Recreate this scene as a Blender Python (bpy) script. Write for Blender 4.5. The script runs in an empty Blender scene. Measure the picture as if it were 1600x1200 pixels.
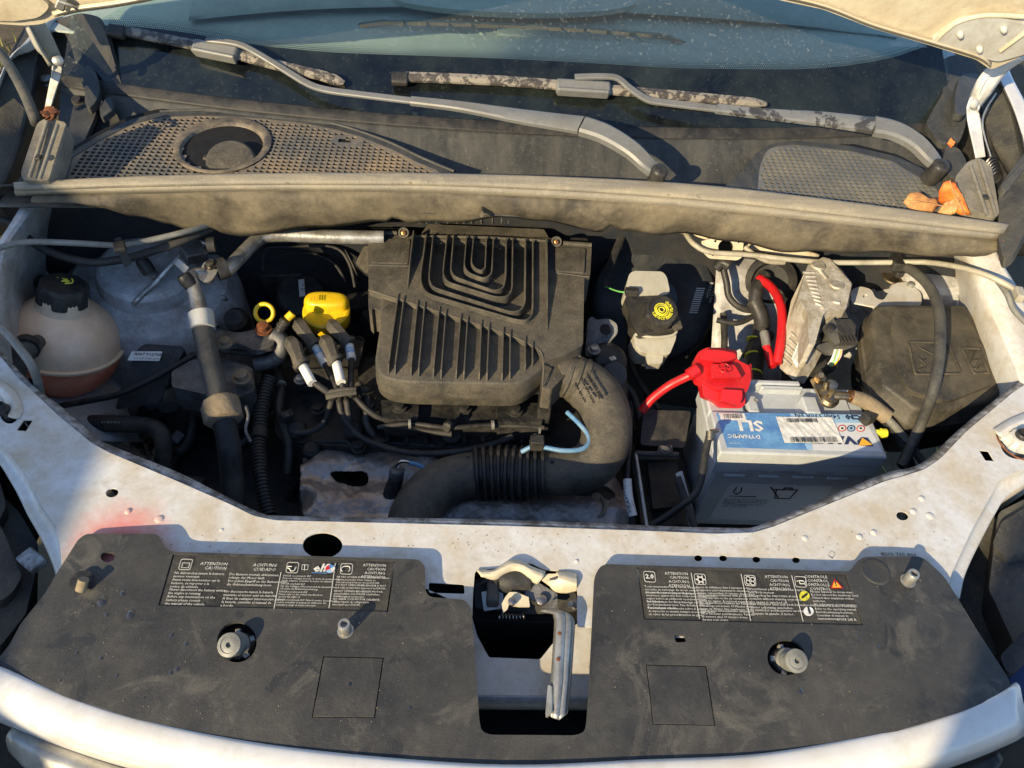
import bpy, bmesh, math, random
from mathutils import Vector as V, Matrix
from mathutils.geometry import tessellate_polygon
random.seed(7)
C = bpy.context.scene.collection
sc = bpy.context.scene
# ---------------------------------------------------------------- camera
F = 1230.0
dy = V((-10, 1366, -F)).normalized()
dx = V((1, -.035, 0)); dx.z = -(dx.x*dy.x+dx.y*dy.y)/dy.z; dx.normalize()
dz = dx.cross(dy)
RW = Matrix((dx, dy, dz))                 # camera space -> world
EYE = V((0, 0, .8))
cam = bpy.data.cameras.new('camera'); cam_o = bpy.data.objects.new('camera', cam); C.objects.link(cam_o)
cam.sensor_width = 36; cam.lens = F/1600*36; cam.clip_start = .01; cam.clip_end = 500
cam_o.matrix_world = Matrix.Translation(EYE) @ RW.to_4x4()
sc.camera = cam_o
# ---------------------------------------------------------------- sky, sun, exposure
EL = math.radians(26); AZ = math.atan2(-.616, -.788)
w = bpy.data.worlds.new("World"); sc.world = w; w.use_nodes = True
sky = w.node_tree.nodes.new('ShaderNodeTexSky'); sky.sky_type = 'NISHITA'; sky.sun_disc = False
sky.sun_elevation = EL; sky.sun_rotation = AZ; sky.ozone_density = 3.5; sky.dust_density = .4
bg = w.node_tree.nodes['Background']; w.node_tree.links.new(sky.outputs[0], bg.inputs[0]); bg.inputs[1].default_value = .135
sd = V((math.sin(AZ)*math.cos(EL), math.cos(AZ)*math.cos(EL), math.sin(EL)))
sun = bpy.data.lights.new('sun', 'SUN'); sun.energy = 4.4; sun.angle = math.radians(.5); sun.color = (1, .81, .50)
so = bpy.data.objects.new('sun', sun); C.objects.link(so); so.rotation_euler = sd.to_track_quat('Z', 'Y').to_euler(); so.location = sd*5
sc.view_settings.view_transform = 'Standard'; sc.view_settings.look = 'None'
sc.view_settings.exposure = .95; sc.view_settings.gamma = 1
# ---------------------------------------------------------------- geometry helpers
DZ = 0.0                                   # depth of what lies down in the bay, below the front panel
def ray(x, y): return (RW @ V((x-800, 600-y, -F))).normalized()
def P(x, y, z):
    r = ray(x, y)
    if callable(z):
        t0, t1 = .2, 3.0
        g = lambda t: (EYE+r*t).z - z((EYE+r*t).x, (EYE+r*t).y)
        for _ in range(40):
            m = (t0+t1)/2
            if g(m) > 0: t0 = m
            else: t1 = m
        return EYE+r*t0
    return EYE + r*((z-DZ-EYE.z)/r.z)
def hitpl(x, y, p0, n):
    r = ray(x, y); return EYE + r*((p0-EYE).dot(n)/r.dot(n))
def rp(x, y, z, R): return R*((P(x, y, z)-EYE).dot(RW @ V((0, 0, -1))))/F      # pixel radius -> metres
def sm(pts, n=6, closed=False):
    pts = [V(p) for p in pts]; k = len(pts); out = []
    if k < 3: return pts
    for i in range(k if closed else k-1):
        if closed: a, b, c, d = pts[i-1], pts[i], pts[(i+1) % k], pts[(i+2) % k]
        else: a, b, c, d = pts[max(i-1, 0)], pts[i], pts[i+1], pts[min(i+2, k-1)]
        for j in range(n):
            t = j/n
            out.append(.5*((2*b)+(c-a)*t+(2*a-5*b+4*c-d)*t*t+(3*b-a-3*c+d)*t*t*t))
    if not closed: out.append(pts[-1])
    return out
def rnd(pts, r=6, n=4):
    out = []; k = len(pts)
    for i in range(k):
        p = V(pts[i][:2]); a = V(pts[i-1][:2]); b = V(pts[(i+1) % k][:2])
        rr = pts[i][2] if len(pts[i]) > 2 else r
        ra = min(rr, (a-p).length*.45); rb = min(rr, (b-p).length*.45)
        if rr <= .01: out.append(p); continue
        s = p+(a-p).normalized()*ra; e = p+(b-p).normalized()*rb
        for j in range(n+1):
            t = j/n; out.append((1-t)**2*s+2*t*(1-t)*p+t*t*e)
    return out
def ell(cx, cy, rx, ry, n=24, rot=0):
    return [V((cx+rx*math.cos(a)*math.cos(rot)-ry*math.sin(a)*math.sin(rot), cy+rx*math.cos(a)*math.sin(rot)+ry*math.sin(a)*math.cos(rot))) for a in [i*2*math.pi/n for i in range(n)]]
def mk(name, verts, faces, m, parent=None, bev=0, seg=2, sol=0, sub=0, ang=35, flat=False, off=-1):
    verts = [V(v) for v in verts]
    lo = V([min(v[i] for v in verts) for i in range(3)]); hi = V([max(v[i] for v in verts) for i in range(3)]); c = (lo+hi)/2
    me = bpy.data.meshes.new(name); me.from_pydata([v-c for v in verts], [], faces)
    bm = bmesh.new(); bm.from_mesh(me); bmesh.ops.remove_doubles(bm, verts=bm.verts, dist=1e-6)
    if not sol: bmesh.ops.recalc_face_normals(bm, faces=bm.faces)
    bm.to_mesh(me); bm.free()
    o = bpy.data.objects.new(name, me); C.objects.link(o); o.location = c
    me.materials.append(MT[m] if isinstance(m, str) else m)
    if sol:
        q = o.modifiers.new('s', 'SOLIDIFY'); q.thickness = sol; q.offset = off
    if bev:
        q = o.modifiers.new('b', 'BEVEL'); q.width = bev; q.segments = seg; q.limit_method = 'ANGLE'; q.angle_limit = math.radians(40)
        wn = o.modifiers.new('w', 'WEIGHTED_NORMAL'); wn.keep_sharp = True
    if sub:
        q = o.modifiers.new('u', 'SUBSURF'); q.levels = q.render_levels = sub
    if not flat:
        me.shade_smooth()
        me.set_sharp_from_angle(angle=math.radians(ang)) if not (bev or sol) else None
        if bev or sol:
            try:
                me.set_sharp_from_angle(angle=math.radians(ang))
            except Exception: pass
    if parent is not None: o.parent = parent
    return o
def joinm(lst):
    vs, fs = [], []
    for v, f in lst:
        k = len(vs); vs += v; fs += [tuple(i+k for i in g) for g in f]
    return vs, fs
def solid(loops3, d):                                    # prism of a polygon with holes; d = extrusion vector
    tri = tessellate_polygon(loops3); top = [p for l in loops3 for p in l]; n = len(top)
    vs = top+[p+d for p in top]; fs = [tuple(t) for t in tri]+[tuple(reversed([i+n for i in t])) for t in tri]
    k = 0
    for l in loops3:
        m_ = len(l)
        for i in range(m_): a, b = k+i, k+(i+1) % m_; fs.append((a, b, b+n, a+n))
        k += m_
    return vs, fs
def plate(name, m, out, z, th, parent=None, holes=(), bev=.001, d=None, **kw):
    L = [[P(p[0], p[1], z) for p in out]]+[[P(p[0], p[1], z) for p in h] for h in holes]
    vs, fs = solid(L, d if d is not None else V((0, 0, -th)))
    return mk(name, vs, fs, m, parent, bev=bev, **kw)
def platepl(name, m, out, p0, n, th, parent=None, holes=(), bev=.001, **kw):
    n = n.normalized()
    L = [[hitpl(p[0], p[1], p0, n) for p in out]]+[[hitpl(p[0], p[1], p0, n) for p in h] for h in holes]
    vs, fs = solid(L, -n*th)
    return mk(name, vs, fs, m, parent, bev=bev, **kw)
def gridm(rows):
    nr, nc = len(rows), len(rows[0]); vs = [p for r in rows for p in r]
    fs = [(i*nc+j, i*nc+j+1, (i+1)*nc+j+1, (i+1)*nc+j) for i in range(nr-1) for j in range(nc-1)]
    return vs, fs
def resample(pts, n):
    L = [0]
    for a, b in zip(pts, pts[1:]): L.append(L[-1]+(b-a).length)
    out = []; j = 0
    for i in range(n):
        s = L[-1]*i/(n-1)
        while j < len(L)-2 and L[j+1] < s: j += 1
        t = (s-L[j])/max(L[j+1]-L[j], 1e-9); out.append(pts[j].lerp(pts[j+1], min(max(t, 0), 1)))
    return out
def loft(name, m, lines, parent=None, n=24, k=4, sol=.002, proj=None, smooth=True, close=False, **kw):
    """lines: rows of 3D polylines; smooth across rows"""
    R_ = [resample(sm(l, 6) if smooth else [V(p) for p in l], n) for l in lines]
    cols = [sm([r[j] for r in R_], k) if len(R_) > 2 else [R_[0][j].lerp(R_[1][j], i/k) for i in range(k+1)] for j in range(n)]
    rows = [[cols[j][i] for j in range(n)] for i in range(len(cols[0]))]
    if proj:
        for r in rows:
            for p in r: p.z = proj(p.x, p.y)
    vs, fs = gridm(rows)
    return mk(name, vs, fs, m, parent, sol=sol, **kw)
def L3(*pts): return [P(a, b, c) for a, b, c in pts]
def sweep(pts, rad, seg=14, cap=True, flat=1.0, up=None):
    pts = [V(p) for p in pts]; n = len(pts); vs, fs = [], []
    T = [(pts[min(i+1, n-1)]-pts[max(i-1, 0)]).normalized() for i in range(n)]
    u = up or (V((0, 0, 1)) if abs(T[0].z) < .9 else V((1, 0, 0)))
    u = (u-T[0]*u.dot(T[0])).normalized()
    for i in range(n):
        u = (u-T[i]*u.dot(T[i])).normalized(); v = T[i].cross(u)
        r = rad[i] if isinstance(rad, (list, tuple)) else rad
        for j in range(seg):
            a = 2*math.pi*j/seg; vs.append(pts[i]+v*math.cos(a)*r+u*math.sin(a)*r*flat)
    for i in range(n-1):
        for j in range(seg): a = i*seg+j; b = i*seg+(j+1) % seg; fs.append((a, b, b+seg, a+seg))
    if cap: fs.append(tuple(range(seg-1, -1, -1))); fs.append(tuple(range((n-1)*seg, n*seg)))
    return vs, fs
def tube(name, m, pts, r, parent=None, n=8, seg=14, flat=1.0, world=False, corr=None, **kw):
    """pts (px,py,z[,r])"""
    q = []
    for p in pts:
        w3 = V(p[:3]) if world else P(p[0], p[1], p[2])
        q.append(V((w3.x, w3.y, w3.z, p[3] if len(p) > 3 else r)))
    if n > 1: q = sm(q, n)
    P3 = [V(p[:3]) for p in q]; R3 = [p[3] for p in q]
    if corr:                                           # (pitch, depth)
        N = 400; L = [0]
        for a, b in zip(P3, P3[1:]): L.append(L[-1]+(b-a).length)
        cnt = max(8, int(L[-1]/corr[0]*6)); P4 = resample(P3, cnt); R4 = []
        for i in range(cnt):
            s = i/(cnt-1)*(len(R3)-1); j = min(int(s), len(R3)-2); rr = R3[j]+(R3[j+1]-R3[j])*(s-j)
            ph = (i % 6); R4.append(rr-(corr[1] if ph in (3, 4, 5) else 0))
        P3, R3 = P4, R4
    vs, fs = sweep(P3, R3, seg, True, flat)
    return mk(name, vs, fs, m, parent, ang=50, **kw)
def lathe(name, m, c, axis, prof, parent=None, seg=28, knurl=None, **kw):
    ax = V(axis).normalized(); u = ax.cross(V((0, 1, 0)) if abs(ax.y) < .9 else V((1, 0, 0))).normalized(); v = ax.cross(u)
    vs, fs = [], []
    for r, h in prof:
        for j in range(seg):
            a = 2*math.pi*j/seg; rr = r
            if knurl and r > knurl[2]: rr = r*(1+knurl[1]*(1 if (j//knurl[3]) % 2 else -1))
            vs.append(c+ax*h+(u*math.cos(a)+v*math.sin(a))*rr)
    for i in range(len(prof)-1):
        for j in range(seg): a = i*seg+j; b = i*seg+(j+1) % seg; fs.append((a, b, b+seg, a+seg))
    fs.append(tuple(range(seg))); fs.append(tuple(range((len(prof)-1)*seg, len(prof)*seg)))
    return mk(name, vs, fs, m, parent, ang=32, **kw)
def box(name, m, c, size, parent=None, rot=(0, 0, 0), bev=.002, **kw):
    from mathutils import Euler
    M_ = Euler(rot).to_matrix(); sx, sy, sz = [s/2 for s in size]
    vs = [V(c)+M_ @ V((a*sx, b*sy, d*sz)) for a in (-1, 1) for b in (-1, 1) for d in (-1, 1)]
    fs = [(0, 1, 3, 2), (4, 6, 7, 5), (0, 4, 5, 1), (2, 3, 7, 6), (0, 2, 6, 4), (1, 5, 7, 3)]
    return mk(name, vs, fs, m, parent, bev=bev, **kw)
def strip(path, z, wd, h, taper=True):                  # upright rib following a pixel path; returns (verts, faces)
    p = [P(a[0], a[1], z) for a in path]; n = len(p); vs = []
    for i in range(n):
        t = (p[min(i+1, n-1)]-p[max(i-1, 0)]).normalized(); s = V((-t.y, t.x, 0)).normalized()*wd/2
        vs += [p[i]-s*1.3-V((0, 0, .003)), p[i]+s*1.3-V((0, 0, .003)), p[i]+s*.8+V((0, 0, h)), p[i]-s*.8+V((0, 0, h))]
    fs = [(0, 1, 2, 3), tuple(4*(n-1)+k for k in (3, 2, 1, 0))]
    for i in range(n-1):
        for k in range(4): a = 4*i+k; b = 4*i+(k+1) % 4; fs.append((a, b, b+4, a+4))
    return vs, fs
def thing(name, label, cat, group=None):
    o = bpy.data.objects.new(name, None); C.objects.link(o); o['label'] = label; o['category'] = cat
    if group: o['group'] = group
    THINGS.append(o); return o
THINGS = []
def tag(o, label, cat, group=None, kind=None):
    o['label'] = label
    if cat: o['category'] = cat
    if group: o['group'] = group
    if kind: o['kind'] = kind
    return o
_font_cache = {}
def text(body, px, py, z, size, m, parent=None, rot=0, align='LEFT', name='printed_text', u=None, v=None, p0=None, th=0, italic=0, bold=0, line=1.0, sx=1.0, lift=.0006, mirror=False):
    cu = bpy.data.curves.new('t', 'FONT'); cu.body = body; cu.size = size; cu.align_x = align; cu.shear = italic; cu.offset = bold; cu.space_line = line; cu.extrude = th
    cu.resolution_u = 1
    o = bpy.data.objects.new('t', cu); C.objects.link(o)
    bpy.context.view_layer.update()
    me = bpy.data.meshes.new_from_object(o.evaluated_get(bpy.context.evaluated_depsgraph_get()))
    bpy.data.objects.remove(o)
    p0 = p0 if p0 is not None else P(px, py, z)
    u = (u or V((1, 0, 0))).normalized(); v = (v or V((0, 1, 0))).normalized(); n = u.cross(v).normalized()
    cr, sr = math.cos(rot), math.sin(rot)
    vs = []
    for q in me.vertices:
        a, b = q.co.x*sx, q.co.y
        if mirror: a = -a
        vs.append(p0+u*(a*cr-b*sr)+v*(a*sr+b*cr)+n*(lift+q.co.z))
    fs = [tuple(p.vertices) for p in me.polygons]
    bpy.data.meshes.remove(me)
    if not vs: return None
    return mk(name, vs, fs, m, parent, flat=True)
def bolt(c, r, h, m='steel', parent=None, ax=(0, 0, 1), name='bolt'):
    return lathe(name, m, c, ax, [(r*1.5, 0), (r*1.5, h*.25), (r, h*.25), (r, h*.95), (r*.85, h)], parent, seg=6 if False else 12)
# ---------------------------------------------------------------- materials
MT = {}
def mat(name, base, rough=.5, metal=0, dirt=None, amt=.5, scale=14, bump=.15, bs=220, hard=.25, speck=.12, coat=0, spec=.5, extra=None, trans=0, sss=0, stretch=None, drough=None, lite=None):
    lite = lite if lite is not None else (.35 if sum(base) < .7 else 0)
    m = bpy.data.materials.new(name); m.use_nodes = True; nt = m.node_tree; N = nt.nodes; Lk = nt.links.new
    b = N['Principled BSDF']; b.inputs['Metallic'].default_value = metal; b.inputs['Roughness'].default_value = rough
    b.inputs['Specular IOR Level'].default_value = spec if sum(base) > .3 or spec != .5 else .32; b.inputs['Coat Weight'].default_value = coat
    tc = N.new('ShaderNodeTexCoord'); co = tc.outputs['Object']
    if stretch:
        mp = N.new('ShaderNodeMapping'); mp.inputs['Scale'].default_value = stretch; Lk(co, mp.inputs[0]); co2 = mp.outputs[0]
    else: co2 = co
    def noise(s, det=6, r=.6, c=None, dist=0):
        n = N.new('ShaderNodeTexNoise'); n.inputs['Scale'].default_value = s; n.inputs['Detail'].default_value = det; n.inputs['Roughness'].default_value = r; n.inputs['Distortion'].default_value = dist
        Lk(c or co, n.inputs['Vector']); return n.outputs['Fac']
    def rng(x, a, b_, c=0, d=1):
        n = N.new('ShaderNodeMapRange'); n.inputs[1].default_value = a; n.inputs[2].default_value = b_; n.inputs[3].default_value = c; n.inputs[4].default_value = d; Lk(x, n.inputs[0]); return n.outputs[0]
    def mix(f, a, b_, bl='MIX'):
        n = N.new('ShaderNodeMix'); n.data_type = 'RGBA'; n.blend_type = bl
        for i, x in ((0, f), (6, a), (7, b_)):
            if hasattr(x, 'is_linked') or hasattr(x, 'links'): Lk(x, n.inputs[i])
            elif i == 0: n.inputs[0].default_value = x
            else: n.inputs[i].default_value = (*x, 1)
        return n.outputs[2]
    col = None
    fine = noise(scale*9, 5, .7)
    if dirt:
        big = noise(scale, 7, .68, co2, .4)
        f = rng(big, .5-(amt-.5)*.5-hard/2, .5-(amt-.5)*.5+hard/2)
        col = mix(f, base, dirt)
        if drough is not None: Lk(rng(f, 0, 1, rough, drough), b.inputs['Roughness'])
        f2 = rng(noise(scale*3.1, 6, .7), .52, .72, 0, .5)
        col = mix(f2, col, [x*.8 for x in dirt] if sum(base) > sum(dirt) else [x*1.3 for x in dirt])
    else: col = mix(0.0, base, base)
    col = mix(rng(fine, .3, .7, 0, speck), col, (0, 0, 0))
    if dirt: col = mix(rng(noise(scale*22, 3, .6), .60, .68, 0, lite), col, [min(.8, x*1.5+.02) for x in (dirt if sum(dirt) > sum(base) else base)])
    if extra: col = extra(nt, mix, noise, rng, col, co)
    Lk(col, b.inputs['Base Color'])
    if bump:
        bn = N.new('ShaderNodeBump'); bn.inputs['Strength'].default_value = bump; bn.inputs['Distance'].default_value = .002
        Lk(noise(bs, 4, .6), bn.inputs['Height']); Lk(bn.outputs[0], b.inputs['Normal'])
    b.inputs['Transmission Weight'].default_value = trans
    if sss:
        b.inputs['Subsurface Weight'].default_value = sss; b.inputs['Subsurface Radius'].default_value = (.02, .01, .006); b.inputs['Subsurface Scale'].default_value = 1
    MT[name] = m; return m
DUST = (.16, .135, .095)
def world_blob(c, r0, r1, colr, amt):                  # a stain with a place of its own on the object
    def f(nt, mix, noise, rng, col, co):
        N = nt.nodes; g = N.new('ShaderNodeNewGeometry'); d = N.new('ShaderNodeVectorMath'); d.operation = 'DISTANCE'
        nt.links.new(g.outputs['Position'], d.inputs[0]); d.inputs[1].default_value = c
        a = N.new('ShaderNodeMath'); a.operation = 'ADD'; nt.links.new(d.outputs['Value'], a.inputs[0]); nt.links.new(rng(noise(30), 0, 1, -.025, .025), a.inputs[1])
        return mix(rng(a.outputs[0], r0, r1, amt, 0), col, colr)
    return f
def cover_wear(nt, mix, noise, rng, col, co):
    col = mix(rng(noise(13, 8, .72, None, 1.2), .54, .66, 0, .65), col, (.105, .098, .082))
    col = mix(rng(noise(21, 5, .6, None, .6), .62, .66, 0, .75), col, (.020, .022, .025))
    return mix(rng(noise(90, 3, .5, None, 2), .68, .74, 0, .35), col, (.14, .13, .11))
rc = P(185, 850, 0)
mat('slam_white', (.60, .60, .59), .42, dirt=(.47, .40, .29), amt=.44, scale=15, bump=.06, hard=.3, speck=.15, coat=.15, extra=world_blob(rc, .012, .065, (.66, .07, .05), .8), drough=.7)
mat('body_white', (.66, .66, .66), .3, dirt=(.5, .45, .36), amt=.28, scale=7, bump=.02, hard=.5, speck=.05, coat=.5)
mat('bay_white', (.52, .53, .54), .45, dirt=(.27, .245, .22), amt=.42, scale=20, bump=.1, hard=.3, speck=.3)
mat('flange', (.40, .41, .42), .6, dirt=(.10, .09, .08), amt=.55, scale=40, bump=.3, hard=.2)
mat('cover', (.024, .025, .027), .45, dirt=(.062, .060, .055), amt=.5, scale=9, bump=.25, bs=500, hard=.4, speck=.2, drough=.7, extra=cover_wear, lite=.12)
mat('label', (.022, .022, .021), .32, dirt=(.07, .064, .05), amt=.5, scale=22, bump=1.0, bs=70, hard=.4, drough=.5)
mat('print_white', (.66, .64, .58), .6, bump=0, speck=.3)
mat('airbox', (.048, .045, .039), .5, dirt=(.125, .108, .08), amt=.48, scale=20, bump=.5, bs=420, hard=.35, speck=.3, drough=.75)
mat('black_plastic', (.018, .018, .019), .4, dirt=(.058, .052, .043), amt=.38, scale=22, bump=.15, hard=.3, drough=.75)
mat('black_rubber', (.018, .018, .019), .55, dirt=(.05, .046, .04), amt=.38, scale=25, bump=.1, drough=.7)
mat('dark_engine', (.013, .014, .015), .45, dirt=(.045, .041, .036), amt=.43, scale=30, bump=.4, bs=160, drough=.8)
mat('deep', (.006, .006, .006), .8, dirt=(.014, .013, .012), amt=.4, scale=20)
mat('lip_rubber', (.19, .17, .135), .5, dirt=(.27, .235, .17), amt=.48, scale=18, bump=.3, bs=300, stretch=(.4, 3, 3), drough=.7)
mat('scuttle', (.055, .047, .037), .6, dirt=(.175, .145, .095), amt=.48, scale=9, bump=.5, bs=60, hard=.25, speck=.3, drough=.8, lite=.12)
mat('cowl', (.034, .035, .034), .4, dirt=(.078, .075, .064), amt=.42, scale=9, bump=.15, stretch=(3, .6, 1), hard=.35, drough=.7)
mat('grille', (.10, .10, .095), .5, dirt=(.25, .19, .125), amt=.42, scale=8, bump=.1, hard=.3, drough=.7)
mat('grille_grey', (.115, .115, .11), .45, dirt=(.17, .16, .13), amt=.42, scale=8, bump=.1, drough=.7)
mat('drop', (.03, .03, .032), .08, bump=0, coat=1)
mat('crumb', (.32, .26, .17), .8, dirt=(.14, .10, .06), scale=60, bump=0)
mat('basin', (.22, .175, .115), .6, dirt=(.06, .05, .04), amt=.45, scale=26, bump=.2)
mat('hinge_rubber', (.13, .12, .10), .65, dirt=(.22, .20, .16), amt=.45, scale=18, bump=.4)
mat('wiper_grey', (.155, .155, .15), .42, dirt=(.13, .125, .11), amt=.35, scale=14, bump=.05)
mat('wiper_peel', (.165, .165, .16), .45, dirt=(.045, .043, .04), amt=.42, scale=26, bump=.1, hard=.03)
mat('blade', (.055, .048, .042), .3, dirt=(.24, .21, .17), amt=.46, scale=55, bump=.1, hard=.03)
mat('frit', (.004, .005, .007), .06, dirt=(.016, .021, .018), amt=.46, scale=7, bump=.02, drough=.28, spec=.6)
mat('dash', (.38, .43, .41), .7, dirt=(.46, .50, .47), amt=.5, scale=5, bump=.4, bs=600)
mat('dark_paint', (.02, .024, .03), .5, dirt=(.035, .033, .032), amt=.45, scale=12)
mat('steel', (.38, .37, .35), .4, 1, dirt=(.16, .13, .10), amt=.5, scale=45, bump=.2)
mat('alu', (.50, .50, .48), .38, .6, dirt=(.20, .18, .15), amt=.45, scale=24, bump=.2)
mat('zinc', (.45, .45, .43), .45, .7, dirt=(.25, .22, .18), amt=.4, scale=20, bump=.1)
mat('cast', (.20, .20, .20), .6, .6, dirt=(.09, .085, .08), amt=.5, scale=30, bump=.5)
mat('shield', (.44, .42, .41), .42, .5, dirt=(.22, .16, .12), amt=.5, scale=16, bump=.6, hard=.4)
mat('copper', (.55, .26, .10), .4, 1, dirt=(.25, .12, .05), scale=60)
mat('brass', (.45, .36, .22), .4, 1, dirt=(.22, .17, .11), scale=60)
mat('rust', (.20, .07, .025), .85, dirt=(.10, .035, .015), scale=60, bump=.8)
mat('yellow', (.72, .47, .01), .35, dirt=(.5, .32, .02), amt=.25, scale=20, bump=.03)
mat('yellow_print', (.72, .66, .03), .5, dirt=(.3, .28, .05), amt=.35, scale=120, bump=0)
mat('red', (.52, .010, .014), .42, dirt=(.36, .01, .012), amt=.3, scale=20, bump=.03, sss=.0)
mat('tank', (.80, .54, .35), .3, dirt=(.85, .64, .45), amt=.5, scale=9, bump=.03, sss=.25, hard=.5)
mat('coolant', (.92, .22, .10), .3, dirt=(.92, .36, .22), amt=.4, scale=12, bump=.03, sss=.2)
mat('reservoir', (.42, .40, .33), .4, dirt=(.34, .32, .26), amt=.35, scale=14, bump=.05, sss=.1)
mat('battery', (.42, .45, .48), .38, dirt=(.36, .38, .40), amt=.4, scale=14, bump=.05)
mat('label_white', (.68, .68, .66), .35, dirt=(.5, .5, .48), amt=.35, scale=50, bump=.6, bs=120)
mat('label_blue', (.045, .15, .40), .25, dirt=(.16, .38, .62), amt=.35, scale=12, bump=.02, hard=.5, stretch=(1.5, 3, 1))
mat('label_sky', (.28, .45, .64), .25, bump=.02)
mat('label_grey', (.55, .57, .60), .25, bump=.02)
mat('navy', (.02, .035, .10), .4, bump=0)
mat('print_black', (.02, .02, .02), .5, bump=0)
mat('orange', (.85, .40, .03), .4, bump=0)
mat('cream_cable', (.42, .39, .31), .5, dirt=(.28, .25, .19), scale=30)
mat('grey_cable', (.20, .20, .18), .5, dirt=(.12, .12, .11), scale=30)
mat('blue_cable', (.08, .20, .36), .45, dirt=(.2, .3, .4), amt=.3, scale=50)
mat('white_cable', (.75, .75, .72), .45, dirt=(.5, .48, .42), amt=.3, scale=60)
mat('green_cable', (.15, .45, .12), .5, bump=0)
mat('pink_cable', (.65, .35, .38), .5, bump=0)
mat('servo', (.022, .026, .032), .3, dirt=(.05, .05, .048), amt=.4, scale=12, drough=.6)
mat('foam', (.16, .125, .08), .8, dirt=(.26, .20, .13), scale=30, bump=.6)
mat('ecu', (.52, .49, .43), .5, .2, dirt=(.34, .295, .22), amt=.55, scale=40, bump=.9, bs=110, hard=.2)
mat('relay', (.035, .033, .028), .42, dirt=(.095, .082, .06), amt=.5, scale=15, bump=.3, bs=400, drough=.7)
mat('leaf_orange', (.78, .22, .03), .55, dirt=(.50, .10, .02), amt=.5, scale=60, bump=.5)
mat('leaf_brown', (.30, .13, .05), .6, dirt=(.55, .28, .09), amt=.5, scale=50, bump=.5)
mat('hood_under', (.62, .56, .42), .5, dirt=(.46, .37, .24), amt=.42, scale=9, bump=.2, hard=.4, speck=.15)
mat('grey_paint', (.50, .50, .47), .4, dirt=(.36, .33, .27), amt=.4, scale=16, bump=.1)
mat('fender_plastic', (.035, .035, .037), .55, dirt=(.09, .085, .07), amt=.5, scale=10, bump=.5, bs=260, drough=.8)
mat('chrome_grey', (.42, .41, .38), .35, .5, dirt=(.3, .28, .24), scale=20, bump=.05)
mat('masonry', (.34, .31, .27), .9, dirt=(.25, .22, .19), scale=4, bump=.6, bs=60)
mat('soil', (.11, .085, .05), .95, dirt=(.07, .055, .035), scale=6, bump=.8, bs=40)
mat('grass', (.12, .14, .03), .8, dirt=(.24, .20, .06), scale=8, bump=0)
# windscreen glass: tinted transparency under a Fresnel reflection
g = bpy.data.materials.new('glass'); g.use_nodes = True; nt = g.node_tree; nt.nodes.clear()
o_ = nt.nodes.new('ShaderNodeOutputMaterial'); mx = nt.nodes.new('ShaderNodeMixShader'); tr = nt.nodes.new('ShaderNodeBsdfTransparent'); gl = nt.nodes.new('ShaderNodeBsdfGlossy'); fr = nt.nodes.new('ShaderNodeFresnel'); df = nt.nodes.new('ShaderNodeBsdfDiffuse'); m2 = nt.nodes.new('ShaderNodeMixShader')
tr.inputs[0].default_value = (.78, .88, .82, 1); gl.inputs['Roughness'].default_value = .02; fr.inputs[0].default_value = 1.5; df.inputs[0].default_value = (.5, .52, .48, 1)
nz = nt.nodes.new('ShaderNodeTexNoise'); nz.inputs['Scale'].default_value = 160; nz.inputs['Detail'].default_value = 6; mr = nt.nodes.new('ShaderNodeMapRange'); mr.inputs[1].default_value = .58; mr.inputs[2].default_value = .8; mr.inputs[3].default_value = .035; mr.inputs[4].default_value = .28
tcg = nt.nodes.new('ShaderNodeTexCoord'); nt.links.new(tcg.outputs['Object'], nz.inputs['Vector']); nt.links.new(nz.outputs[0], mr.inputs[0])
nt.links.new(mr.outputs[0], m2.inputs[0]); nt.links.new(tr.outputs[0], m2.inputs[1]); nt.links.new(df.outputs[0], m2.inputs[2])
nt.links.new(fr.outputs[0], mx.inputs[0]); nt.links.new(m2.outputs[0], mx.inputs[1]); nt.links.new(gl.outputs[0], mx.inputs[2]); nt.links.new(mx.outputs[0], o_.inputs[0]); MT['glass'] = g
# ================================================================ ground and surroundings
def ground():
    n = 60; rows = [[V(((j-n/2)*abs(j-n/2)/n*2, (i-n/2)*abs(i-n/2)/n*2, -.87)) for j in range(n+1)] for i in range(n+1)]
    vs, fs = gridm(rows); o = mk('ground', vs, fs, 'soil'); tag(o, 'bare brown earth with thin grass under the car', None, kind='structure')
    vs, fs = [], []
    for cx, cy, rx, ry, k in ((-1.5, 2.2, .9, 1.2, 5000), (1.45, 1.7, .35, .6, 900)):
        for _ in range(k):
            x = cx+random.uniform(-rx, rx); y = cy+random.uniform(-ry, ry); a = random.uniform(0, 6.28); h = random.uniform(.02, .07); b = len(vs)
            u = V((math.cos(a), math.sin(a), 0))*.004; t = V((random.uniform(-.03, .03), random.uniform(-.03, .03), h))
            p = V((x, y, -.868)); vs += [p-u, p+u, p+t]; fs.append((b, b+1, b+2))
    o = mk('grass', vs, fs, 'grass', flat=True); tag(o, 'thin yellow green grass beside the car', None, kind='stuff')
    # wall and pillar invented out of frame, only to cast shade over the bay
    t = thing('added_shade_wall', 'unseen wall with coping added left of the car to shade the bay', 'wall')
    box('wall_body', 'masonry', (-2.15, -2.7, .18), (.3, 4.0, 2.08), t, bev=.01)
    for i in range(7): box('coping_stone', 'masonry', (-2.18, -4.4+i*.572, 1.23-.024), (.36, .56, .05), t, bev=.008)
    t = thing('added_shade_pillar', 'unseen square pillar with a flat cap added in front of the car for its shade', 'pillar')  # added out of view to shade the lower right corner
    box('pillar_body', 'masonry', (-.79, -1.925, .35), (.5, .5, 2.44), t, bev=.01)
    box('pillar_cap', 'masonry', (-.79, -1.925, 1.60), (.6, .6, .06), t, bev=.01)
ground()
# ================================================================ car body
body = thing('car_body', 'white painted car body around the open engine bay', 'car body')
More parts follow.
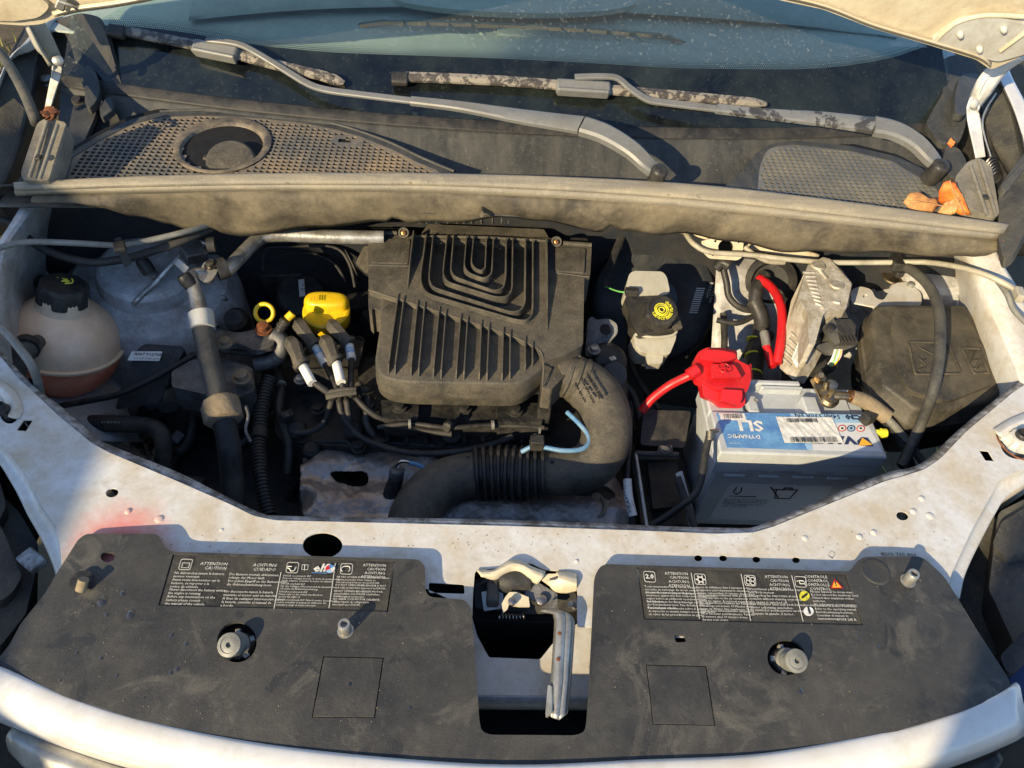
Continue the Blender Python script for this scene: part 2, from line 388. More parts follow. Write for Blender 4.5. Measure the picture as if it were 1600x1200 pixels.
# -- slam panel
inner = [(0, 556), (28, 590), (92, 650), (143, 692), (168, 706), (268, 748), (360, 788), (396, 806), (430, 813), (600, 817), (800, 822), (1000, 829), (1120, 834), (1178, 832), (1208, 823), (1382, 752), (1418, 742), (1445, 733), (1470, 716), (1510, 674), (1583, 613), (1625, 585)]
outerR = [(1660, 640), (1640, 700), (1600, 733), (1562, 750), (1548, 775), (1520, 825), (1487, 895), (1478, 925), (1380, 925), (1340, 925), (1100, 925), (945, 915), (945, 980), (902, 979), (902, 897), (895, 893), (850, 890, 2), (830, 880), (785, 888), (752, 889), (742, 893), (739, 930), (738, 966), (728, 968), (700, 935), (655, 915), (400, 900), (240, 890), (150, 900), (100, 905), (96, 862), (88, 825), (62, 787), (42, 745), (22, 718), (-4, 692), (-40, 660), (-60, 600), (-30, 540)]
slam = [(p[0], p[1], 8) for p in inner]+[(p[0], p[1], 5) for p in outerR]
def dmd(cx, cy, s): return rnd([(cx-10*s, cy+6*s), (cx-1*s, cy-7*s), (cx+11*s, cy-7*s), (cx+2*s, cy+7*s)], 1.2, 2)
latch_hole = rnd([(742, 893), (752, 889), (785, 888), (830, 880), (850, 890), (895, 893), (902, 897), (902, 975), (893, 979), (868, 1000), (844, 1030), (764, 1027), (746, 996), (745, 972), (738, 965), (739, 930)], 5, 3)
def mdmd(cx, cy, s): return rnd([(cx-10*s, cy-7*s), (cx+2*s, cy-6*s), (cx+10*s, cy+7*s), (cx-2*s, cy+6*s)], 1.2, 2)
holes = [ell(175, 770, 10, 7, 20, -.2), ell(504, 852, 31, 20, 32), rnd([(670, 910), (725, 913), (726, 928), (670, 926)], 3, 3),
         dmd(38, 665, 1.25), mdmd(1542, 712, 1.25), ell(1410, 806, 9.5, 7, 20, .2), ell(15, 645, 15, 17, 20), ell(1590, 692, 27, 25, 24)]
for x, y in ((1091, 872), (1130, 872), (1182, 874), (1244, 875)): holes.append(ell(x, y, 6.2, 5, 16))
slam_o = plate('front_panel', 'slam_white', rnd(slam), 0, .0018, body, holes, bev=.0008)
# rolled rear flange, one strip lower than the panel
edge = [(-4, 540), (50, 599), (100, 637), (150, 682), (175, 695), (275, 735), (330, 762), (400, 797), (430, 804), (600, 807), (800, 811), (1025, 820), (1125, 823), (1175, 823), (1200, 814), (1375, 741), (1412, 732), (1437, 724), (1457, 709), (1500, 668), (1575, 606), (1610, 578)]
A = [P(x, y+1, -.0012) for x, y in inner]; A[0] = P(-10, 552, -.0012)
Bm = [P(x+(0), y+1.5, -.0055) for x, y in edge]; Bb = [P(x+4, y+12, -.03) for x, y in edge]
loft('rear_flange', 'flange', [A, Bm], body, n=120, k=2, sol=.0016)
loft('flange_web', 'flange', [Bm, Bb], body, n=120, k=2, sol=.0016)
loft('crossmember_sun_block', 'deep', [[p+V((0, -.002, -.002)) for p in Bb], [p+V((0, -.002, -.15)) for p in Bb]], body, n=80, k=2, sol=.001)  # hidden sheet added to block sun passing under the front panel
# outer shelves beside the panel
rl = L3((-30, 660, -.002), (2, 693, -.002), (24, 719, -.002), (45, 748, -.002), (63, 787, -.002), (90, 828, -.002), (98, 870, -.002), (100, 910, -.002))
rl2 = L3((-40, 690, -.016), (-4, 718, -.016), (20, 754, -.016), (34, 780, -.016), (46, 805, -.016), (70, 848, -.016), (88, 892, -.016), (92, 925, -.016))
rl3 = L3((-40, 690, -.07), (-4, 718, -.07), (20, 754, -.07), (34, 780, -.07), (46, 805, -.07), (70, 848, -.07), (88, 892, -.07), (92, 925, -.07))
loft('panel_edge', 'slam_white', [rl, [a.lerp(b, .3)-V((0, 0, .007)) for a, b in zip(rl, rl2)], rl2], body, n=40, k=4, sol=.0015)
loft('panel_skirt', 'slam_white', [rl2, rl3], body, n=40, k=2, sol=.0015)
rr = L3((1640, 702, -.002), (1602, 733, -.002), (1562, 750, -.002), (1546, 778, -.002), (1520, 825, -.002), (1488, 893, -.002), (1480, 925, -.002))
rr2 = L3((1650, 725, -.02), (1612, 750, -.02), (1574, 775, -.02), (1555, 803, -.02), (1530, 850, -.02), (1508, 898, -.02), (1500, 935, -.02))
loft('panel_edge', 'slam_white', [rr, [a.lerp(b, .3)-V((0, 0, .008)) for a, b in zip(rr, rr2)], rr2], body, n=40, k=4, sol=.0015)
loft('panel_skirt', 'slam_white', [rr2, [p-V((0, 0, .06)) for p in rr2]], body, n=40, k=2, sol=.0015)
# pressed bumps
def bump(px, py, rx, h, name='pressed_boss', flat=.6, m='slam_white', z=0, sy=1.0):
    c = P(px, py, z); r = rp(px, py, z, rx); vs, fs = [c+V((0, 0, h))], []
    prof = [(.25, .985), (.5, .9), (.7, .65), (.85, .3), (1, .0)]; k = 24
    for a, hh in prof:
        for j in range(k): t = 2*math.pi*j/k; vs.append(c+V((math.cos(t)*a*r, math.sin(t)*a*r*sy, h*hh-.0002)))
    for j in range(k): fs.append((0, 1+j, 1+(j+1) % k))
    for i in range(len(prof)-1):
        for j in range(k): a = 1+i*k+j; b = 1+i*k+(j+1) % k; fs.append((a, a+k, b+k, b))
    return mk(name, vs, fs, m, body, ang=80)
bump(200, 799, 6, .0022); bump(249, 811, 8, .002)
for x, y, r, h in ((1440, 779, 6, .002), (1427, 799, 6, .002), (1453, 806, 7, .002), (1365, 832, 6, .002), (1343, 839, 6, .002), (1258, 841, 6, .0015), (346, 828, 4, .001), (901, 877, 4, .0015)): bump(x, y, r, h)
# raised ridges near the adjusters
loft('pressed_rib', 'slam_white', [L3((-10, 590, .0006), (20, 610, .0006), (34, 640, .0006), (28, 655, .0006)), L3((-10, 598, .006), (12, 615, .006), (25, 640, .006), (20, 654, .004)), L3((-10, 606, .0006), (4, 620, .0006), (16, 640, .0006), (14, 652, .0006))], body, n=20, k=4)
loft('pressed_rib', 'slam_white', [L3((1552, 672, .0006), (1580, 655, .0006), (1620, 640, .0006)), L3((1558, 679, .006), (1582, 664, .007), (1620, 650, .006)), L3((1565, 684, .0006), (1585, 673, .0006), (1620, 662, .0006))], body, n=20, k=4)
# stamped diamond mark and part number
plate('stamped_mark', 'flange', rnd([(1293, 868), (1298, 860), (1306, 864), (1301, 873)], .3), .0004, .0004, body, holes=[[V(p) for p in ((1294.6, 867.6), (1298.6, 861.6), (1304.4, 864.6), (1300.6, 871))]], bev=0)
text('8200 735 806', 1377, 868, 0, .0060, 'print_black', body, sx=1.3, name='part_number')
# headlamp adjuster knobs
for i, (x, y, R, lab) in enumerate(((10, 646, 17, 'black star shaped adjuster knob at the left edge of the front panel'), (1588, 690, 28, 'grey star shaped adjuster knob ringed with rust near the right edge'))):
    t = thing('headlamp_adjuster', lab, 'adjuster', 'headlamp adjusters in the front panel'); r = rp(x, y, 0, R)
    c = P(x, y, -.004)
    lathe('knob', ('black_plastic', 'grey_paint')[i], c, (.0, -.1, 1), [(r*.9, -.02), (r*.9, .0), (r*.62, .005), (r*.55, .012), (r*.42, .013)], t, knurl=(0, .12, r*.6, 3), seg=30)
    lathe('centre_stem', 'black_plastic', c+V((0, 0, .010)), (0, -.1, 1), [(r*.36, 0), (r*.36, .008), (r*.3, .01), (r*.3, .006), (r*.05, .004)], t)
    if i: tube('rust_ring', 'rust', [P(x, y, .0006)+V((math.cos(a)*r*1.0, math.sin(a)*r*1.25, 0)) for a in [k*math.pi/18 for k in range(37)]], .0012, t, world=True, n=1, seg=6)
# -- latch cross rail under the gap, lower front wall
plate('latch_rail', 'slam_white', rnd([(715, 950), (735, 955), (746, 994), (764, 1027), (844, 1030), (868, 1000), (905, 972), (955, 972), (955, 1088), (715, 1086)], 3), -.045, .002, body)
loft('latch_rail', 'bay_white', [L3((715, 1086, -.0455), (955, 1088, -.0455)), L3((715, 1094, -.052), (955, 1096, -.052)), L3((715, 1104, -.07), (955, 1106, -.07)), L3((715, 1106, -.12), (955, 1108, -.12))], body, n=12, k=4, smooth=False)
# -- inner wings and strut towers
loft('inner_wing', 'bay_white', [L3((-60, 560, -.002), (-20, 470, .01), (-10, 400, .03), (20, 345, .05), (40, 310, .06)), L3((-20, 585, -.01), (5, 480, .00), (20, 400, .02), (50, 350, .03), (75, 318, .03)), L3((60, 690, -.16), (60, 560, -.18), (70, 470, -.16), (95, 390, -.15), (120, 330, -.12))], body, n=24, k=6)
loft('inner_wing_floor', 'bay_white', [L3((60, 690, -.16), (60, 560, -.18), (70, 470, -.16), (95, 390, -.15), (120, 330, -.12)), L3((190, 690, -.24), (200, 600, -.24), (230, 500, -.2), (260, 420, -.18), (300, 330, -.15)), L3((260, 690, -.40), (290, 600, -.42), (330, 520, -.42), (370, 430, -.40), (380, 330, -.35))], body, n=24, k=6)
DZ = .05
c = P(235, 440, -.07)
lathe('strut_tower', 'bay_white', c, (.12, -.1, 1), [(.165, -.25), (.158, -.12), (.15, -.05), (.143, -.02), (.125, .0), (.095, .005), (.083, .010), (.078, .034), (.07, .041), (.04, .044)], body, seg=48)
cR = P(1445, 450, -.055)
lathe('strut_tower', 'bay_white', cR, (-.1, -.05, 1), [(.165, -.25), (.150, -.10), (.142, -.03), (.13, .0), (.09, .006), (.075, .014), (.07, .05), (.06, .058), (.03, .06)], body, seg=48)
DZ = 0
loft('inner_wing', 'slam_white', [L3((1650, 600, -.002), (1625, 520, .01), (1590, 450, .03), (1560, 400, .05), (1550, 370, .06)), L3((1600, 615, -.006), (1580, 560, .0), (1545, 480, .01), (1520, 420, .03), (1500, 378, .04)), L3((1560, 660, -.1), (1530, 590, -.09), (1500, 480, -.07), (1490, 430, -.05), (1470, 380, -.02))], body, n=24, k=6)
loft('inner_wing_floor', 'bay_white', [L3((1560, 690, -.12), (1530, 590, -.09), (1500, 480, -.07), (1490, 430, -.05), (1470, 380, -.02)), L3((1480, 720, -.3), (1440, 620, -.3), (1400, 520, -.26), (1390, 430, -.2), (1380, 380, -.15))], body, n=24, k=6)
DZ = .05
plate('wing_bracket', 'slam_white', rnd([(1330, 452), (1345, 447), (1362, 452), (1368, 466), (1380, 470), (1398, 442), (1420, 440), (1440, 458), (1440, 478), (1370, 480), (1330, 472)], 6), -.01, .003, body, holes=[ell(1352, 463, 4, 3.4, 14)])
DZ = 0
# -- bulkhead behind the engine
loft('bulkhead', 'dark_paint', [[V((-.75, 1.0, .085)), V((-.4, 1.06, .085)), V((.06, 1.07, .085)), V((.5, 1.06, .085)), V((.85, 1.0, .085))], [V((-.75, 1.04, .0)), V((-.4, 1.13, .0)), V((.06, 1.15, .0)), V((.5, 1.12, .0)), V((.85, 1.04, .0))], [V((-.7, 1.08, -.5)), V((0, 1.16, -.5)), V((.85, 1.08, -.5))]], body, n=30, k=8)
# bay floor, deep and dark
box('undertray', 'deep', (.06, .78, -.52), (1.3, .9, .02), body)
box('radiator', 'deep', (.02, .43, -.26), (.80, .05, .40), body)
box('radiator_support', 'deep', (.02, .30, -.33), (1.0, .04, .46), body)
# -- front bumper
top = [(-40, 1034), (0, 1046), (100, 1088), (225, 1128), (400, 1165), (600, 1188), (800, 1200), (1000, 1192), (1200, 1181), (1400, 1143), (1502, 1112), (1575, 1080), (1590, 1070)]
def off(pts, dyy, ddx=0): return [(x+ddx*(x-800)/800, y+dyy) for x, y in pts]
loft('front_bumper', 'body_white', [[P(x, y, .0) for x, y in top], [P(x, y, .004) for x, y in off(top, 4, 2)], [P(x, y, .002) for x, y in off(top, 30, 6)], [P(x, y, -.012) for x, y in off(top, 58, 14)], [P(x, y, -.05) for x, y in off(top, 72, 14)]], body, n=60, k=5, sol=.003)
low = off(top, 88, 16)
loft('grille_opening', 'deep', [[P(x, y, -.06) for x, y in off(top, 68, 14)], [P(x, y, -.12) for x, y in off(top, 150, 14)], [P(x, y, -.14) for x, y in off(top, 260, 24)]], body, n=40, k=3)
loft('grille_trim', 'chrome_grey', [L3((22, 1138, -.05), (70, 1157, -.05), (160, 1192, -.05), (260, 1225, -.05)), L3((14, 1150, -.045), (60, 1172, -.045), (140, 1206, -.045), (240, 1240, -.045)), L3((20, 1170, -.06), (60, 1210, -.06), (130, 1240, -.06), (230, 1270, -.06))], body, n=20, k=5, sol=.004)
loft('grille_bar', 'black_plastic', [L3((1480, 1215, -.06), (1540, 1185, -.06), (1552, 1178, -.06)), L3((1475, 1235, -.06), (1545, 1210, -.06), (1560, 1190, -.06))], body, n=12, k=3, sol=.01)
# -- dark plastic of headlamps and wing gaps at both edges
def poly(name, m, pts, th, parent, bev=.003, r=8):     # slightly tilted slab through px,py,z corners
    q = [P(*p[:3]) for p in pts]; n = V((0, 0, 0))
    for i in range(len(q)): n += (q[i]-q[0]).cross(q[(i+1) % len(q)]-q[0])
    n = n.normalized(); n = n if n.z > 0 else -n; c = sum(q, V())/len(q)
    return platepl(name, m, rnd([p[:2] for p in pts], r), c, n, th, parent, bev=bev)
hl = thing('headlamp', 'black back housing of the headlamp at the left edge', 'headlamp', 'headlamps at the front corners')
poly('housing', 'fender_plastic', [(-80, 760, -.06), (0, 770, -.06), (30, 800, -.07), (60, 850, -.07), (60, 880, -.09), (40, 960, -.08), (0, 1010, -.06), (-80, 1010, -.04)], .12, hl, .008)
poly('bulb_cover', 'black_plastic', [(-60, 690, -.03), (-5, 735, -.04), (10, 790, -.04), (-10, 830, -.05), (-80, 820, -.03)], .05, hl, .006)
poly('lens_edge', 'fender_plastic', [(-80, 830, -.03), (0, 818, -.05), (35, 900, -.06), (20, 925, -.055), (0, 940, -.04), (-80, 930, -.04)], .03, hl, .004)
box('retaining_clip', 'flange', P(50, 876, -.05), (.03, .02, .01), hl, rot=(0, 0, -.6))
box('lamp_bucket', 'deep', (-.84, .55, -.22), (.34, .6, .2), hl, bev=.01)
hr = thing('headlamp', 'black back housing of the headlamp at the right edge', 'headlamp', 'headlamps at the front corners')
poly('housing', 'fender_plastic', [(1560, 800, -.03), (1640, 760, -.02), (1680, 1010, -.02), (1600, 1040, -.04), (1545, 920, -.05)], .10, hr, .006)
poly('bulb_cover', 'fender_plastic', [(1565, 815, -.025), (1640, 770, -.01), (1640, 855, -.01), (1572, 870, -.02), (1550, 850, -.04)], .03, hr, .008)
poly('side_strip', 'black_plastic', [(1562, 1025, -.005), (1640, 945, .005), (1640, 1000, .005), (1585, 1052, -.005), (1572, 1050, -.01)], .03, hr, .004)
poly('lens', 'navy', [(1575, 1052, -.012), (1640, 1000, -.005), (1640, 1110, -.01), (1600, 1090, -.02), (1580, 1070, -.02)], .03, hr, .008)
box('lamp_bucket', 'deep', (1.0, .55, -.22), (.34, .6, .2), hr, bev=.01)
box('inner_baffle', 'fender_plastic', P(1528, 900, -.12), (.10, .22, .06), hr, rot=(0, -.3, .1), bev=.006)
# -- wings (fenders) at both sides
for nm, mm, rows in (
    ('wing_edge', 'body_white', [L3((-40, 230, .13), (0, 138, .135), (18, 94, .135), (50, 80, .14), (80, 55, .14), (100, 20, .14)), L3((-45, 215, .145), (-4, 130, .15), (16, 90, .155), (46, 60, .16), (72, 30, .16), (88, 5, .16)), L3((-60, 210, .13), (-10, 132, .13), (8, 106, .13), (34, 72, .13), (59, 38, .13), (74, 5, .13))],),
    ('wing_gutter', 'fender_plastic', [L3((-40, 330, .04), (10, 280, .06), (40, 190, .09), (52, 120, .12), (62, 60, .12)), L3((-40, 260, .07), (-10, 170, .11), (10, 110, .13), (40, 80, .13), (60, 45, .13)), L3((-60, 160, .13), (-20, 140, .135), (18, 82, .135), (50, 20, .135), (70, -30, .135))],),
    ('wing_gutter_inner', 'black_plastic', [L3((-30, 400, -.06), (60, 300, -.04), (90, 180, .03), (120, 60, .08)), L3((-40, 330, .04), (10, 280, .06), (52, 120, .11), (62, 60, .12))],),
    ('wing_edge', 'body_white', [L3((1600, 330, .12), (1612, 280, .13), (1590, 190, .145), (1565, 130, .15), (1550, 100, .15)), L3((1640, 330, .13), (1640, 280, .14), (1620, 200, .15), (1580, 120, .155), (1570, 90, .155))],),
    ('wing_gutter', 'fender_plastic', [L3((1575, 270, .06), (1548, 220, .09), (1536, 170, .11), (1550, 120, .12)), L3((1600, 300, .09), (1590, 220, .11), (1575, 160, .13), (1555, 118, .14)), L3((1640, 330, .12), (1605, 240, .14), (1592, 190, .145), (1565, 130, .15))],),
    ('wing_gutter_inner', 'black_plastic', [L3((1560, 400, -.1), (1500, 250, .0), (1490, 130, .06)), L3((1640, 400, .0), (1575, 270, .06), (1536, 170, .10), (1550, 120, .115))],)):
    loft(nm, mm, rows, body, n=24, k=5, sol=.002)
poly('wing_plastic', 'fender_plastic', [(1560, 300, .13), (1640, 215, .15), (1640, 290, .15), (1585, 395, .12), (1568, 405, .11), (1560, 375, .11)], .02, body, .004)
poly('wing_plastic', 'fender_plastic', [(1562, 290, .155), (1592, 250, .16), (1640, 190, .17), (1640, 210, .17), (1572, 302, .15)], .012, body, .004)
# ================================================================ windscreen
def yb(x): return 1.200+.13*(x-.06)**2
TS = math.tan(math.radians(31))
def zs(x, y): return .105+(y-yb(x))*TS
def zo(o): return lambda x, y: zs(x, y)+o
ws = thing('windscreen', 'dusty blue green windscreen behind the wipers', 'windscreen')
rows = [[V((-.72+1.56*j/30, yb(-.72+1.56*j/30)+t, 0)) for j in range(31)] for t in [i*.05 for i in range(19)]]
for r in rows:
    for p in r: p.z = zs(p.x, p.y)
vs, fs = gridm(rows); mk('glass_pane', vs, fs, 'glass', ws)
arc = [(165, 40), (220, 42), (300, 52), (400, 70), (500, 80), (600, 85), (800, 92), (1000, 103), (1100, 107), (1250, 108), (1340, 100), (1400, 88), (1440, 74), (1470, 62)]
bot = [V((-.72+1.56*j/30, yb(-.72+1.56*j/30)-.004, 0)) for j in range(31)]
up = resample(sm([P(x, y, zo(.001)) for x, y in arc], 4), 31)
rows = [[bot[j].lerp(up[j], i/8) for j in range(31)] for i in range(9)]
for r in rows:
    for p in r: p.z = zs(p.x, p.y)+.001
vs, fs = gridm(rows); mk('black_border', vs, fs, 'frit', ws)
# dotted fade above the black border
vs, fs = [], []
for j in range(400):
    for k in range(6):
        t = j/399*29.8+.1; i = int(t); p = up[i].lerp(up[min(i+1, 30)], t-i)+V((0, .002+.0030*k, 0)); r = .0013-.00017*k
        p = p+V((.0018*(k % 2), 0, 0)); p.z = zs(p.x, p.y)+.0008; b = len(vs)
        for a in range(6):
            q = V((p.x+r*math.cos(a*1.047), p.y+r*math.sin(a*1.047), 0)); q.z = zs(q.x, q.y)+.001; vs.append(q)
        fs.append(tuple(range(b, b+6)))
o = mk('border_dots', vs, fs, 'frit', ws, flat=True); o['kind'] = 'stuff'
# right edge dirt strip + lower seal
loft('glass_seal', 'black_rubber', [[V((x, yb(x)-.006, zs(x, yb(x))-.002)) for x in [-.72+i*.078 for i in range(21)]], [V((x, yb(x)+.004, zs(x, yb(x))+.006)) for x in [-.72+i*.078 for i in range(21)]], [V((x, yb(x)+.012, zs(x, yb(x))+.009)) for x in [-.72+i*.078 for i in range(21)]]], ws, n=40, k=3, smooth=False)
# small sticker at the right
text('E2 43R-001582\nLAMINATED AS2', 1390, 68, zo(.002), .009, 'print_white', ws, name='glass_marking')
# ---- dashboard seen through the glass
da = thing('dashboard', 'grey dashboard top seen through the windscreen', 'dashboard')
def zd(x, y): return .135+.02*math.sin((y-1.2)*3)-.10*(x-.06)**2
pit = [ell(820, 50, 255, 19, 40, .045)]
vent = rnd([(555, 36, 12), (600, 30, 6), (700, 32, 4), (900, 41, 4), (1040, 52, 10), (1076, 66, 6), (1060, 71, 6), (900, 62, 3), (780, 56, 3), (600, 46, 4), (565, 44, 6)], 6)
dy0 = [V((-.75+i*.16, 1.24+.05*abs(i-5)/5, 0)) for i in range(11)]
rows = [[V((-.80+1.7*j/60, 1.22+.9*i/40, 0)) for j in range(61)] for i in range(41)]
import itertools
ventw = [P(p[0], p[1], .15) for p in vent]
def inside(p, poly_):
    c = False; n = len(poly_)
    for i in range(n):
        a, b = poly_[i], poly_[i-1]
        if (a.y > p.y) != (b.y > p.y) and p.x < (b.x-a.x)*(p.y-a.y)/(b.y-a.y)+a.x: c = not c
    return c
outl = [*[V((x, 1.325+.08*(x-.06)**2, .15)) for x in (-.80, -.5, -.3, 0, .2, .4, .6, .9)], V((.90, 2.15, .15)), V((-.80, 2.15, .15))]
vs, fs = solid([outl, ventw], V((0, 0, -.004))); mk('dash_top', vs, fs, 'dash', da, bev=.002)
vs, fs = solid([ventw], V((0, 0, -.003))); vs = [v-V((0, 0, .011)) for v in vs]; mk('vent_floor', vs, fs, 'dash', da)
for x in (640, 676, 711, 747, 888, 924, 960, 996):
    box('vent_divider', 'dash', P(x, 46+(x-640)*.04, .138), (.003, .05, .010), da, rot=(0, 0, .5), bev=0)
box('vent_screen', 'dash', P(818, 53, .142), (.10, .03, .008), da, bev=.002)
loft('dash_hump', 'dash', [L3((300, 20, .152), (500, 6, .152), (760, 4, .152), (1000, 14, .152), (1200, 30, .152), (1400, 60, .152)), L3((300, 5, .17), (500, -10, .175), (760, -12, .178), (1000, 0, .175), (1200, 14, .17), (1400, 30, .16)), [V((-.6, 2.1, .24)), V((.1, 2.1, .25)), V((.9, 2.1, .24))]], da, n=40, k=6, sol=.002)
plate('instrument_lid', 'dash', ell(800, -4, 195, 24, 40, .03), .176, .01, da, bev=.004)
# ================================================================ hood (open)
hp = V((0, 1.13, .30)); hn = V((0, -1, -.36)).normalized()
hood = thing('hood', 'open white hood with dirty cream underside, only its rear corners in view', 'hood')
bl = [(-400, -100), (-120, 30), (-30, 36), (5, 38, 3), (37, 40, 8), (65, 38, 8), (87, 28, 2), (120, 20, 2), (180, 12, 8), (235, 2, 12), (420, -50, 60), (600, -150, 60), (850, -160, 60), (1050, -70, 60), (1212, -1, 12), (1287, 15, 10), (1362, 44, 10), (1450, 70, 10), (1525, 93, 6), (1548, 109, 6), (1568, 101, 8), (1600, 87, 8), (1720, 50), (1900, -100)]
ol = rnd(bl, 10)+[V((1700, -900)), V((-100, -900))]
platepl('hood_skin', 'hood_under', ol, hp, hn, .012, hood, bev=.004)
# folded rim along the rear edge, pressings
def H(x, y, o=0): return hitpl(x, y, hp+(-hn)*0+hn*o, hn)
rim = [(1205, -4), (1287, 15), (1362, 44), (1450, 70), (1525, 93), (1546, 107)]
loft('edge_hem', 'hood_under', [[H(x+1, y-1.5, .004) for x, y in rim], [H(x+2, y-5, .011) for x, y in rim], [H(x+4, y-9, .004) for x, y in rim]], hood, n=40, k=4, sol=.001)
rim = [(240, -1), (180, 10), (120, 18), (85, 27)]
loft('edge_hem', 'hood_under', [[H(x, y-.5, .004) for x, y in rim], [H(x-2, y-4, .009) for x, y in rim], [H(x-4, y-8, .004) for x, y in rim]], hood, n=20, k=4, sol=.001)
platepl('reinforcement', 'grey_paint', rnd([(1455, 66, 4), (1488, 40, 14), (1510, 31, 8), (1560, 28, 10), (1610, 40), (1620, 80), (1560, 97, 8), (1530, 90, 8)], 8), hp+hn*.008, hn, .01, hood, bev=.004)
for x, y, r in ((1568, 44, 5.5), (1530, 75, 5), (1500, 52, 2.5)):
    lathe('hood_bolt', 'grey_paint', H(x, y, .008), hn, [(.0045, 0), (.0045, .004), (.003, .008), (.001, .009)], hood, seg=12)
tube('hood_crease', 'hood_under', [H(1563, 80, .009), H(1590, 60, .009), H(1620, 38, .009)], .003, hood, world=True)
tube('hood_crease', 'hood_under', [H(1460, 64, .005), H(1480, 46, .006), H(1500, 33, .006), H(1540, 24, .006), H(1600, 26, .006)], .0035, hood, world=True)
platepl('reinforcement', 'hood_under', rnd([(-40, -30), (40, -20), (80, 10, 10), (62, 28, 10), (20, 34, 6), (-40, 32)], 8), hp+hn*.006, hn, .006, hood, bev=.004)
box('hood_clip', 'zinc', H(96, 4, .008), (.012, .01, .02), hood, rot=(0, .6, .3))
tube('hood_clip_pin', 'zinc', [H(92, 2, .012), H(112, 9, .012), H(122, 15, .006)], .0022, hood, world=True)
# hinge arms
def arm(label, m, rows, pivot, m2):
    t = hood
    for k, r in enumerate(rows): loft(('hinge_arm', 'hinge_flange', 'lower_link')[k % 3], m, r, t, n=16, k=3, sol=.003)
    for x, y, z in pivot: lathe('pivot_pin', m2, P(x, y, z), (.3, -.8, .5), [(.008, 0), (.008, .004), (.005, .006), (.002, .0065)], t, seg=16)
    return t
ah = arm('bent cream hinge arm of the hood at the upper left', 'grey_paint', [
    [L3((14, -6, .30), (36, 35, .26), (56, 70, .22), (76, 104, .175)), L3((42, -12, .31), (64, 25, .27), (84, 62, .225), (99, 95, .18))],
    [L3((16, -4, .30), (36, 36, .255), (55, 76, .215), (74, 92, .18)), L3((18, -6, .31), (40, 35, .265), (60, 72, .225), (80, 104, .175))],
    [L3((81, 92, .185), (86, 84, .19), (95, 90, .185), (98, 100, .175)), L3((80, 118, .15), (96, 117, .15)), L3((72, 168, .11), (80, 170, .11))]], [(91, 95, .19)], 'zinc')
ah2 = arm('broad cream white hinge arm of the hood at the upper right', 'body_white', [
    [L3((1590, 84, .27), (1548, 110, .24), (1530, 150, .20), (1520, 172, .17)), L3((1605, 92, .27), (1575, 112, .24), (1548, 148, .20), (1530, 170, .17))],
    [L3((1556, 98, .26), (1530, 120, .23), (1515, 150, .19), (1512, 168, .17)), L3((1580, 96, .26), (1545, 120, .235), (1528, 150, .20), (1524, 172, .17))],
    [L3((1510, 168, .175), (1516, 152, .19), (1526, 152, .19), (1531, 168, .18)), L3((1511, 190, .15), (1530, 186, .15)), L3((1524, 248, .12), (1538, 246, .12))]], [(1520, 162, .19)], 'grey_paint')
tube('wing_hose', 'fender_plastic', L3((-30, 60, .20), (0, 84, .19), (20, 112, .18), (40, 150, .17), (52, 180, .165), (56, 192, .15)), .0075, body, world=True)
tube('hinge_spring', 'zinc', L3((1556, 146, .16), (1535, 188, .15), (1548, 245, .12)), .0015, ah2, world=True)
for i in range(6): lathe('spring_coil', 'steel', P(1549+i*1.6, 254+i*4.5, .10-.004*i), (.2, -.9, .2), [(.011, -.0015), (.012, 0), (.011, .0015)], ah2, seg=14)
lathe('wing_bolt', 'steel', P(75, 127, .10), (0, -.4, 1), [(.013, 0), (.013, .002), (.008, .003), (.008, .008), (.006, .009)], body, seg=12)
lathe('wing_bolt', 'black_plastic', P(122, 160, .09), (0, -.4, 1), [(.015, 0), (.012, .003), (.009, .005), (.007, .01)], body, seg=16)
# ================================================================ cowl
cw = thing('cowl_cover', 'black plastic cowl cover with two square mesh grilles below the windscreen', 'cowl cover')
def bnd(z): return 0
base_rows = [[V((x, .985+.03*math.cos((x-.06)*2.2), .066)) for x in [-.72+.078*i for i in range(21)]],
             [V((x, 1.08+.03*math.cos((x-.06)*2.2), .060)) for x in [-.72+.078*i for i in range(21)]],
             [V((x, yb(x)-.05, .074)) for x in [-.72+.078*i for i in range(21)]],
             [V((x, yb(x)-.004, zs(x, yb(x))-.002)) for x in [-.72+.078*i for i in range(21)]]]
loft('cowl_pan', 'cowl', base_rows, cw, n=60, k=6, sol=.002)
ZL = .098
Lout = rnd([(88, 292), (100, 262), (108, 240), (150, 214), (200, 188), (250, 175), (300, 173), (400, 178), (470, 185), (520, 194), (570, 208), (620, 228), (670, 252), (705, 268), (720, 290)], 10)
Lh = rnd([(103, 286), (112, 246), (155, 220), (205, 194), (252, 182), (330, 180), (400, 184), (468, 191), (520, 201), (566, 214), (612, 233), (650, 252), (688, 268), (690, 290)], 8)
bas = ell(348, 228, 67, 41, 36)
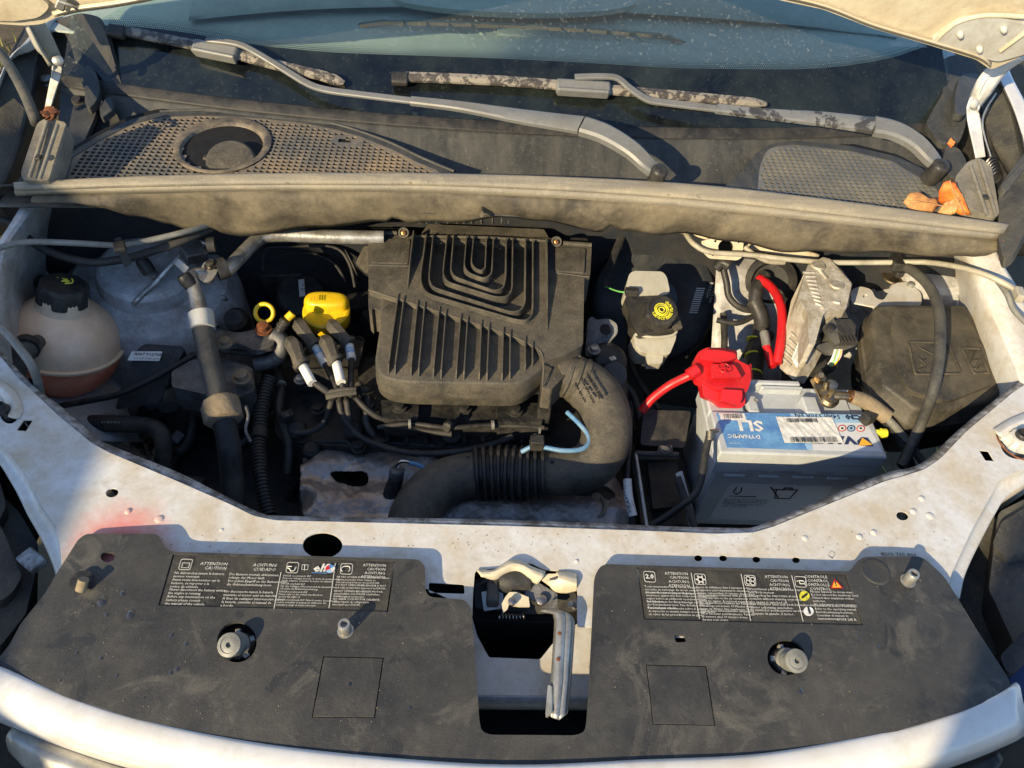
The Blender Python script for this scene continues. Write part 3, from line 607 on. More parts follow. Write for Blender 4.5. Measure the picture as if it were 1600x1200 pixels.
# merged grille hole minus basin rim is handled cell by cell
def lattice(name, out, z, px_, py_, skip, parent, m='grille', depth=.0034, bar=.30, x0=0, shear=0, solid_=None):
    W = [P(p[0], p[1], z) for p in out]; S = [[P(p[0], p[1], z) for p in s] for s in skip]
    xs = [p.x for p in W]; ys = [p.y for p in W]; vs, fs = [], []
    nx = int((max(xs)-min(xs))/px_)+2; ny = int((max(ys)-min(ys))/py_)+2
    ox = min(xs)+x0; oy = min(ys)
    for i in range(-1, nx):
        for j in range(ny):
            cx = ox+i*px_+j*shear; cy = oy+j*py_
            cs = [V((cx+a*px_, cy+b*py_, z)) for a, b in ((0, 0), (1, 0), (1, 1), (0, 1))]
            cc = V((cx+px_/2, cy+py_/2, z))
            if not any(inside(c, W) for c in cs+[cc]): continue
            if any(inside(cc, s) for s in S): continue
            full = all(inside(c, W) for c in cs) and not any(inside(c, s) for c in cs for s in S)
            b = len(vs); vs += cs
            if not full: fs.append((b, b+1, b+2, b+3)); continue
            e = bar/2
            ii = [V((cx+(e+.5*0)*px_ if a == 0 else cx+(1-e)*px_, cy+e*py_ if bb == 0 else cy+(1-e)*py_, z)) for a, bb in ((0, 0), (1, 0), (1, 1), (0, 1))]
            vs += ii+[p+V((0, 0, -depth)) for p in ii]
            for k in range(4):
                k2 = (k+1) % 4; fs.append((b+k, b+k2, b+4+k2, b+4+k)); fs.append((b+4+k, b+4+k2, b+8+k2, b+8+k))
    o = mk(name, vs, fs, m, parent, flat=True); o['kind'] = 'stuff'
    return o
def cutl(out, b):                                     # outline for skip regions
    return out
lattice('mesh_grille', Lh, ZL-.001, .0098, .0098, [bas, rnd([(520, 215), (560, 222), (556, 226), (530, 222)], 1)], cw)
plate('grille_surround', 'cowl', Lout, ZL, .012, cw, holes=[Lh], bev=.002)
Hw = [P(p[0], p[1], .08) for p in Lh]; vs, fs = solid([[p+V((0, 0, .0142)) for p in Hw]], V((0, 0, -.002))); mk('dark_hole_backing', vs, fs, 'deep', cw)  # near-black sheet close under the mesh, standing in for shade in its holes
# basin for the filler
bc = P(348, 228, ZL); br = rp(348, 228, ZL, 64)
vs, fs = [], []; K = 36
for a, h in ((1.15, .0010), (1.13, .0016), (1.01, .0018), (.97, .001), (.93, -.006), (.86, -.020), (.75, -.034), (.55, -.042), (.2, -.044)):
    for j in range(K): t = 2*math.pi*j/K; vs.append(bc+V((math.cos(t)*br*a, math.sin(t)*br*a*1.10-(1-a)*.022, h*1.25)))
for i in range(8):
    for j in range(K): a = i*K+j; b = i*K+(j+1) % K; fs.append((a, b, b+K, a+K))
fs.append(tuple(range(8*K, 9*K))); mk('filler_basin', vs, fs, 'basin', cw, ang=60)
wc = thing('washer_cap', 'round black washer filler cap in the dusty basin of the left grille', 'filler cap')
cc = P(362, 254, .092); ax = V((.1, -.42, 1)).normalized()
lathe('cap_lid', 'airbox', cc, ax, [(.034, -.016), (.035, -.002), (.038, .0), (.038, .004), (.034, .008), (.013, .010), (.002, .0102)], wc, seg=36)
box('thumb_tab', 'airbox', cc+V((-.034, .004, .004)), (.018, .018, .005), wc, rot=(-.3, .1, .1))
lathe('filler_neck', 'black_rubber', cc-ax*.012, ax, [(.026, -.04), (.026, 0), (.030, .001)], wc)
plate('washer_symbol', 'black_rubber', ell(340, 247, 12, 4, 20), lambda x, y: .0985-.02*0, .0006, wc, holes=[ell(340, 247, 9, 2.6, 18)], bev=0)
# moulded ridge between the two grilles
tube('cowl_ridge', 'cowl', [(250, 174, ZL), (330, 172, ZL), (430, 179, ZL), (520, 193, ZL), (600, 219, ZL), (660, 247, ZL), (710, 268, ZL)], .0025, cw)
# right grille
ZR = .100
Rout = rnd([(1120, 300), (1140, 285), (1165, 262), (1182, 238), (1200, 226), (1240, 219), (1330, 228), (1400, 244), (1440, 262), (1478, 288), (1500, 315), (1512, 366), (1400, 350), (1300, 334), (1118, 316)], 10)
Rh = rnd([(1182, 312), (1186, 262), (1196, 236), (1210, 228), (1245, 226), (1330, 236), (1395, 252), (1425, 270), (1465, 294), (1478, 342), (1400, 332), (1300, 318)], 8)
lattice('mesh_grille', Rh, ZR-.001, .0103, .0103, [], cw, m='grille_grey', shear=-.0002, depth=.0038)
plate('grille_surround', 'cowl', Rout, ZR, .012, cw, holes=[Rh], bev=.002)
Hw = [P(p[0], p[1], .08) for p in Rh]; vs, fs = solid([[p+V((0, 0, .0142)) for p in Hw]], V((0, 0, -.002))); mk('dark_hole_backing', vs, fs, 'deep', cw)  # same black backing: darkness of the right mesh holes put into the colour
text('SSS  G', 1148, 268, ZR, .013, 'cowl', cw, th=.001, name='moulded_letters')
# water streaks on the bare middle: slightly proud dried runs
# side corners of the cowl
def cpoly(name, m, pts, th=.01, parent=None, bev=.003, r=8): return poly(name, m, pts, th, parent or cw, bev, r)
cpoly('corner_panel', 'cowl', [(1455, 100, .15), (1490, 85, .17), (1520, 92, .17), (1535, 120, .16), (1512, 165, .14), (1508, 200, .13), (1498, 225, .12), (1470, 225, .12), (1446, 192, .13), (1476, 140, .15)], .012)
cpoly('corner_step', 'cowl', [(1500, 118, .17), (1520, 113, .17), (1540, 122, .17), (1522, 152, .16), (1508, 182, .155), (1492, 178, .155), (1492, 150, .165)], .012)
cpoly('corner_pad', 'cowl', [(1478, 225, .125), (1500, 232, .12), (1512, 255, .12), (1492, 280, .11), (1470, 262, .11)], .02)
cpoly('corner_panel', 'black_rubber', [(60, 55, .12), (88, 30, .15), (125, 20, .19), (150, 24, .19), (165, 50, .165), (178, 95, .135), (192, 138, .105), (165, 150, .09), (110, 150, .07), (90, 100, .08)], .008)
cpoly('corner_panel', 'cowl', [(95, 100, .10), (130, 110, .10), (140, 150, .09), (152, 175, .09), (130, 225, .085), (100, 240, .08), (92, 180, .09)], .01)
cpoly('corner_step', 'cowl', [(128, 112, .125), (138, 98, .13), (150, 112, .13), (157, 135, .12), (153, 155, .11), (140, 170, .11), (132, 160, .115), (133, 140, .12), (127, 130, .125)], .015)
cpoly('corner_step', 'cowl', [(155, 162, .105), (172, 148, .11), (180, 168, .105), (170, 176, .10), (157, 186, .10)], .012)
# ---- bonnet seal lip with scuttle wall
lp = thing('cowl_seal', 'long dusty grey rubber seal lip along the front of the cowl', 'rubber seal')
bk = [(22, 287), (200, 278), (400, 273), (600, 272), (700, 273), (900, 279), (1100, 291), (1300, 314), (1450, 334), (1576, 352)]
ft = [(24, 304), (200, 301), (400, 298), (600, 299), (700, 301), (900, 311), (1100, 327), (1300, 348), (1450, 364), (1560, 374)]
def lrow(f, z, dyy=0): return [P(a[0]+(b[0]-a[0])*f, a[1]+(b[1]-a[1])*f+dyy, z) for a, b in zip(bk, ft)]
LR = [lrow(0, .100), lrow(.0, .122), lrow(.08, .1245), lrow(.40, .1215), lrow(.55, .118), lrow(.62, .1135), lrow(.70, .114), lrow(.85, .110), lrow(1, .102)]
loft('seal_strip', 'lip_rubber', LR, lp, n=90, k=3, sol=.002)
# fine ribs of the lower bead, one ribbed band
cols = resample(sm(lrow(.68, .1145), 6), 250); cols2 = resample(sm(lrow(.98, .105), 6), 250)
vs, fs = [], []
for i in range(0, 249):
    a, b = cols[i], cols2[i]; a2, b2 = cols[i+1], cols2[i+1]; k = len(vs); h = V((0, -.0008, .0016))
    vs += [a+h, a.lerp(a2, .55)+h, b.lerp(b2, .55)+h, b+h, a-h, a.lerp(a2, .55)-h, b.lerp(b2, .55)-h, b-h]
    fs += [(k, k+1, k+2, k+3), (k, k+3, k+7, k+4), (k+1, k+5, k+6, k+2), (k+3, k+2, k+6, k+7)]
o = mk('seal_ribs', vs, fs, 'lip_rubber', lp, flat=True); o['kind'] = 'stuff'
wl = thing('scuttle_panel', 'dusty wavy black plastic panel hanging below the rubber seal', 'plastic panel')
tp = [(55, 304), (200, 299), (400, 297), (600, 298), (700, 300), (900, 310), (1100, 326), (1300, 347), (1450, 363), (1560, 373)]
bt = [(62, 306), (120, 311), (150, 318), (195, 337), (240, 353), (280, 361), (296, 352), (308, 353), (330, 363), (350, 366), (400, 358), (480, 354), (540, 352), (600, 345), (612, 336), (640, 344), (700, 342), (800, 340), (850, 345), (900, 352), (945, 357), (962, 346), (978, 357), (1060, 366), (1150, 375), (1250, 388), (1350, 396), (1420, 398), (1500, 396), (1545, 397), (1566, 380)]
def yw(x): return P(800, 306, .103).y-.004-.035*(x-.06)**2*0+0
T0 = resample(sm([P(x, y, .103)-V((0, .001, 0)) for x, y in tp], 5), 140)
bw = [P(x, y, .103) for x, y in bt]
T1 = []
bs_ = sorted([(hit, ) for hit in []])
for i, p in enumerate(T0):                              # drop each column to the wavy edge, leaning 8 degrees
    # find pixel bottom at the same column
    cpx = V((0, 0, 0)); q = RW.transposed() @ (p-EYE); px = 800+F*q.x/-q.z
    k = 0
    while k < len(bt)-2 and bt[k+1][0] < px: k += 1
    tt = min(max((px-bt[k][0])/(bt[k+1][0]-bt[k][0]), 0), 1); tt = tt*tt*(3-2*tt) if abs(bt[k+1][1]-bt[k][1]) > 6 else tt
    by = bt[k][1]+(bt[k+1][1]-bt[k][1])*tt
    r = hitpl(px, by, p, V((0, -1, -.16)).normalized()); T1.append(V((p.x, r.y+.006*math.sin(p.x*23)+.003*math.sin(p.x*61), r.z)))
rows = [[T0[j].lerp(T1[j], i/6)+V((0, -.008*math.sin(i/6*3.14)*(1+.6*math.sin(T0[j].x*19)), 0)) for j in range(140)] for i in range(7)]
vs, fs = gridm(rows); mk('hanging_skirt', vs, fs, 'scuttle', wl, sol=.0025)
for x, y in ((388, 319), (753, 318), (1163, 343)):
    c = P(x, y, .08); c.y = yw(0)-.012
    tube('plastic_peg', 'scuttle', [c+V((0, -.005, .002)), c+V((0, .012, .0))], .0035, wl, n=1, world=True, flat=1.6)
lathe('push_clip', 'scuttle', P(1532, 383, .075), (0, -1, .3), [(.007, 0), (.007, .002), (.003, .003)], wl)
# ---- hinge covers at both ends of the cowl
for lab, pts, grooves, sym in (('long dusty grey rubber hinge cover at the left end of the cowl', [(36, 281, .135), (32, 270, .14), (58, 192, .165), (72, 184, .17), (104, 191, .165), (96, 230, .15), (78, 281, .135)], [((46, 278), (75, 188)), ((62, 281), (90, 195))], (60, 246)),
                               ('dusty grey rubber hinge cover beside the leaves at the right end of the cowl', [(1492, 277, .13), (1512, 252, .14), (1532, 246, .145), (1550, 262, .14), (1562, 335, .12), (1552, 340, .12), (1515, 326, .12), (1496, 300, .125)], [((1516, 258), (1542, 336)), ((1530, 250), (1556, 336))], (1540, 308))):
    t = thing('hinge_cover', lab, 'cover', 'hinge covers at the ends of the cowl'); poly('cover_shell', 'hinge_rubber', pts, .035, t, .005, 6)
    for a, b in grooves:
        za = .141 if pts[0][0] < 800 else .132; zb = .170 if pts[0][0] < 800 else .124
        if pts[0][0] > 800: za, zb = .143, .124
        tube('moulded_rib', 'hinge_rubber', [(a[0], a[1], za), (b[0], b[1], zb)], .0028, t, n=1)
    c = P(sym[0], sym[1], .153 if pts[0][0] < 800 else .132)
    box('lift_tab', 'black_rubber', c, (.008, .010, .004), t, bev=.001)
# ================================================================ wipers
def wiper(label, blade, cap, con, armp, sec, nut, mm, mblade='blade'):
    t = thing('wiper', label, 'wiper', 'windscreen wipers')
    d = lambda x, y, o: P(x, y, zo(o))
    bl = resample(sm([d(x, y, .016) for x, y in blade], 5), 50)
    vs, fs = [], []
    for i, p in enumerate(bl):
        tdir = (bl[min(i+1, 49)]-bl[max(i-1, 0)]).normalized(); n = V((0, -TS, 1)).normalized(); s = n.cross(tdir).normalized()
        e = 1 if 1 < i < 48 else (.75 if i in (1, 48) else .4)
        vs += [p-s*.009*e, p-s*.008*e+n*.004*e, p+n*.0065*e, p+s*.008*e+n*.004*e, p+s*.009*e, p-n*.002]
    for i in range(49):
        for k in range(6): a = 6*i+k; b = 6*i+(k+1) % 6; fs.append((a, b, b+6, a+6))
    fs += [tuple(range(6)), tuple(range(294, 300))]
    mk('blade_spoiler', vs, fs, mblade, t, ang=25)
    vs, fs = [], []
    for i, p in enumerate(bl): n = V((0, -TS, 1)).normalized(); vs += [p-n*.002+V((0, -.003, 0)), p-n*.002+V((0, .003, 0)), p-n*.0155+V((0, .001, 0)), p-n*.0155-V((0, .001, 0))]
    for i in range(49):
        for k in range(4): a = 4*i+k; b = 4*i+(k+1) % 4; fs.append((a, b, b+4, a+4))
    mk('rubber_edge', vs, fs, 'black_rubber', t)
    a, b = cap; qa, qb = d(*a, .0205), d(*b, .0205); dirx = (qb-qa).normalized(); ang = math.atan2(dirx.y, dirx.x)
    box('end_cap', 'black_plastic', (qa+qb)/2-V((0, 0, .002)), ((qb-qa).length, .021, .013), t, rot=(math.radians(31), 0, ang), bev=.003)
    # connector
    ca, cb = d(*con[0], .022), d(*con[1], .022); dirx = (cb-ca).normalized(); ang = math.atan2(dirx.y, dirx.x); L = (cb-ca).length; cc = (ca+cb)/2
    box('connector', mm, cc-V((0, .004, .002)), (L, .024, .016), t, rot=(math.radians(31), 0, ang), bev=.004)
    box('connector_side', mm, cc+V((0, -.013, -.006)), (L*.95, .007, .018), t, rot=(math.radians(20), 0, ang), bev=.003)
    box('connector_latch', 'black_plastic', ca.lerp(cb, .82)+V((0, .003, .004)), (.012, .012, .008), t, rot=(math.radians(31), 0, ang), bev=.001)
    # arm: flat tapering bar
    pts = [V((*P(x, y, z), wd)) if not isinstance(z, tuple) else V((*d(x, y, z[0]), wd)) for x, y, z, wd in armp]
    q = resample4(sm(pts, 5), 60)
    bar(t, 'arm_rod', q[:], 'wiper_grey' if mm == 'wiper_grey' else mm, .0045)
    pts = [V((*(P(x, y, z) if not isinstance(z, tuple) else d(x, y, z[0])), wd)) for x, y, z, wd in sec[0]]
    bar(t, 'arm_channel', resample4(sm(pts, 5), 40), sec[2], .008)
    pts = [V((*(P(x, y, z) if not isinstance(z, tuple) else d(x, y, z[0])), wd)) for x, y, z, wd in sec[1]]
    bar(t, 'arm_head', resample4(sm(pts, 5), 40), 'wiper_grey', .013)
    x, y, z, R = nut; r = rp(x, y, z, R)
    lathe('nut_cap', 'black_plastic' if R < 17 else 'wiper_grey', P(x, y, z), (.05, -.35, 1), [(r, -.03), (r, .002), (r*.95, .006), (r*.75, .0095), (r*.4, .0115), (r*.05, .012)], t, seg=28)
    return t
def resample4(pts, n):
    L = [0]
    for a, b in zip(pts, pts[1:]): L.append(L[-1]+(V(b[:3])-V(a[:3])).length)
    out = []; j = 0
    for i in range(n):
        s = L[-1]*i/(n-1)
        while j < len(L)-2 and L[j+1] < s: j += 1
        out.append(pts[j].lerp(pts[j+1], min(max((s-L[j])/max(L[j+1]-L[j], 1e-9), 0), 1)))
    return out
def bar(parent, name, q, m, h, upv=V((0, -.35, 1))):
    vs, fs = [], []; n = len(q); prof = [(-1, -.5), (-1, .25), (-.72, .5), (.72, .5), (1, .25), (1, -.5)]
    for i in range(n):
        p = V(q[i][:3]); tdir = (V(q[min(i+1, n-1)][:3])-V(q[max(i-1, 0)][:3])).normalized()
        s = upv.cross(tdir).normalized(); u = tdir.cross(s).normalized(); wd = q[i][3]
        vs += [p+s*a*wd+u*b*h for a, b in prof]
    for i in range(n-1):
        for k in range(6): a = 6*i+k; b = 6*i+(k+1) % 6; fs.append((a, b, b+6, a+6))
    fs += [tuple(range(6)), tuple(range(6*(n-1), 6*n))]
    return mk(name, vs, fs, m, parent, ang=30)
wiper('grey wiper on the left side of the windscreen, peeling paint on its blade', [(168, 44), (230, 56), (300, 70), (370, 86), (440, 104), (500, 118), (538, 130)], ((168, 45), (196, 50)), ((303, 66), (372, 86)),
      [(322, 62, (.034,), .005), (370, 68, (.036,), .0052), (400, 82, (.036,), .0052), (440, 106, (.03,), .0055), (480, 130, (.03,), .0058), (510, 140, (.035,), .006), (560, 147, (.04,), .006), (650, 158, (.05,), .006)],
      ([(642, 157, (.048,), .0075), (720, 166, (.055,), .009), (810, 181, (.065,), .013), (908, 195, .165, .0165)], [(910, 196, .165, .0165), (945, 208, .163, .016), (985, 232, .155, .0145), (1010, 255, .142, .013), (1025, 268, .13, .012)], 'wiper_grey'), (1029, 270, .135, 13.5), 'wiper_grey')
wiper('grey wiper on the right side of the windscreen, patches of dark peeling on its arm', [(612, 120), (700, 123), (800, 128), (900, 136), (1000, 145), (1100, 154), (1198, 163)], ((612, 121), (638, 122)), ((869, 130), (953, 138)),
      [(898, 120, (.034,), .0055), (940, 119, (.037,), .0055), (965, 122, (.037,), .0055), (985, 138, (.034,), .006), (1012, 155, (.032,), .0065), (1040, 160, (.035,), .0065), (1122, 170, (.045,), .0068)],
      ([(1118, 169, (.044,), .0085), (1200, 178, (.05,), .010), (1290, 186, (.06,), .014), (1368, 196, .165, .0175)], [(1366, 196, .165, .0175), (1400, 204, .163, .017), (1432, 222, .155, .0155), (1455, 246, .142, .014), (1466, 258, .13, .013)], 'wiper_peel'), (1468, 262, .135, 14.0), 'wiper_grey')
# ================================================================ leaves
def leaf(label, m, pts, vein, lift):
    t = []
    q = [V((*P(x, y, z),)) for x, y, z in pts]; c = sum(q, V())/len(q); n = len(q); vs, fs = [], []
    for a in (1, .8, .55, .3):
        for i, p in enumerate(q): vs.append(c.lerp(p, a)+V((0, 0, lift*(1-a*a)+.003*math.sin(i*2.1+a*5)*a)))
    vs.append(c+V((0, 0, lift)))
    for k in range(3):
        for i in range(n): a = k*n+i; b = k*n+(i+1) % n; fs.append((a, b, b+n, a+n))
    for i in range(n): fs.append((3*n+i, 3*n+(i+1) % n, 4*n))
    o = thing('dry_leaf', label, 'leaf', 'dry autumn leaves')
    mk('leaf_blade', vs, fs, m, o, sol=.0006, ang=70)
    tube('leaf_stem', 'leaf_brown', [(a, b, d+lift*.3) for a, b, d in vein], .0009, o, seg=6)
leaf('curled brown and orange dry leaf lying on the right mesh grille', 'leaf_brown', [(1412, 314, .118), (1420, 304, .125), (1432, 301, .125), (1450, 308, .122), (1462, 311, .118), (1466, 322, .112), (1458, 331, .108), (1440, 332, .108), (1420, 326, .110)], [(1416, 314, .12), (1440, 316, .125), (1475, 322, .12)], .006)
leaf('bright orange dry leaf standing upright beside the right hinge cover', 'leaf_orange', [(1467, 312, .115), (1466, 300, .13), (1474, 286, .145), (1482, 280, .15), (1492, 286, .145), (1498, 300, .135), (1512, 318, .125), (1516, 338, .112), (1500, 336, .11), (1482, 322, .112)], [(1484, 282, .15), (1492, 305, .135), (1508, 336, .115)], .008)
leaf('pale tan curled leaf leaning on the bright orange leaf', 'leaf_brown', [(1466, 330, .110), (1475, 318, .12), (1490, 312, .13), (1505, 302, .135), (1498, 322, .125), (1492, 334, .115), (1478, 336, .11)], [(1466, 332, .11), (1490, 318, .125), (1504, 304, .135)], .004)
leaf('small brown leaf standing by the right end of the rubber seal', 'leaf_orange', [(1562, 404, .09), (1560, 390, .10), (1566, 376, .115), (1574, 373, .118), (1574, 388, .108), (1568, 408, .09)], [(1562, 406, .09), (1568, 376, .115)], .003)
leaf('scrap of dry leaf stuck in the lower right corner of the windscreen', 'leaf_orange', [(1481, 222, .135), (1485, 217, .14), (1492, 224, .135), (1487, 229, .13)], [(1482, 220, .138), (1490, 227, .132)], .002)
t = thing('rust_flake', 'clump of rust flakes on top of the left hinge cover', 'rust')
for i in range(14):
    c = P(78+random.uniform(-10, 10), 178+random.uniform(-8, 8), .175+random.uniform(0, .012)); lathe('flake', 'rust', c, (random.uniform(-1, 1), random.uniform(-1, 1), 1), [(.003, -.001), (random.uniform(.005, .009), 0), (.003, .0015)], t, seg=7)
# ================================================================ radiator cover
cv = thing('radiator_cover', 'dusty black plastic radiator cover across the front with two wrinkled warning labels', 'plastic cover')
def zc(x, y): return .0135-.8*max(0, .36-y)**2-.5*max(0, abs(x-.06)-.38)**2+.0006*math.sin(9*x+5*y+1)
cl = [(0, 1040, 4), (-2, 1028, 6), (15, 1007, 5), (32, 975, 5), (72, 925, 10), (90, 893, 8), (105, 870, 8), (122, 843, 5), (134, 834, 6), (246, 834, 8), (254, 846, 4), (260, 858, 5), (272, 862, 6), (400, 866), (655, 874, 9), (664, 885, 4), (665, 925, 8), (672, 933, 8), (727, 937, 10), (737, 952, 8), (749, 1125, 6), (752, 1142, 8), (765, 1148, 8), (900, 1149, 10), (914, 1143, 8), (917, 1125, 6), (929, 900, 8), (940, 881, 12), (1200, 889, 3), (1328, 893, 6), (1339, 877, 5), (1350, 870, 7), (1440, 869, 12), (1475, 900, 12), (1500, 940, 8), (1525, 982, 8), (1550, 1020, 8), (1577, 1062, 8), (1581, 1074, 5), (1572, 1084, 6), (1502, 1112), (1400, 1143), (1200, 1181), (1000, 1192), (800, 1200), (600, 1188), (400, 1165), (225, 1128), (100, 1088)]
hls = [ell(370, 1003, 31, 32, 36), ell(1229, 1027, 30, 28, 36), ell(168, 870, 11, 8.5, 24), rnd([(1053, 992, 4), (1070, 991, 4), (1073, 1003, 4), (1056, 1004, 4)], 4)]
sq = []
for q in ([(505, 1025), (600, 1027), (586, 1122), (487, 1121)], [(1009, 1038), (1104, 1040), (1118, 1134), (1020, 1132)]):
    sq.append(q); hls.append([V(p) for p in q])
lb = [[(270, 866), (618, 877), (606, 956), (247, 946)], [(995, 886), (1321, 897), (1349, 977), (1006, 968)]]
for q in lb: hls.append([V(p) for p in q])
CZ = lambda x, y: zc(x, y)
def cplate(name, m, out, o, th, parent, holes=(), bev=.0006): return plate(name, m, out, lambda x, y: zc(x, y)+o, th, parent, holes, bev)
Lc = [[P(p[0], p[1], zc) for p in l] for l in [rnd(cl, 4)]+hls]
for l in Lc:
    for p in l: p.z = 0
vs, fs = solid(Lc, V((0, 0, -.0045)))
bm = bmesh.new(); bv = [bm.verts.new(v) for v in vs]
for f in fs:
    try: bm.faces.new([bv[i] for i in f])
    except ValueError: pass
for i in range(34): bmesh.ops.bisect_plane(bm, geom=bm.verts[:]+bm.edges[:]+bm.faces[:], plane_co=(0, .225+i*.009, 0), plane_no=(0, 1, 0))
for i in range(36): bmesh.ops.bisect_plane(bm, geom=bm.verts[:]+bm.edges[:]+bm.faces[:], plane_co=(-.50+i*.032, 0, 0), plane_no=(1, 0, 0))
bmesh.ops.dissolve_degenerate(bm, dist=1e-5, edges=bm.edges)
bm.verts.ensure_lookup_table(); bm.verts.index_update()
vs = [V((v.co.x, v.co.y, v.co.z+zc(v.co.x, v.co.y))) for v in bm.verts]; fs = [tuple(v.index for v in f.verts) for f in bm.faces]; bm.free()
cover_o = mk('cover_shell', vs, fs, 'cover', cv, bev=.0011)
def inset(q, k): c = sum([V(p) for p in q], V((0, 0)))/len(q); return [c+(V(p)-c)*(1-k/(V(p)-c).length) for p in q]
for q in sq: cplate('square_lid', 'cover', inset(q, 1.7), -.0003, .004, cv, bev=.0007); cplate('lid_gap_floor', 'deep', [V(p) for p in q], -.0035, .001, cv)
vs, fs = [], []
for x, y, r in ((160, 940, 9), (192, 927, 6), (204, 960, 8), (167, 960, 4), (291, 1006, 4), (277, 1045, 4), (267, 1050, 4), (158, 1028, 3.5), (183, 1055, 3), (268, 992, 4), (94, 1063, 2.5), (1250, 1080, 6), (1343, 1000, 3), (415, 1075, 2.5), (545, 1070, 3), (640, 1105, 4), (1372, 1010, 3), (120, 1020, 3), (225, 1090, 2.5)):
    c_ = P(x, y, lambda a, b: zc(a, b)+.0002); rr_ = rp(x, y, .01, r)*.8; b0 = len(vs); vs.append(c_+V((0, 0, rr_*.35)))
    for a_, h_ in ((.6, .26), (1, 0)):
        for j in range(12): vs.append(c_+V((math.cos(j*.5236)*rr_*a_, math.sin(j*.5236)*rr_*a_*1.3, rr_*h_)))
    for j in range(12): k = (j+1) % 12; fs += [(b0, b0+1+j, b0+1+k), (b0+1+j, b0+13+j, b0+13+k, b0+1+k)]
o = mk('water_drop', vs, fs, 'drop', cv, ang=80); o['kind'] = 'stuff'
# rubber bump stops standing in their holes
for i, (x, y) in enumerate(((370, 1003), (1230, 1027))):
    t = thing('bump_stop', ('round grey rubber bump stop in the left hole of the radiator cover', 'round grey rubber bump stop in the right hole of the radiator cover')[i], 'bump stop', 'rubber bump stops in the radiator cover')
    c = P(x+(2, -1)[i], y+6, .002); ax = V(((-.12, .05)[i], -.40, 1)).normalized()
    lathe('base_cup', 'black_rubber', P(x, y, .004), V((0, 0, 1)), [(.0235, -.03), (.0235, -.012), (.020, -.010), (.018, -.013), (.0155, -.013)], t)
    for k in range(5):
        a = .5+k*1.256; box('base_lug', 'chrome_grey', c+V((math.cos(a)*.0145, math.sin(a)*.0145, .000)), (.007, .006, .006), t, rot=(0, 0, a), bev=.001)
    lathe('rubber_buffer', 'grey_cable', c, ax, [(.0135, -.012), (.0135, .004), (.0115, .006), (.0105, .016), (.0115, .018), (.0122, .021), (.0118, .0245), (.0085, .0255), (.0083, .0245), (.0055, .0255), (.0028, .0255), (.0024, .022), (.001, .022)], t, seg=32)
for x, y, hgt, mm, lab in ((540, 986, .016, 'zinc', 'pale threaded bush standing on the left half of the radiator cover'), (1418, 908, .017, 'zinc', 'pale threaded bush near the right top corner of the radiator cover')):
    t = thing('threaded_bush', lab, 'bush', 'pale bushes on the radiator cover'); c = P(x, y, .0135)
    lathe('bush_body', mm, c, (0, 0, 1), [(.0085, 0), (.0085, .0012), (.0068, .0018), (.0064, hgt), (.0057, hgt+.0012), (.0038, hgt+.0012), (.0036, hgt-.006), (.001, hgt-.006)], t, seg=24)
t = thing('rubber_peg', 'tan rubber peg leaning in a hole near the left corner of the radiator cover', 'peg')
tube('peg_stem', 'foam', [(126, 922, .014), (131, 905, .024)], .0055, t, n=1)
lathe('peg_foot', 'black_rubber', P(128, 908, .0135), (0, 0, 1), [(.012, 0), (.012, .0015), (.006, .002)], t)
cplate('hole_rim', 'slam_white', [V((1052, 990)), V((1072, 990)), V((1073, 997)), V((1053, 996))], -.0045, .001, cv)
lathe('hole_dimple', 'cover', P(1368, 893, zc), (0, 0, 1), [(.017, -.0002), (.0155, .0009), (.013, .0010), (.0115, .0003), (.004, .0003)], cv)
# wrinkled labels with print
def lerp2(a, b, t): return (a[0]+(b[0]-a[0])*t, a[1]+(b[1]-a[1])*t)
def wrinkled(q, parent, seed):
    from mathutils import noise as NZ
    q = inset(q, 2.0); nx, ny = 150, 44; rows = []
    for j in range(ny+1):
        r = []
        for i in range(nx+1):
            a = lerp2(q[0], q[1], i/nx); b = lerp2(q[3], q[2], i/nx); p = lerp2(a, b, j/ny); w3 = P(p[0], p[1], lambda x, y: zc(x, y)-.0012)
            s = V((w3.x*42+seed, w3.y*55+w3.x*18, seed)); k = NZ.noise(s)+.5*NZ.noise(s*2.3); ridge = max(0, 1-abs(NZ.noise(s*.55+V((3, 9, 2))))*7)
            e = min(1, min(i, nx-i)/6, min(j, ny-j)/4); w3.z += e*(.0005*k+.0012*ridge*max(0, NZ.noise(s*.4)))
            r.append(w3)
        rows.append(r)
    vs, fs = gridm(rows); l = mk('warning_label', vs, fs, 'label', parent, ang=80)
    cplate('label_bed', 'cover', [V(p) for p in q], -.0028, .001, parent)
    return l
LBL = wrinkled(lb[0], cv, 1.0); LBR = wrinkled(lb[1], cv, 7.0)
def fr(q, o=.0006, m='print_white', parent=None, wpx=.8, name='printed_frame'):
    L = [V(p) for p in q]; cplate(name, m, L, o, .0002, parent, [inset(L, wpx)], 0)
def sk(px, py, w_, h_, k):                            # parallelogram leaning with the ground perspective (k = horizontal drift per row)
    return [(px+k*h_, py), (px+w_+k*h_, py+w_*.033), (px+w_, py+w_*.033+h_), (px, py+h_)]
def tx(b, x, y, s, par, al='LEFT', **kw): return text(b, x, y, zc, s, 'print_white', par, align=al, **kw)
S1 = .0040
def icon(x, y, k, par): fr(rnd(sk(x, y, 19, 17, k), 4), parent=par, name='icon_frame')
icon(278, 873, .29, LBL); fr(sk(283, 879, 12, 8, .27), parent=LBL, name='battery_icon', wpx=1.0)
tx('ATTENTION\nCAUTION', 355, 884, .0052, LBL, 'RIGHT', italic=.2)
tx('Ne débranchez jamais la batterie\nmoteur tournant.\nAvant toute intervention sur la\nbatterie, se reporter à la\nnotice du véhicule.', 272, 897, S1, LBL, italic=.1)
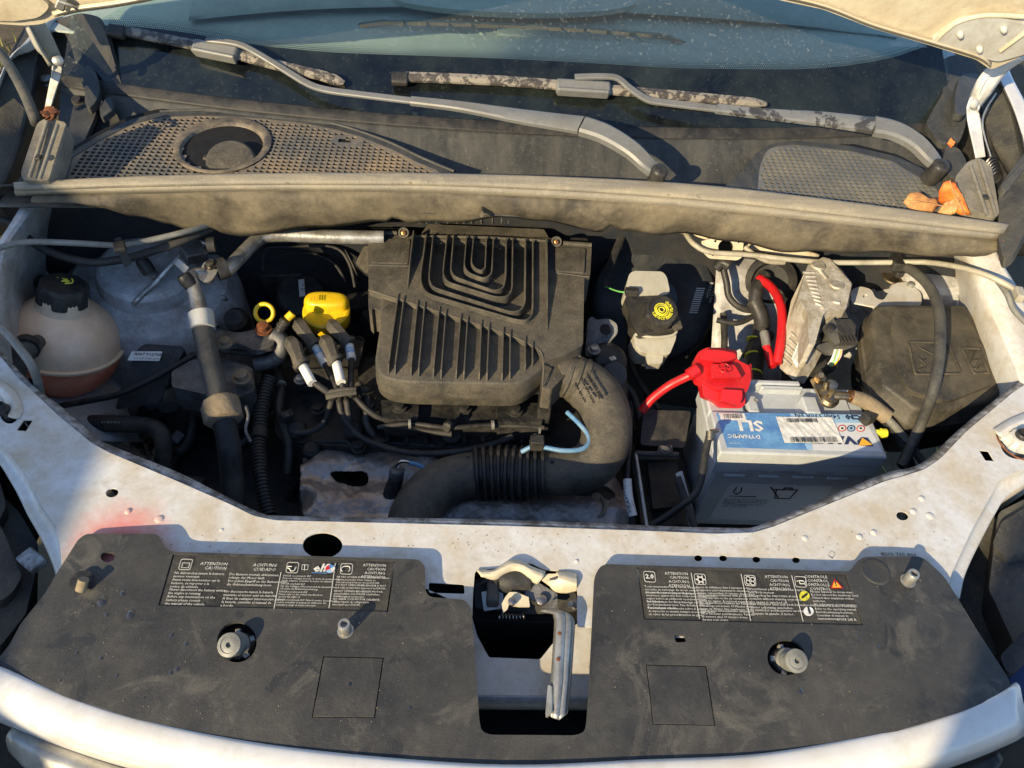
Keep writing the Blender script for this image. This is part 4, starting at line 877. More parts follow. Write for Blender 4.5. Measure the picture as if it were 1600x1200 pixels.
tx('Never disconnect the battery whilst\nthe engine is running.\nBefore any intervention on the\nbattery please consult\nthe manual of the vehicle.', 264, 923, S1, LBL, italic=.1)
tx('ACHTUNG\nCUIDADO', 432, 886, .0052, LBL, 'RIGHT', italic=.2)
tx('Die Batterie niemals abklemmen,\nsolange der Motor läuft.\nVor jedem Eingriff an der Batterie bitte\ndie Gebrauchsanleitung lesen.', 358, 899, S1, LBL, italic=.1)
tx('No desconecte nunca la batería\nmientras el motor esté en marcha.\nA fines de cualquier intervención sobre\nla batería, consulte el manual de\na bordo.', 350, 926, S1, LBL, italic=.1)
for a, b in (((439, 894), (428, 951)), ((524, 880), (514, 950))):
    cplate('column_line', 'print_white', [V((a[0]-.5, a[1])), V((a[0]+.5, a[1])), V((b[0]+.5, b[1])), V((b[0]-.5, b[1]))], .0006, .0002, LBL, bev=0)
icon(446, 878, .16, LBL)
tube('oil_icon', 'print_white', [(449, 887, .0145), (453, 889, .0145), (454, 892, .0145), (459, 892, .0145), (463, 886, .0145)], .0006, LBL, n=1, seg=4); tube('oil_icon', 'print_white', [(449, 885, .0145), (456, 885, .0145)], .0006, LBL, n=1, seg=4)
fr(sk(471, 882, 10, 8, .1), parent=LBL, name='book_icon'); tube('book_icon', 'print_white', [(476.5, 882, .0145), (476, 891, .0145)], .0005, LBL, n=1, seg=4)
tx('elf', 488, 893, .0135, LBL, bold=.0004, italic=.2, sx=1.15)
lg = P(516, 889, lambda x, y: zc(x, y)+.0008)
for k, mm in ((0, 'label_blue'), (1, 'red'), (2, 'label_sky'), (3, 'print_white')):
    a0 = .5+k*1.57; vs = [lg+V((0, 0, .0002*k))]+[lg+V((math.cos(a0+j*.28)*.0052, math.sin(a0+j*.28)*.0052, .0002*k)) for j in range(7)]
    mk('elf_emblem', vs, [(0, j, j+1) for j in range(1, 7)], mm, LBL, flat=True)
cplate('elf_underline', 'label_blue', [V((487, 894)), V((511, 895)), V((511, 896)), V((486, 895))], .0006, .0002, LBL, bev=0)
for k, s in enumerate(('DACIA recommande ELF\nPour vos vidanges moteur, le choix du moteur et de\nl’huile adaptée, consulter la notice du véhicule.', 'DACIA empfiehlt ELF\nFür den richtigen Ölwechsel und die Auswahl des\nÖls siehe die Bedienungsanleitung.', 'DACIA recommends ELF\nPlease refer to the vehicle handbook to\nchoose the right oil.', 'DACIA recomienda ELF. Para el cambio de aceite del\nmotor consultar el manual de utilización del\nvehículo y elegir el aceite adecuado.')):
    tx(s, 442-k*3, 901+k*12.5, .0029, LBL)
icon(531, 880, .1, LBL); tube('circuit_icon', 'print_white', [(535, 893, .0145), (533, 889, .0145), (537, 885, .0145), (545, 885, .0145), (547, 889, .0145), (545, 893, .0145)], .0005, LBL, n=3, seg=4)
tx('ATTENTION\nCAUTION\nACHTUNG\nATTENCIÓN', 603, 886, .0045, LBL, 'RIGHT', line=1.05)
for k, s in enumerate(('NE PAS OUVRIR MOTEUR CHAUD, utiliser\nliquide préconisé. Pour remise en\nétat adressez-vous au réseau DACIA.', 'DO NOT OPEN WHEN ENGINE IS HOT\nand only coolant fluid approved by DACIA.', 'NICHT ÖFFNEN BEI HEISSEM MOTOR,\nausschließlich vom DACIA empfohlene\nKühlflüssigkeit verwenden.', 'NO ABRIR CON MOTOR CALIENTE,\nutilizar líquido de refrigeración\nautorizado por DACIA.')):
    tx(s, 526-k*2, 903+(0, 12.5, 22, 34.5)[k], .0031, LBL)
# right label
def iconr(x, y, k, par): fr(rnd([(x, y), (x+18, y+1), (x+21-1, y+18), (x+2, y+17)], 4), parent=par, name='icon_frame')
iconr(1005, 892, -.1, LBR); tx('2.0', 1009, 904, .0075, LBR, bold=.0003)
tx('ATTENTION\nCAUTION\nACHTUNG\nATENCIÓN', 1075, 899, .0047, LBR, 'RIGHT', line=1.05)
for k, s in enumerate(('Toute intervention sur le circuit d’injection\nnécessite un nettoyage du circuit complet du\nmoteur. Voir prescriptions du garage.', 'Absolutely insist to respect that no one from\nintervenes against this fuel components of the\nengine before an additional operation damage\nfuel injection.', 'Bei Arbeiten an der Einspritzanlage sofort\nder Kundendienst lesen. Nur Arbeiten vom\nKundendienst erlaubt.', 'Para cualquier intervención sobre el circuito\nde inyección se vaciará siempre el accionar\nun curso de los procedimientos en garaje.')):
    tx(s, 1007+k*1.8, 918+(0, 9, 23, 33)[k]*1.02, .0036, LBR)
for a, b in (((1080, 895), (1093, 967)), ((1158, 897), (1173, 970)), ((1237, 899), (1255, 971))):
    cplate('column_line', 'print_white', [V((a[0]-.5, a[1])), V((a[0]+.5, a[1])), V((b[0]+.5, b[1])), V((b[0]-.5, b[1]))], .0006, .0002, LBR, bev=0)
iconr(1084, 896, 0, LBR); ic = P(1094.5, 905.5, lambda x, y: zc(x, y)+.0006)
for k in range(6): a = k*1.047; box('snow_icon', 'print_white', ic+V((math.cos(a)*.0042, math.sin(a)*.0042, 0)), (.0025, .0016, .0004), LBR, rot=(0, 0, a), bev=0)
lathe('snow_icon', 'print_white', ic, (0, 0, 1), [(.0036, 0), (.0036, .0003), (.0022, .0003), (.0022, 0)], LBR, seg=16)
for k, s in enumerate(('En cas de défaillance faire l’entretien et faire\nfonctionner périodiquement le climatiseur toute\nl’année, cela pendant 10 minutes chaque mois\nmême en hiver.', 'For a good air-conditioner with air conditioning\nperiodically turn on the air-conditioner\nduring the winter. A technical assistance\nafter use.', 'Zur einwandfreien Funktion der Klimaanlage\nKlimaanlage mindestens 10 Minuten laufen\nlassen, im Winter. Nur zugelassene Teile\nverwenden.', 'Para un buen funcionamiento climatizador,\nhacer funcionar periódicamente. También\nen invierno unos 10 minutos al mes\ndurante todo el año.')):
    tx(s, 1088+k*2.2, 919+k*12.2, .0035, LBR)
iconr(1162, 898, 0, LBR); ic = P(1172.5, 907.5, lambda x, y: zc(x, y)+.0006)
for k in range(4): a = k*1.57+.6; lathe('fan_icon', 'print_white', ic+V((math.cos(a)*.0035, math.sin(a)*.0035, 0)), (0, 0, 1), [(.0028, 0), (.0028, .0003), (.0019, .0003), (.0019, 0)], LBR, seg=12)
tx('ATTENTION\nCAUTION\nACHTUNG\nATENCIÓN', 1231, 904, .0047, LBR, 'RIGHT', line=1.05)
for k, s in enumerate(('Le ventilateur peut se mettre en marche\nsans arrêt moteur.', 'The cooling fan may rotate at any\nmoment without warning even when\nthe engine is switched off.', 'Der Ventilator kann sich noch bei stehendem\nMotor selbsttätig einschalten.', 'El ventilador puede ponerse en marcha\ndespués de parado el motor.')):
    tx(s, 1168+k*2, 922+(0, 10, 23.5, 33)[k], .0040, LBR)
iconr(1241, 900, 0, LBR); tube('oil_icon', 'print_white', [(1245, 908, .0145), (1249, 907, .0145), (1250, 912, .0145), (1256, 912, .0145), (1260, 907, .0145)], .0006, LBR, n=1, seg=4); tube('oil_icon', 'print_white', [(1250, 907, .0145), (1256, 908, .0145)], .0006, LBR, n=1, seg=4)
tx('CONTROLE\nCONTROL\nKONTROLLE\nCONTROL', 1293, 904, .0050, LBR, 'RIGHT', line=1.0)
cplate('warning_triangle', 'red', rnd([(1304, 904), (1318, 919), (1298, 919)], 1), .0005, .0003, LBR, bev=0); cplate('warning_triangle_fill', 'orange', rnd([(1304.3, 906.5), (1314.5, 917.5), (1300.5, 917.5)], .6), .0008, .0003, LBR, bev=0); text('!', 1304.5, 916, zc, .009, 'print_black', LBR, lift=.0012, bold=.0003)
cplate('yellow_disc', 'yellow_print', ell(1257, 931, 8, 7.6, 22, .3), .0006, .0003, LBR, bev=0); tube('disc_mark', 'print_black', [(1253, 934, .0148), (1261, 928, .0148)], .0012, LBR, n=1, seg=4)
cplate('info_disc', 'label_white', ell(1263.5, 955, 8, 7.2, 22, .3), .0006, .0003, LBR, bev=0); text('i', 1263, 959, zc, .012, 'print_black', LBR, lift=.0012, bold=.0006)
tx('Ne pas dépasser le niveau maxi.\nDo not exceed the maximum level.\nÖlstand über maximum stellen\nverboten.\nNo sobrepasar el nivel máximo.', 1266, 926, .0038, LBR)
tx('Consulter la notice d’entretien.\nRefer to the operating manual.\nBetriebsanleitung beachten.\nConsultar el manual de\nmantenimiento.', 1272, 948, .0038, LBR)
tx('87078 245 R', 1308, 970, .0042, LBR)
# ================================================================ hood latch
lt = thing('hood_latch', 'hood latch with a bent worn release lever in the gap of the front panel', 'latch')
loft('curled_flange', 'hood_under', [L3((745, 892, .001), (770, 893, .001), (785, 885, .003), (798, 877, .005), (812, 878, .004), (830, 887, .003), (852, 895, .001)), L3((750, 898, .005), (772, 896, .006), (786, 890, .008), (800, 884, .009), (815, 886, .008), (830, 894, .007), (848, 902, .004)), L3((756, 899, -.003), (772, 904, -.005), (786, 898, -.005), (800, 894, -.005), (812, 896, -.006), (826, 905, -.006), (840, 911, -.008))], lt, n=30, k=5)
loft('curled_flange', 'hood_under', [L3((869, 896, .001), (885, 895, .001), (901, 897, .001)), L3((872, 904, .005), (886, 908, .006), (901, 912, .004)), L3((855, 907, -.003), (866, 922, -.008), (884, 925, -.01), (902, 922, -.008))], lt, n=20, k=5)
poly('curled_flange', 'hood_under', [(846, 897, -.004), (875, 896, -.003), (875, 912, -.006), (858, 915, -.008), (846, 906, -.006)], .003, lt, .001, 2)
ring_ = [P(780+i*.9, 962+6*math.sin(i*1.05), -.035+.006*math.cos(i*1.05)) for i in range(46)]; tube('return_spring', 'steel', ring_, .0011, lt, world=True, n=2, seg=6)
poly('latch_plate', 'cast', [(819, 910, -.012), (836, 907, -.010), (871, 928, -.014), (871, 953, -.022), (850, 950, -.022), (820, 930, -.014)], .004, lt, .001, 3)
poly('catch_hook', 'hood_under', [(786, 958, -.012), (784, 943, -.010), (790, 932, -.008), (796, 925, -.007), (806, 925, -.007), (826, 933, -.01), (828, 948, -.012), (812, 948, -.012), (800, 946, -.011), (795, 945, -.011), (793, 952, -.012)], .004, lt, .0006, 1)
poly('latch_body', 'black_plastic', [(742, 905, -.03), (800, 900, -.028), (850, 915, -.03), (900, 925, -.03), (902, 955, -.04), (830, 960, -.045), (742, 950, -.04)], .02, lt, .003, 6)
lathe('latch_spring', 'black_rubber', P(806, 905, -.014), (1, .1, 0), [(.012, -.02), (.015, -.015), (.016, 0), (.015, .015), (.010, .02)], lt)
box('latch_post', 'fender_plastic', P(770, 922, -.02), (.014, .035, .02), lt, bev=.003)
bolt(P(899, 944, -.012), .004, .008, 'alu', lt, (-1, -.3, .5))
la = L3((843, 955, -.004), (864, 960, .010), (866, 972, .010), (860, 1066, .003), (856, 1117, -.004))
lb_ = L3((846, 952, -.002), (867, 957, .019), (873, 968, .020), (868, 1066, .011), (862, 1121, .002))
lc = L3((862, 950, -.003), (884, 957, .018), (885, 968, .019), (880, 1066, .010), (874, 1125, .002))
ld = L3((868, 950, -.005), (893, 960, .015), (896, 972, .015), (890, 1066, .007), (886, 1116, .000))
le_ = L3((869, 952, -.010), (896, 964, .006), (899, 975, .006), (893, 1066, -.001), (888, 1112, -.006))
for nm_, ra, rb_ in (('lever_side', la, lb_), ('release_lever', lb_, lc), ('lever_slope', lc, ld), ('lever_side', ld, le_)): loft(nm_, 'zinc', [ra, rb_], lt, n=30, k=1, sol=.0015, smooth=False)
for x, y, z in ((874, 990, .017), (872, 1030, .014)): lathe('lever_rivet', 'rust', P(x, y, z), (0, -.1, 1), [(.0022, 0), (.002, .001), (.0008, .0014)], lt, seg=10)
lathe('latch_rivet', 'steel', P(846, 938, -.013), (0, -.2, 1), [(.006, -.002), (.006, .002), (.003, .0035)], lt, seg=16); lathe('latch_rivet', 'steel', P(800, 940, -.006), (0, -.2, 1), [(.0045, -.002), (.0045, .002), (.002, .003)], lt, seg=16)
tube('latch_cable', 'black_rubber', [(748, 912, -.02), (770, 905, -.012), (795, 915, -.015), (812, 930, -.012)], .0028, lt)
poly('latch_plate', 'zinc', [(752, 925, -.022), (785, 918, -.02), (788, 950, -.028), (756, 955, -.03)], .003, lt, .0006, 2)
poly('lever_tongue', 'zinc', [(856, 1070, .006), (862, 1072, .010), (862, 1112, .006), (853, 1122, .001), (852, 1116, .0)], .002, lt, .0006, 2)
# ================================================================ engine and its surroundings
DZ = .065
eng = thing('engine', 'grimy dark engine block and cylinder head below the air box', 'engine')
def blk(name, m, out, z, th, r=5, bev=.004, par=None, hl=()): return plate(name, m, rnd(out, r), z, th, par or eng, hl, bev)
blk('cylinder_head', 'dark_engine', [(440, 560), (880, 545), (950, 640), (940, 700), (560, 700), (440, 690)], -.125, .12)
blk('rocker_cover', 'dark_engine', [(560, 560), (860, 560), (872, 650), (800, 662), (700, 662), (600, 655), (560, 640)], -.085, .05, 8)
for x0, y0, x1, y1 in ((595, 625, 655, 655), (775, 628, 850, 660)): blk('cover_lug', 'dark_engine', [(x0, y0), (x1, y0+2), (x1-2, y1), (x0+3, y1)], -.07, .04, 3)
for x, y, z in ((624, 637, -.066), (805, 643, -.066), (725, 640, -.08), (578, 637, -.08), (470, 592, -.08), (497, 640, -.11), (760, 680, -.12), (560, 700, -.12), (690, 672, -.115)): bolt(P(x, y, z), .008, .010, 'dark_engine', eng)
for i in range(9): blk('head_rib', 'dark_engine', [(600+i*30, 660), (606+i*30, 660), (608+i*30, 690), (602+i*30, 690)], -.112, .02, 1, .001)
blk('engine_block', 'dark_engine', [(180, 620), (450, 600), (470, 830), (300, 830), (230, 700)], -.24, .15)
blk('engine_block', 'dark_engine', [(460, 700), (960, 700), (1000, 830), (470, 830)], -.22, .15)
blk('thermostat_housing', 'dark_engine', [(425, 600), (470, 560), (560, 600), (560, 690), (470, 700), (430, 680)], -.13, .08, 10)
lathe('plug_well', 'black_rubber', P(463, 675, -.13), (0, -.2, 1), [(.02, -.03), (.02, 0), (.017, .006), (.008, .01)], eng)
for x, y in ((463, 672), (552, 672), (706, 680), (800, 676)): lathe('plug_boot', 'black_rubber', P(x, y, -.115), (0, -.35, 1), [(.015, -.03), (.016, 0), (.015, .008), (.009, .012)], eng)
blk('side_cover', 'cast', [(268, 565), (330, 555), (390, 570), (400, 620), (370, 640), (270, 610)], -.12, .05, 8)
blk('gearbox', 'dark_engine', [(90, 640), (300, 590), (440, 640), (440, 800), (300, 800), (120, 700)], -.27, .1, 10)
blk('gear_lever_plate', 'zinc', [(140, 671), (182, 669), (183, 679), (142, 682)], -.17, .004, 1, .001); blk('gear_lever_plate', 'foam', [(180, 695), (200, 688), (203, 698), (186, 702)], -.18, .01, 2, .001)
for x, y, z, r in ((200, 640, -.19, .02), (160, 655, -.2, .016), (230, 668, -.21, .02), (300, 640, -.18, .025), (280, 690, -.22, .02)): lathe('gearbox_boss', 'dark_engine', P(x, y, z), (random.uniform(-.3, .3), -.3, 1), [(r, -.03), (r, 0), (r*.7, .006), (r*.3, .008)], eng)
random.seed(3)
for i in range(46):                                     # clutter of brackets and castings in the dark depth
    x = random.uniform(190, 1000); y = random.uniform(560, 800); z = random.uniform(-.26, -.19)
    if 560 < x < 860 and y < 660: continue
    box('casting_lug', random.choice(['dark_engine', 'dark_engine', 'black_plastic', 'cast']) if x < 460 else 'dark_engine', P(x, y, z), (random.uniform(.01, .05), random.uniform(.01, .04), random.uniform(.02, .05)), eng, rot=(random.uniform(-.4, .4), random.uniform(-.4, .4), random.uniform(0, 3)), bev=.003)
wl2 = thing('engine_wiring', 'tangle of dusty black looms and plugs beside the ignition coil', 'wiring')
for pts, r in (([(425, 560, -.10), (440, 600, -.09), (436, 640, -.10), (450, 690, -.12), (448, 740, -.15)], .007), ([(560, 600, -.07), (575, 625, -.07), (572, 660, -.09), (590, 690, -.11)], .006), ([(300, 640, -.14), (350, 660, -.13), (400, 655, -.13), (440, 640, -.12)], .005), ([(590, 668, -.08), (640, 662, -.075), (700, 668, -.075), (770, 664, -.08), (850, 668, -.08)], .004), ([(190, 700, -.16), (230, 720, -.17), (270, 760, -.2)], .006), ([(880, 560, -.08), (930, 575, -.09), (985, 610, -.12), (1000, 660, -.15)], .006), ([(1000, 470, -.08), (985, 520, -.1), (990, 580, -.13), (1030, 640, -.15)], .005)): tube('taped_loom', 'black_plastic', pts, r, wl2)
for x, y, z in ((572, 610, -.06), (448, 650, -.09), (590, 692, -.10), (702, 664, -.07), (402, 650, -.12), (236, 724, -.16)): box('loom_plug', 'black_plastic', P(x, y, z), (.022, .014, .014), wl2, rot=(.2, .3, x*.1), bev=.002); box('plug_tab', 'fender_plastic', P(x, y-2, z+.009), (.008, .008, .003), wl2, rot=(.2, .3, x*.1), bev=.001)
for x, y, z in ((440, 600, -.085), (640, 662, -.07), (770, 664, -.075), (350, 660, -.125)): lathe('cable_band', 'grey_cable', P(x, y, z), (1, .1, 0) if x > 450 else (0, 1, .1), [(.0078, -.002), (.0078, .002)], wl2, seg=14)
# mount bracket
DZ = .03
mb = thing('engine_mount', 'grey cast engine mount bracket with a rusty bolt beside the yellow dipstick ring', 'engine mount')
plate('mount_plate', 'cast', rnd([(330, 523), (345, 515), (372, 520), (395, 515), (430, 512), (428, 540), (400, 548), (370, 535), (348, 543), (335, 538)], 6), -.06, .01, mb, bev=.002)
bolt(P(352, 537, -.055), .008, .01, 'foam', mb); bolt(P(412, 516, -.055), .009, .012, 'rust', mb); bolt(P(378, 591, -.075), .010, .012, 'foam', mb)
plate('mount_block', 'cast', rnd([(268, 580), (300, 562), (345, 560), (395, 575), (398, 610), (370, 622), (330, 618), (268, 604)], 5), -.09, .05, mb, bev=.004)
tube('mount_arm', 'cast', [(425, 522, -.06), (440, 535, -.07), (432, 560, -.09), (400, 570, -.10)], .012, mb)
lathe('mount_buffer', 'black_rubber', P(368, 498, -.10), (0, -.5, 1), [(.02, -.03), (.02, 0), (.014, .008), (.005, .008)], mb)
DZ = .05
# dipstick
ds = thing('dipstick', 'yellow ring handle of the oil dipstick in front of the dark gap', 'dipstick')
c = P(413, 489, -.03); k = rp(413, 489, -.03, 14)
RX = RW @ V((1, 0, 0)); RY = (RW @ V((0, 1, 0))*.9+V((0, 0, .1))).normalized()
tube('ring_handle', 'yellow', [c+(RX*math.cos(a)+RY*math.sin(a))*k for a in [i*math.pi/10 for i in range(21)]], .0035, ds, world=True, n=2)
tube('dipstick_stem', 'yellow', [(415, 504, -.038), (417, 512, -.05)], .0035, ds, n=1)
st = thing('sensor_tube', 'ribbed black sensor stub with a yellow tip left of the ignition leads', 'sensor')
tube('sensor_sleeve', 'black_plastic', [(432, 540, -.06), (438, 515, -.035), (447, 500, -.02)], .009, st, corr=(.008, .0015)); tube('sensor_tip', 'yellow', [(449, 498, -.018), (457, 490, -.012)], .0065, st, n=1)
lathe('sensor_collar', 'brass', P(437, 527, -.045), (.2, .3, 1), [(.012, -.004), (.012, .004), (.008, .005)], st); tube('sensor_base', 'black_plastic', [(440, 545, -.075), (436, 530, -.055)], .012, st, n=1)
# oil cap
oc = thing('oil_cap', 'bright yellow oil filler cap with a raised grip bar', 'oil cap')
c = P(511, 492, -.06); ax = V((0, -.12, 1)); R = rp(511, 490, -.05, 37)
lathe('cap_base', 'yellow', c, ax, [(R*.55, -.05), (R*.55, -.02), (R*.86, -.018), (R*.95, -.012), (R, .008), (R*.98, .012), (R*.9, .014), (R*.1, .014)], oc, seg=44)
vs, fs = [], []
g0 = c+ax.normalized()*.013
hb = [(-.97, .0), (-.9, .26), (-.6, .40), (.0, .42), (.6, .40), (.9, .26), (.97, 0), (.9, -.26), (.6, -.40), (0, -.42), (-.6, -.40), (-.9, -.26)]
for s, h in ((1, -.002), (1, .007), (.96, .014), (.86, .0175), (.5, .019)):
    for a, b in hb: vs.append(g0+V((a*R*s, b*R*s*1.15+.01, h)))
for i in range(4):
    for j in range(12): a = i*12+j; b = i*12+(j+1) % 12; fs.append((a, b, b+12, a+12))
fs.append(tuple(range(48, 60))); mk('grip_bar', vs, fs, 'yellow', oc, sub=1, ang=60)
for i in range(3): tube('grip_groove', 'orange', [(487+i*4, 463, -.02), (486.5+i*4, 471, -.02)], .0007, oc, n=1, seg=6)
# ignition coil
co = thing('ignition_coil', 'black ignition coil pack with a bright rim under the four ignition leads', 'ignition coil')
co_out = [(455, 570), (470, 530), (565, 525), (570, 531), (560, 572), (552, 576), (460, 578)]
plate('coil_body', 'black_plastic', rnd(co_out, 3), -.075, .05, co, bev=.002); plate('coil_rim', 'dark_engine', rnd(co_out, 3), -.070, .004, co, [inset(rnd(co_out, 3), 3)], .0006)
bolt(P(470, 594, -.09), .007, .008, 'zinc', co)
leads = [((456, 537), (472, 570), (484, 592), (519, 618), 0, [(519, 622), (514, 640), (505, 662), (485, 674), (462, 676)]),
         ((468, 508), (492, 540), (508, 568), (528, 612), 1, [(530, 626), (536, 650), (560, 680), (600, 698), (650, 708), (720, 705), (775, 692), (800, 682)]),
         ((510, 535), (525, 565), (531, 590), (538, 612), 0, [(541, 624), (545, 650), (550, 668)]),
         ((521, 510), (545, 537), (549, 560), (548, 612), 1, [(553, 618), (580, 645), (620, 665), (665, 673), (706, 678)])]
labs = ['ignition lead with a grey boot and white sleeve, lower left of the four', 'ignition lead with a blue white sleeve, upper left of the four', 'ignition lead with a white sleeve in the middle of the four', 'ignition lead with a short white sleeve, rightmost of the four']
for (a, b, s2, e, blu, run), lab in zip(leads, labs):
    t = thing('ignition_lead', lab, 'ignition lead', 'ignition leads on the coil')
    zb = -.035 if blu else -.02; r0 = .0125
    am = lerp2(a, b, .5)
    tube('lead_boot', 'airbox', [(a[0]-3, a[1]-5, zb-.01, .008), (a[0], a[1], zb+.002, .0115), (a[0]+3, a[1]+4, zb+.003, .0125), (am[0], am[1], zb+.003, .0105), (b[0]-4, b[1]-5, zb, .0105), (b[0]-1, b[1]-2, zb-.002, .0125), (b[0]+1, b[1], zb-.003, .0118)], .01, t, seg=6, n=3)
    tube('boot_collar', 'airbox', [(b[0]-3, b[1]-4, zb-.001), (b[0]+1, b[1]+1, zb-.003)], .0135, t, n=1, seg=8)
    box('boot_tab', 'airbox', P(a[0]+12, a[1]+12, zb-.006), (.008, .014, .012), t, rot=(0, 0, .6), bev=.002); tube('boot_stub', 'black_rubber', [(a[0]+3, a[1]+6, zb), (a[0]+6, a[1]+14, zb-.04)], .010, t, n=1)
    d2 = V((s2[0]-b[0], s2[1]-b[1])).normalized()
    tube('white_sleeve', 'white_cable', [(b[0]+d2.x*3, b[1]+d2.y*3, zb-.004), (s2[0]+d2.x*(8 if not blu else 2), s2[1]+d2.y*(8 if not blu else 2), zb-.008)], .0072, t, n=1)
    if blu: tube('sleeve_print', 'label_sky', [(b[0]+d2.x*9, b[1]+d2.y*9, zb-.0045), (b[0]+d2.x*16, b[1]+d2.y*16, zb-.005)], .0074, t, n=1)
    tube('lead_cable', 'black_rubber', [(b[0], b[1], zb-.004), (s2[0], s2[1], zb-.008), (e[0], e[1], -.045)]+[(x, y, -.05-.055*min(1, (i+1)/3)) for i, (x, y) in enumerate(run)], .0050, t)
t = thing('cable_comb', 'dusty grey clip holding the four ignition leads together', 'cable clip')
tube('comb_bar', 'airbox', [(509, 620, -.042), (530, 615, -.04), (556, 612, -.042)], .0062, t, seg=8, flat=.7); tube('comb_bar', 'airbox', [(511, 614, -.040), (530, 610, -.038), (556, 608, -.04)], .004, t, seg=8)
DZ = .065
# corrugated conduit left
t = thing('corrugated_conduit', 'black corrugated conduit running down the left of the engine', 'conduit')
tube('conduit_tube', 'black_plastic', [(424, 590, -.07), (414, 615, -.08), (408, 650, -.09), (404, 700, -.10), (408, 750, -.11), (420, 805, -.13)], .0115, t, corr=(.0055, .0022)); lathe('tape_wrap', 'dark_engine', P(406, 678, -.095), (0, .7, .1), [(.0125, -.008), (.0125, .008)], t)
# heat shield
hs = thing('heat_shield', 'brownish silver exhaust heat shield with an oval slot', 'heat shield')
def zh(x, y): return -.13+.015*math.sin((y-.55)*28)-.06*max(0, .56-y)*2-abs(x+.0)*.05
shp = rnd([(470, 700, 12), (482, 690, 8), (560, 692, 6), (700, 700, 10), (860, 712, 8), (980, 745, 10), (985, 830, 5), (480, 830, 5), (468, 780, 14)], 8)
slot = rnd([(514, 738, 6), (530, 735, 4), (572, 736, 6), (577, 745, 6), (570, 756, 6), (552, 757, 4), (525, 750, 6)], 5)
W = [P(p[0], p[1], -.135) for p in shp]; S = [P(p[0], p[1], -.135) for p in slot]
# fine grid clipped to the outline, pressed relief
ZH = -.135-DZ
from mathutils import noise as NZ
x0 = min(p.x for p in W); x1 = max(p.x for p in W); y0 = min(p.y for p in W); y1 = max(p.y for p in W); st_ = .0016; vs, fs, idx = [], [], {}
def vid(i, j):
    if (i, j) not in idx:
        x = x0+i*st_; y = y0+j*st_; e = min([(V((x, y, ZH))-p).length for p in W[::3]])
        dr = max(0, .03-e)/.03
        z = ZH-.035*dr**2+.004*math.sin(y*95+1.5)*(1-dr)+.003*math.sin(x*45)-(max(0, .60-y))*.35+.0035*NZ.noise(V((x*38, y*38, 4)))+.0012*NZ.noise(V((x*120, y*120, 1)))
        idx[(i, j)] = len(vs); vs.append(V((x, y, z)))
    return idx[(i, j)]
for i in range(int((x1-x0)/st_)):
    for j in range(int((y1-y0)/st_)):
        cpt = V((x0+(i+.5)*st_, y0+(j+.5)*st_, 0))
        if inside(cpt, W) and not inside(cpt, S): fs.append((vid(i, j), vid(i+1, j), vid(i+1, j+1), vid(i, j+1)))
mk('shield_sheet', vs, fs, 'shield', hs, sol=.001, ang=70)
tube('shield_edge', 'dark_engine', [(488, 690, -.125), (540, 690, -.125), (552, 702, -.128), (562, 704, -.128), (578, 692, -.125), (680, 697, -.125)], .004, hs)
for x_, y_ in ((650, 712), (800, 730), (930, 780)): bolt(P(x_, y_, -.135), .007, .008, 'foam', hs)
lathe('shield_stud', 'dark_engine', P(486, 702, -.13), (0, -.2, 1), [(.014, -.01), (.014, .004), (.009, .008)], hs)
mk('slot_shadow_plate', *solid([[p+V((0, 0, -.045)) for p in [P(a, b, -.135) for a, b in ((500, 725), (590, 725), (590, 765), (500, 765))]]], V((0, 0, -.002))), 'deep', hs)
o2 = thing('oxygen_sensor', 'oxygen sensor with white wires standing beside the black intake hose', 'sensor')
tube('sensor_body', 'black_rubber', [(609, 790, -.15, .015), (614, 765, -.125, .013), (619, 745, -.10, .010)], .012, o2); lathe('sensor_ferrule', 'cast', P(620, 735, -.09), (.1, .15, 1), [(.011, -.022), (.011, .003), (.009, .006), (.007, .006), (.005, .003)], o2)
for k in range(3): tube('sensor_wire', 'white_cable' if k else 'black_rubber', [(619+k*1.5, 730, -.085), (622+k, 725-k, -.075), (630, 722-k, -.07), (645, 724, -.08)], .0016, o2, seg=6)
tube('wire_sleeve', 'blue_cable', [(639, 723, -.076), (655, 727, -.085), (680, 742, -.1)], .0035, o2)
# ================================================================ air box
ab = thing('air_box', 'dusty black ribbed plastic air filter box in the middle of the bay', 'air filter box')
ZA = .03
up_out = [(575, 362, 4), (632, 362, 1), (645, 366, 1), (860, 372, 1), (880, 376, 1), (925, 380, 3), (922, 432, 2), (913, 434, 2), (911, 540, 6), (886, 553, 4), (849, 566, 4), (838, 544, 8), (810, 529, 6), (786, 520, 3), (710, 495, 3), (620, 467, 3), (576, 453, 4)]
fld = rnd([(665, 373), (659, 425), (657, 445, 10), (668, 463, 10), (808, 504, 8), (826, 503, 8), (833, 492, 8), (833, 383)], 4)
plate('lid', 'airbox', rnd(up_out, 3), ZA, .055, ab, [fld], bev=.0015)
plate('lid_well', 'airbox', fld, ZA-.011, .003, ab, bev=0)
lo_out = [(598, 458, 3), (620, 462, 2), (790, 516, 3), (842, 540, 4), (850, 566, 4), (846, 573, 6), (818, 594, 12), (800, 598, 8), (640, 594, 8), (608, 590, 12), (593, 578, 10), (590, 562, 6), (596, 520, 4)]
zlo = ZA-.009
lo = rnd(lo_out, 5, 5); T = [P(p[0], p[1], zlo) for p in lo]; ctr = sum(T, V())/len(T)
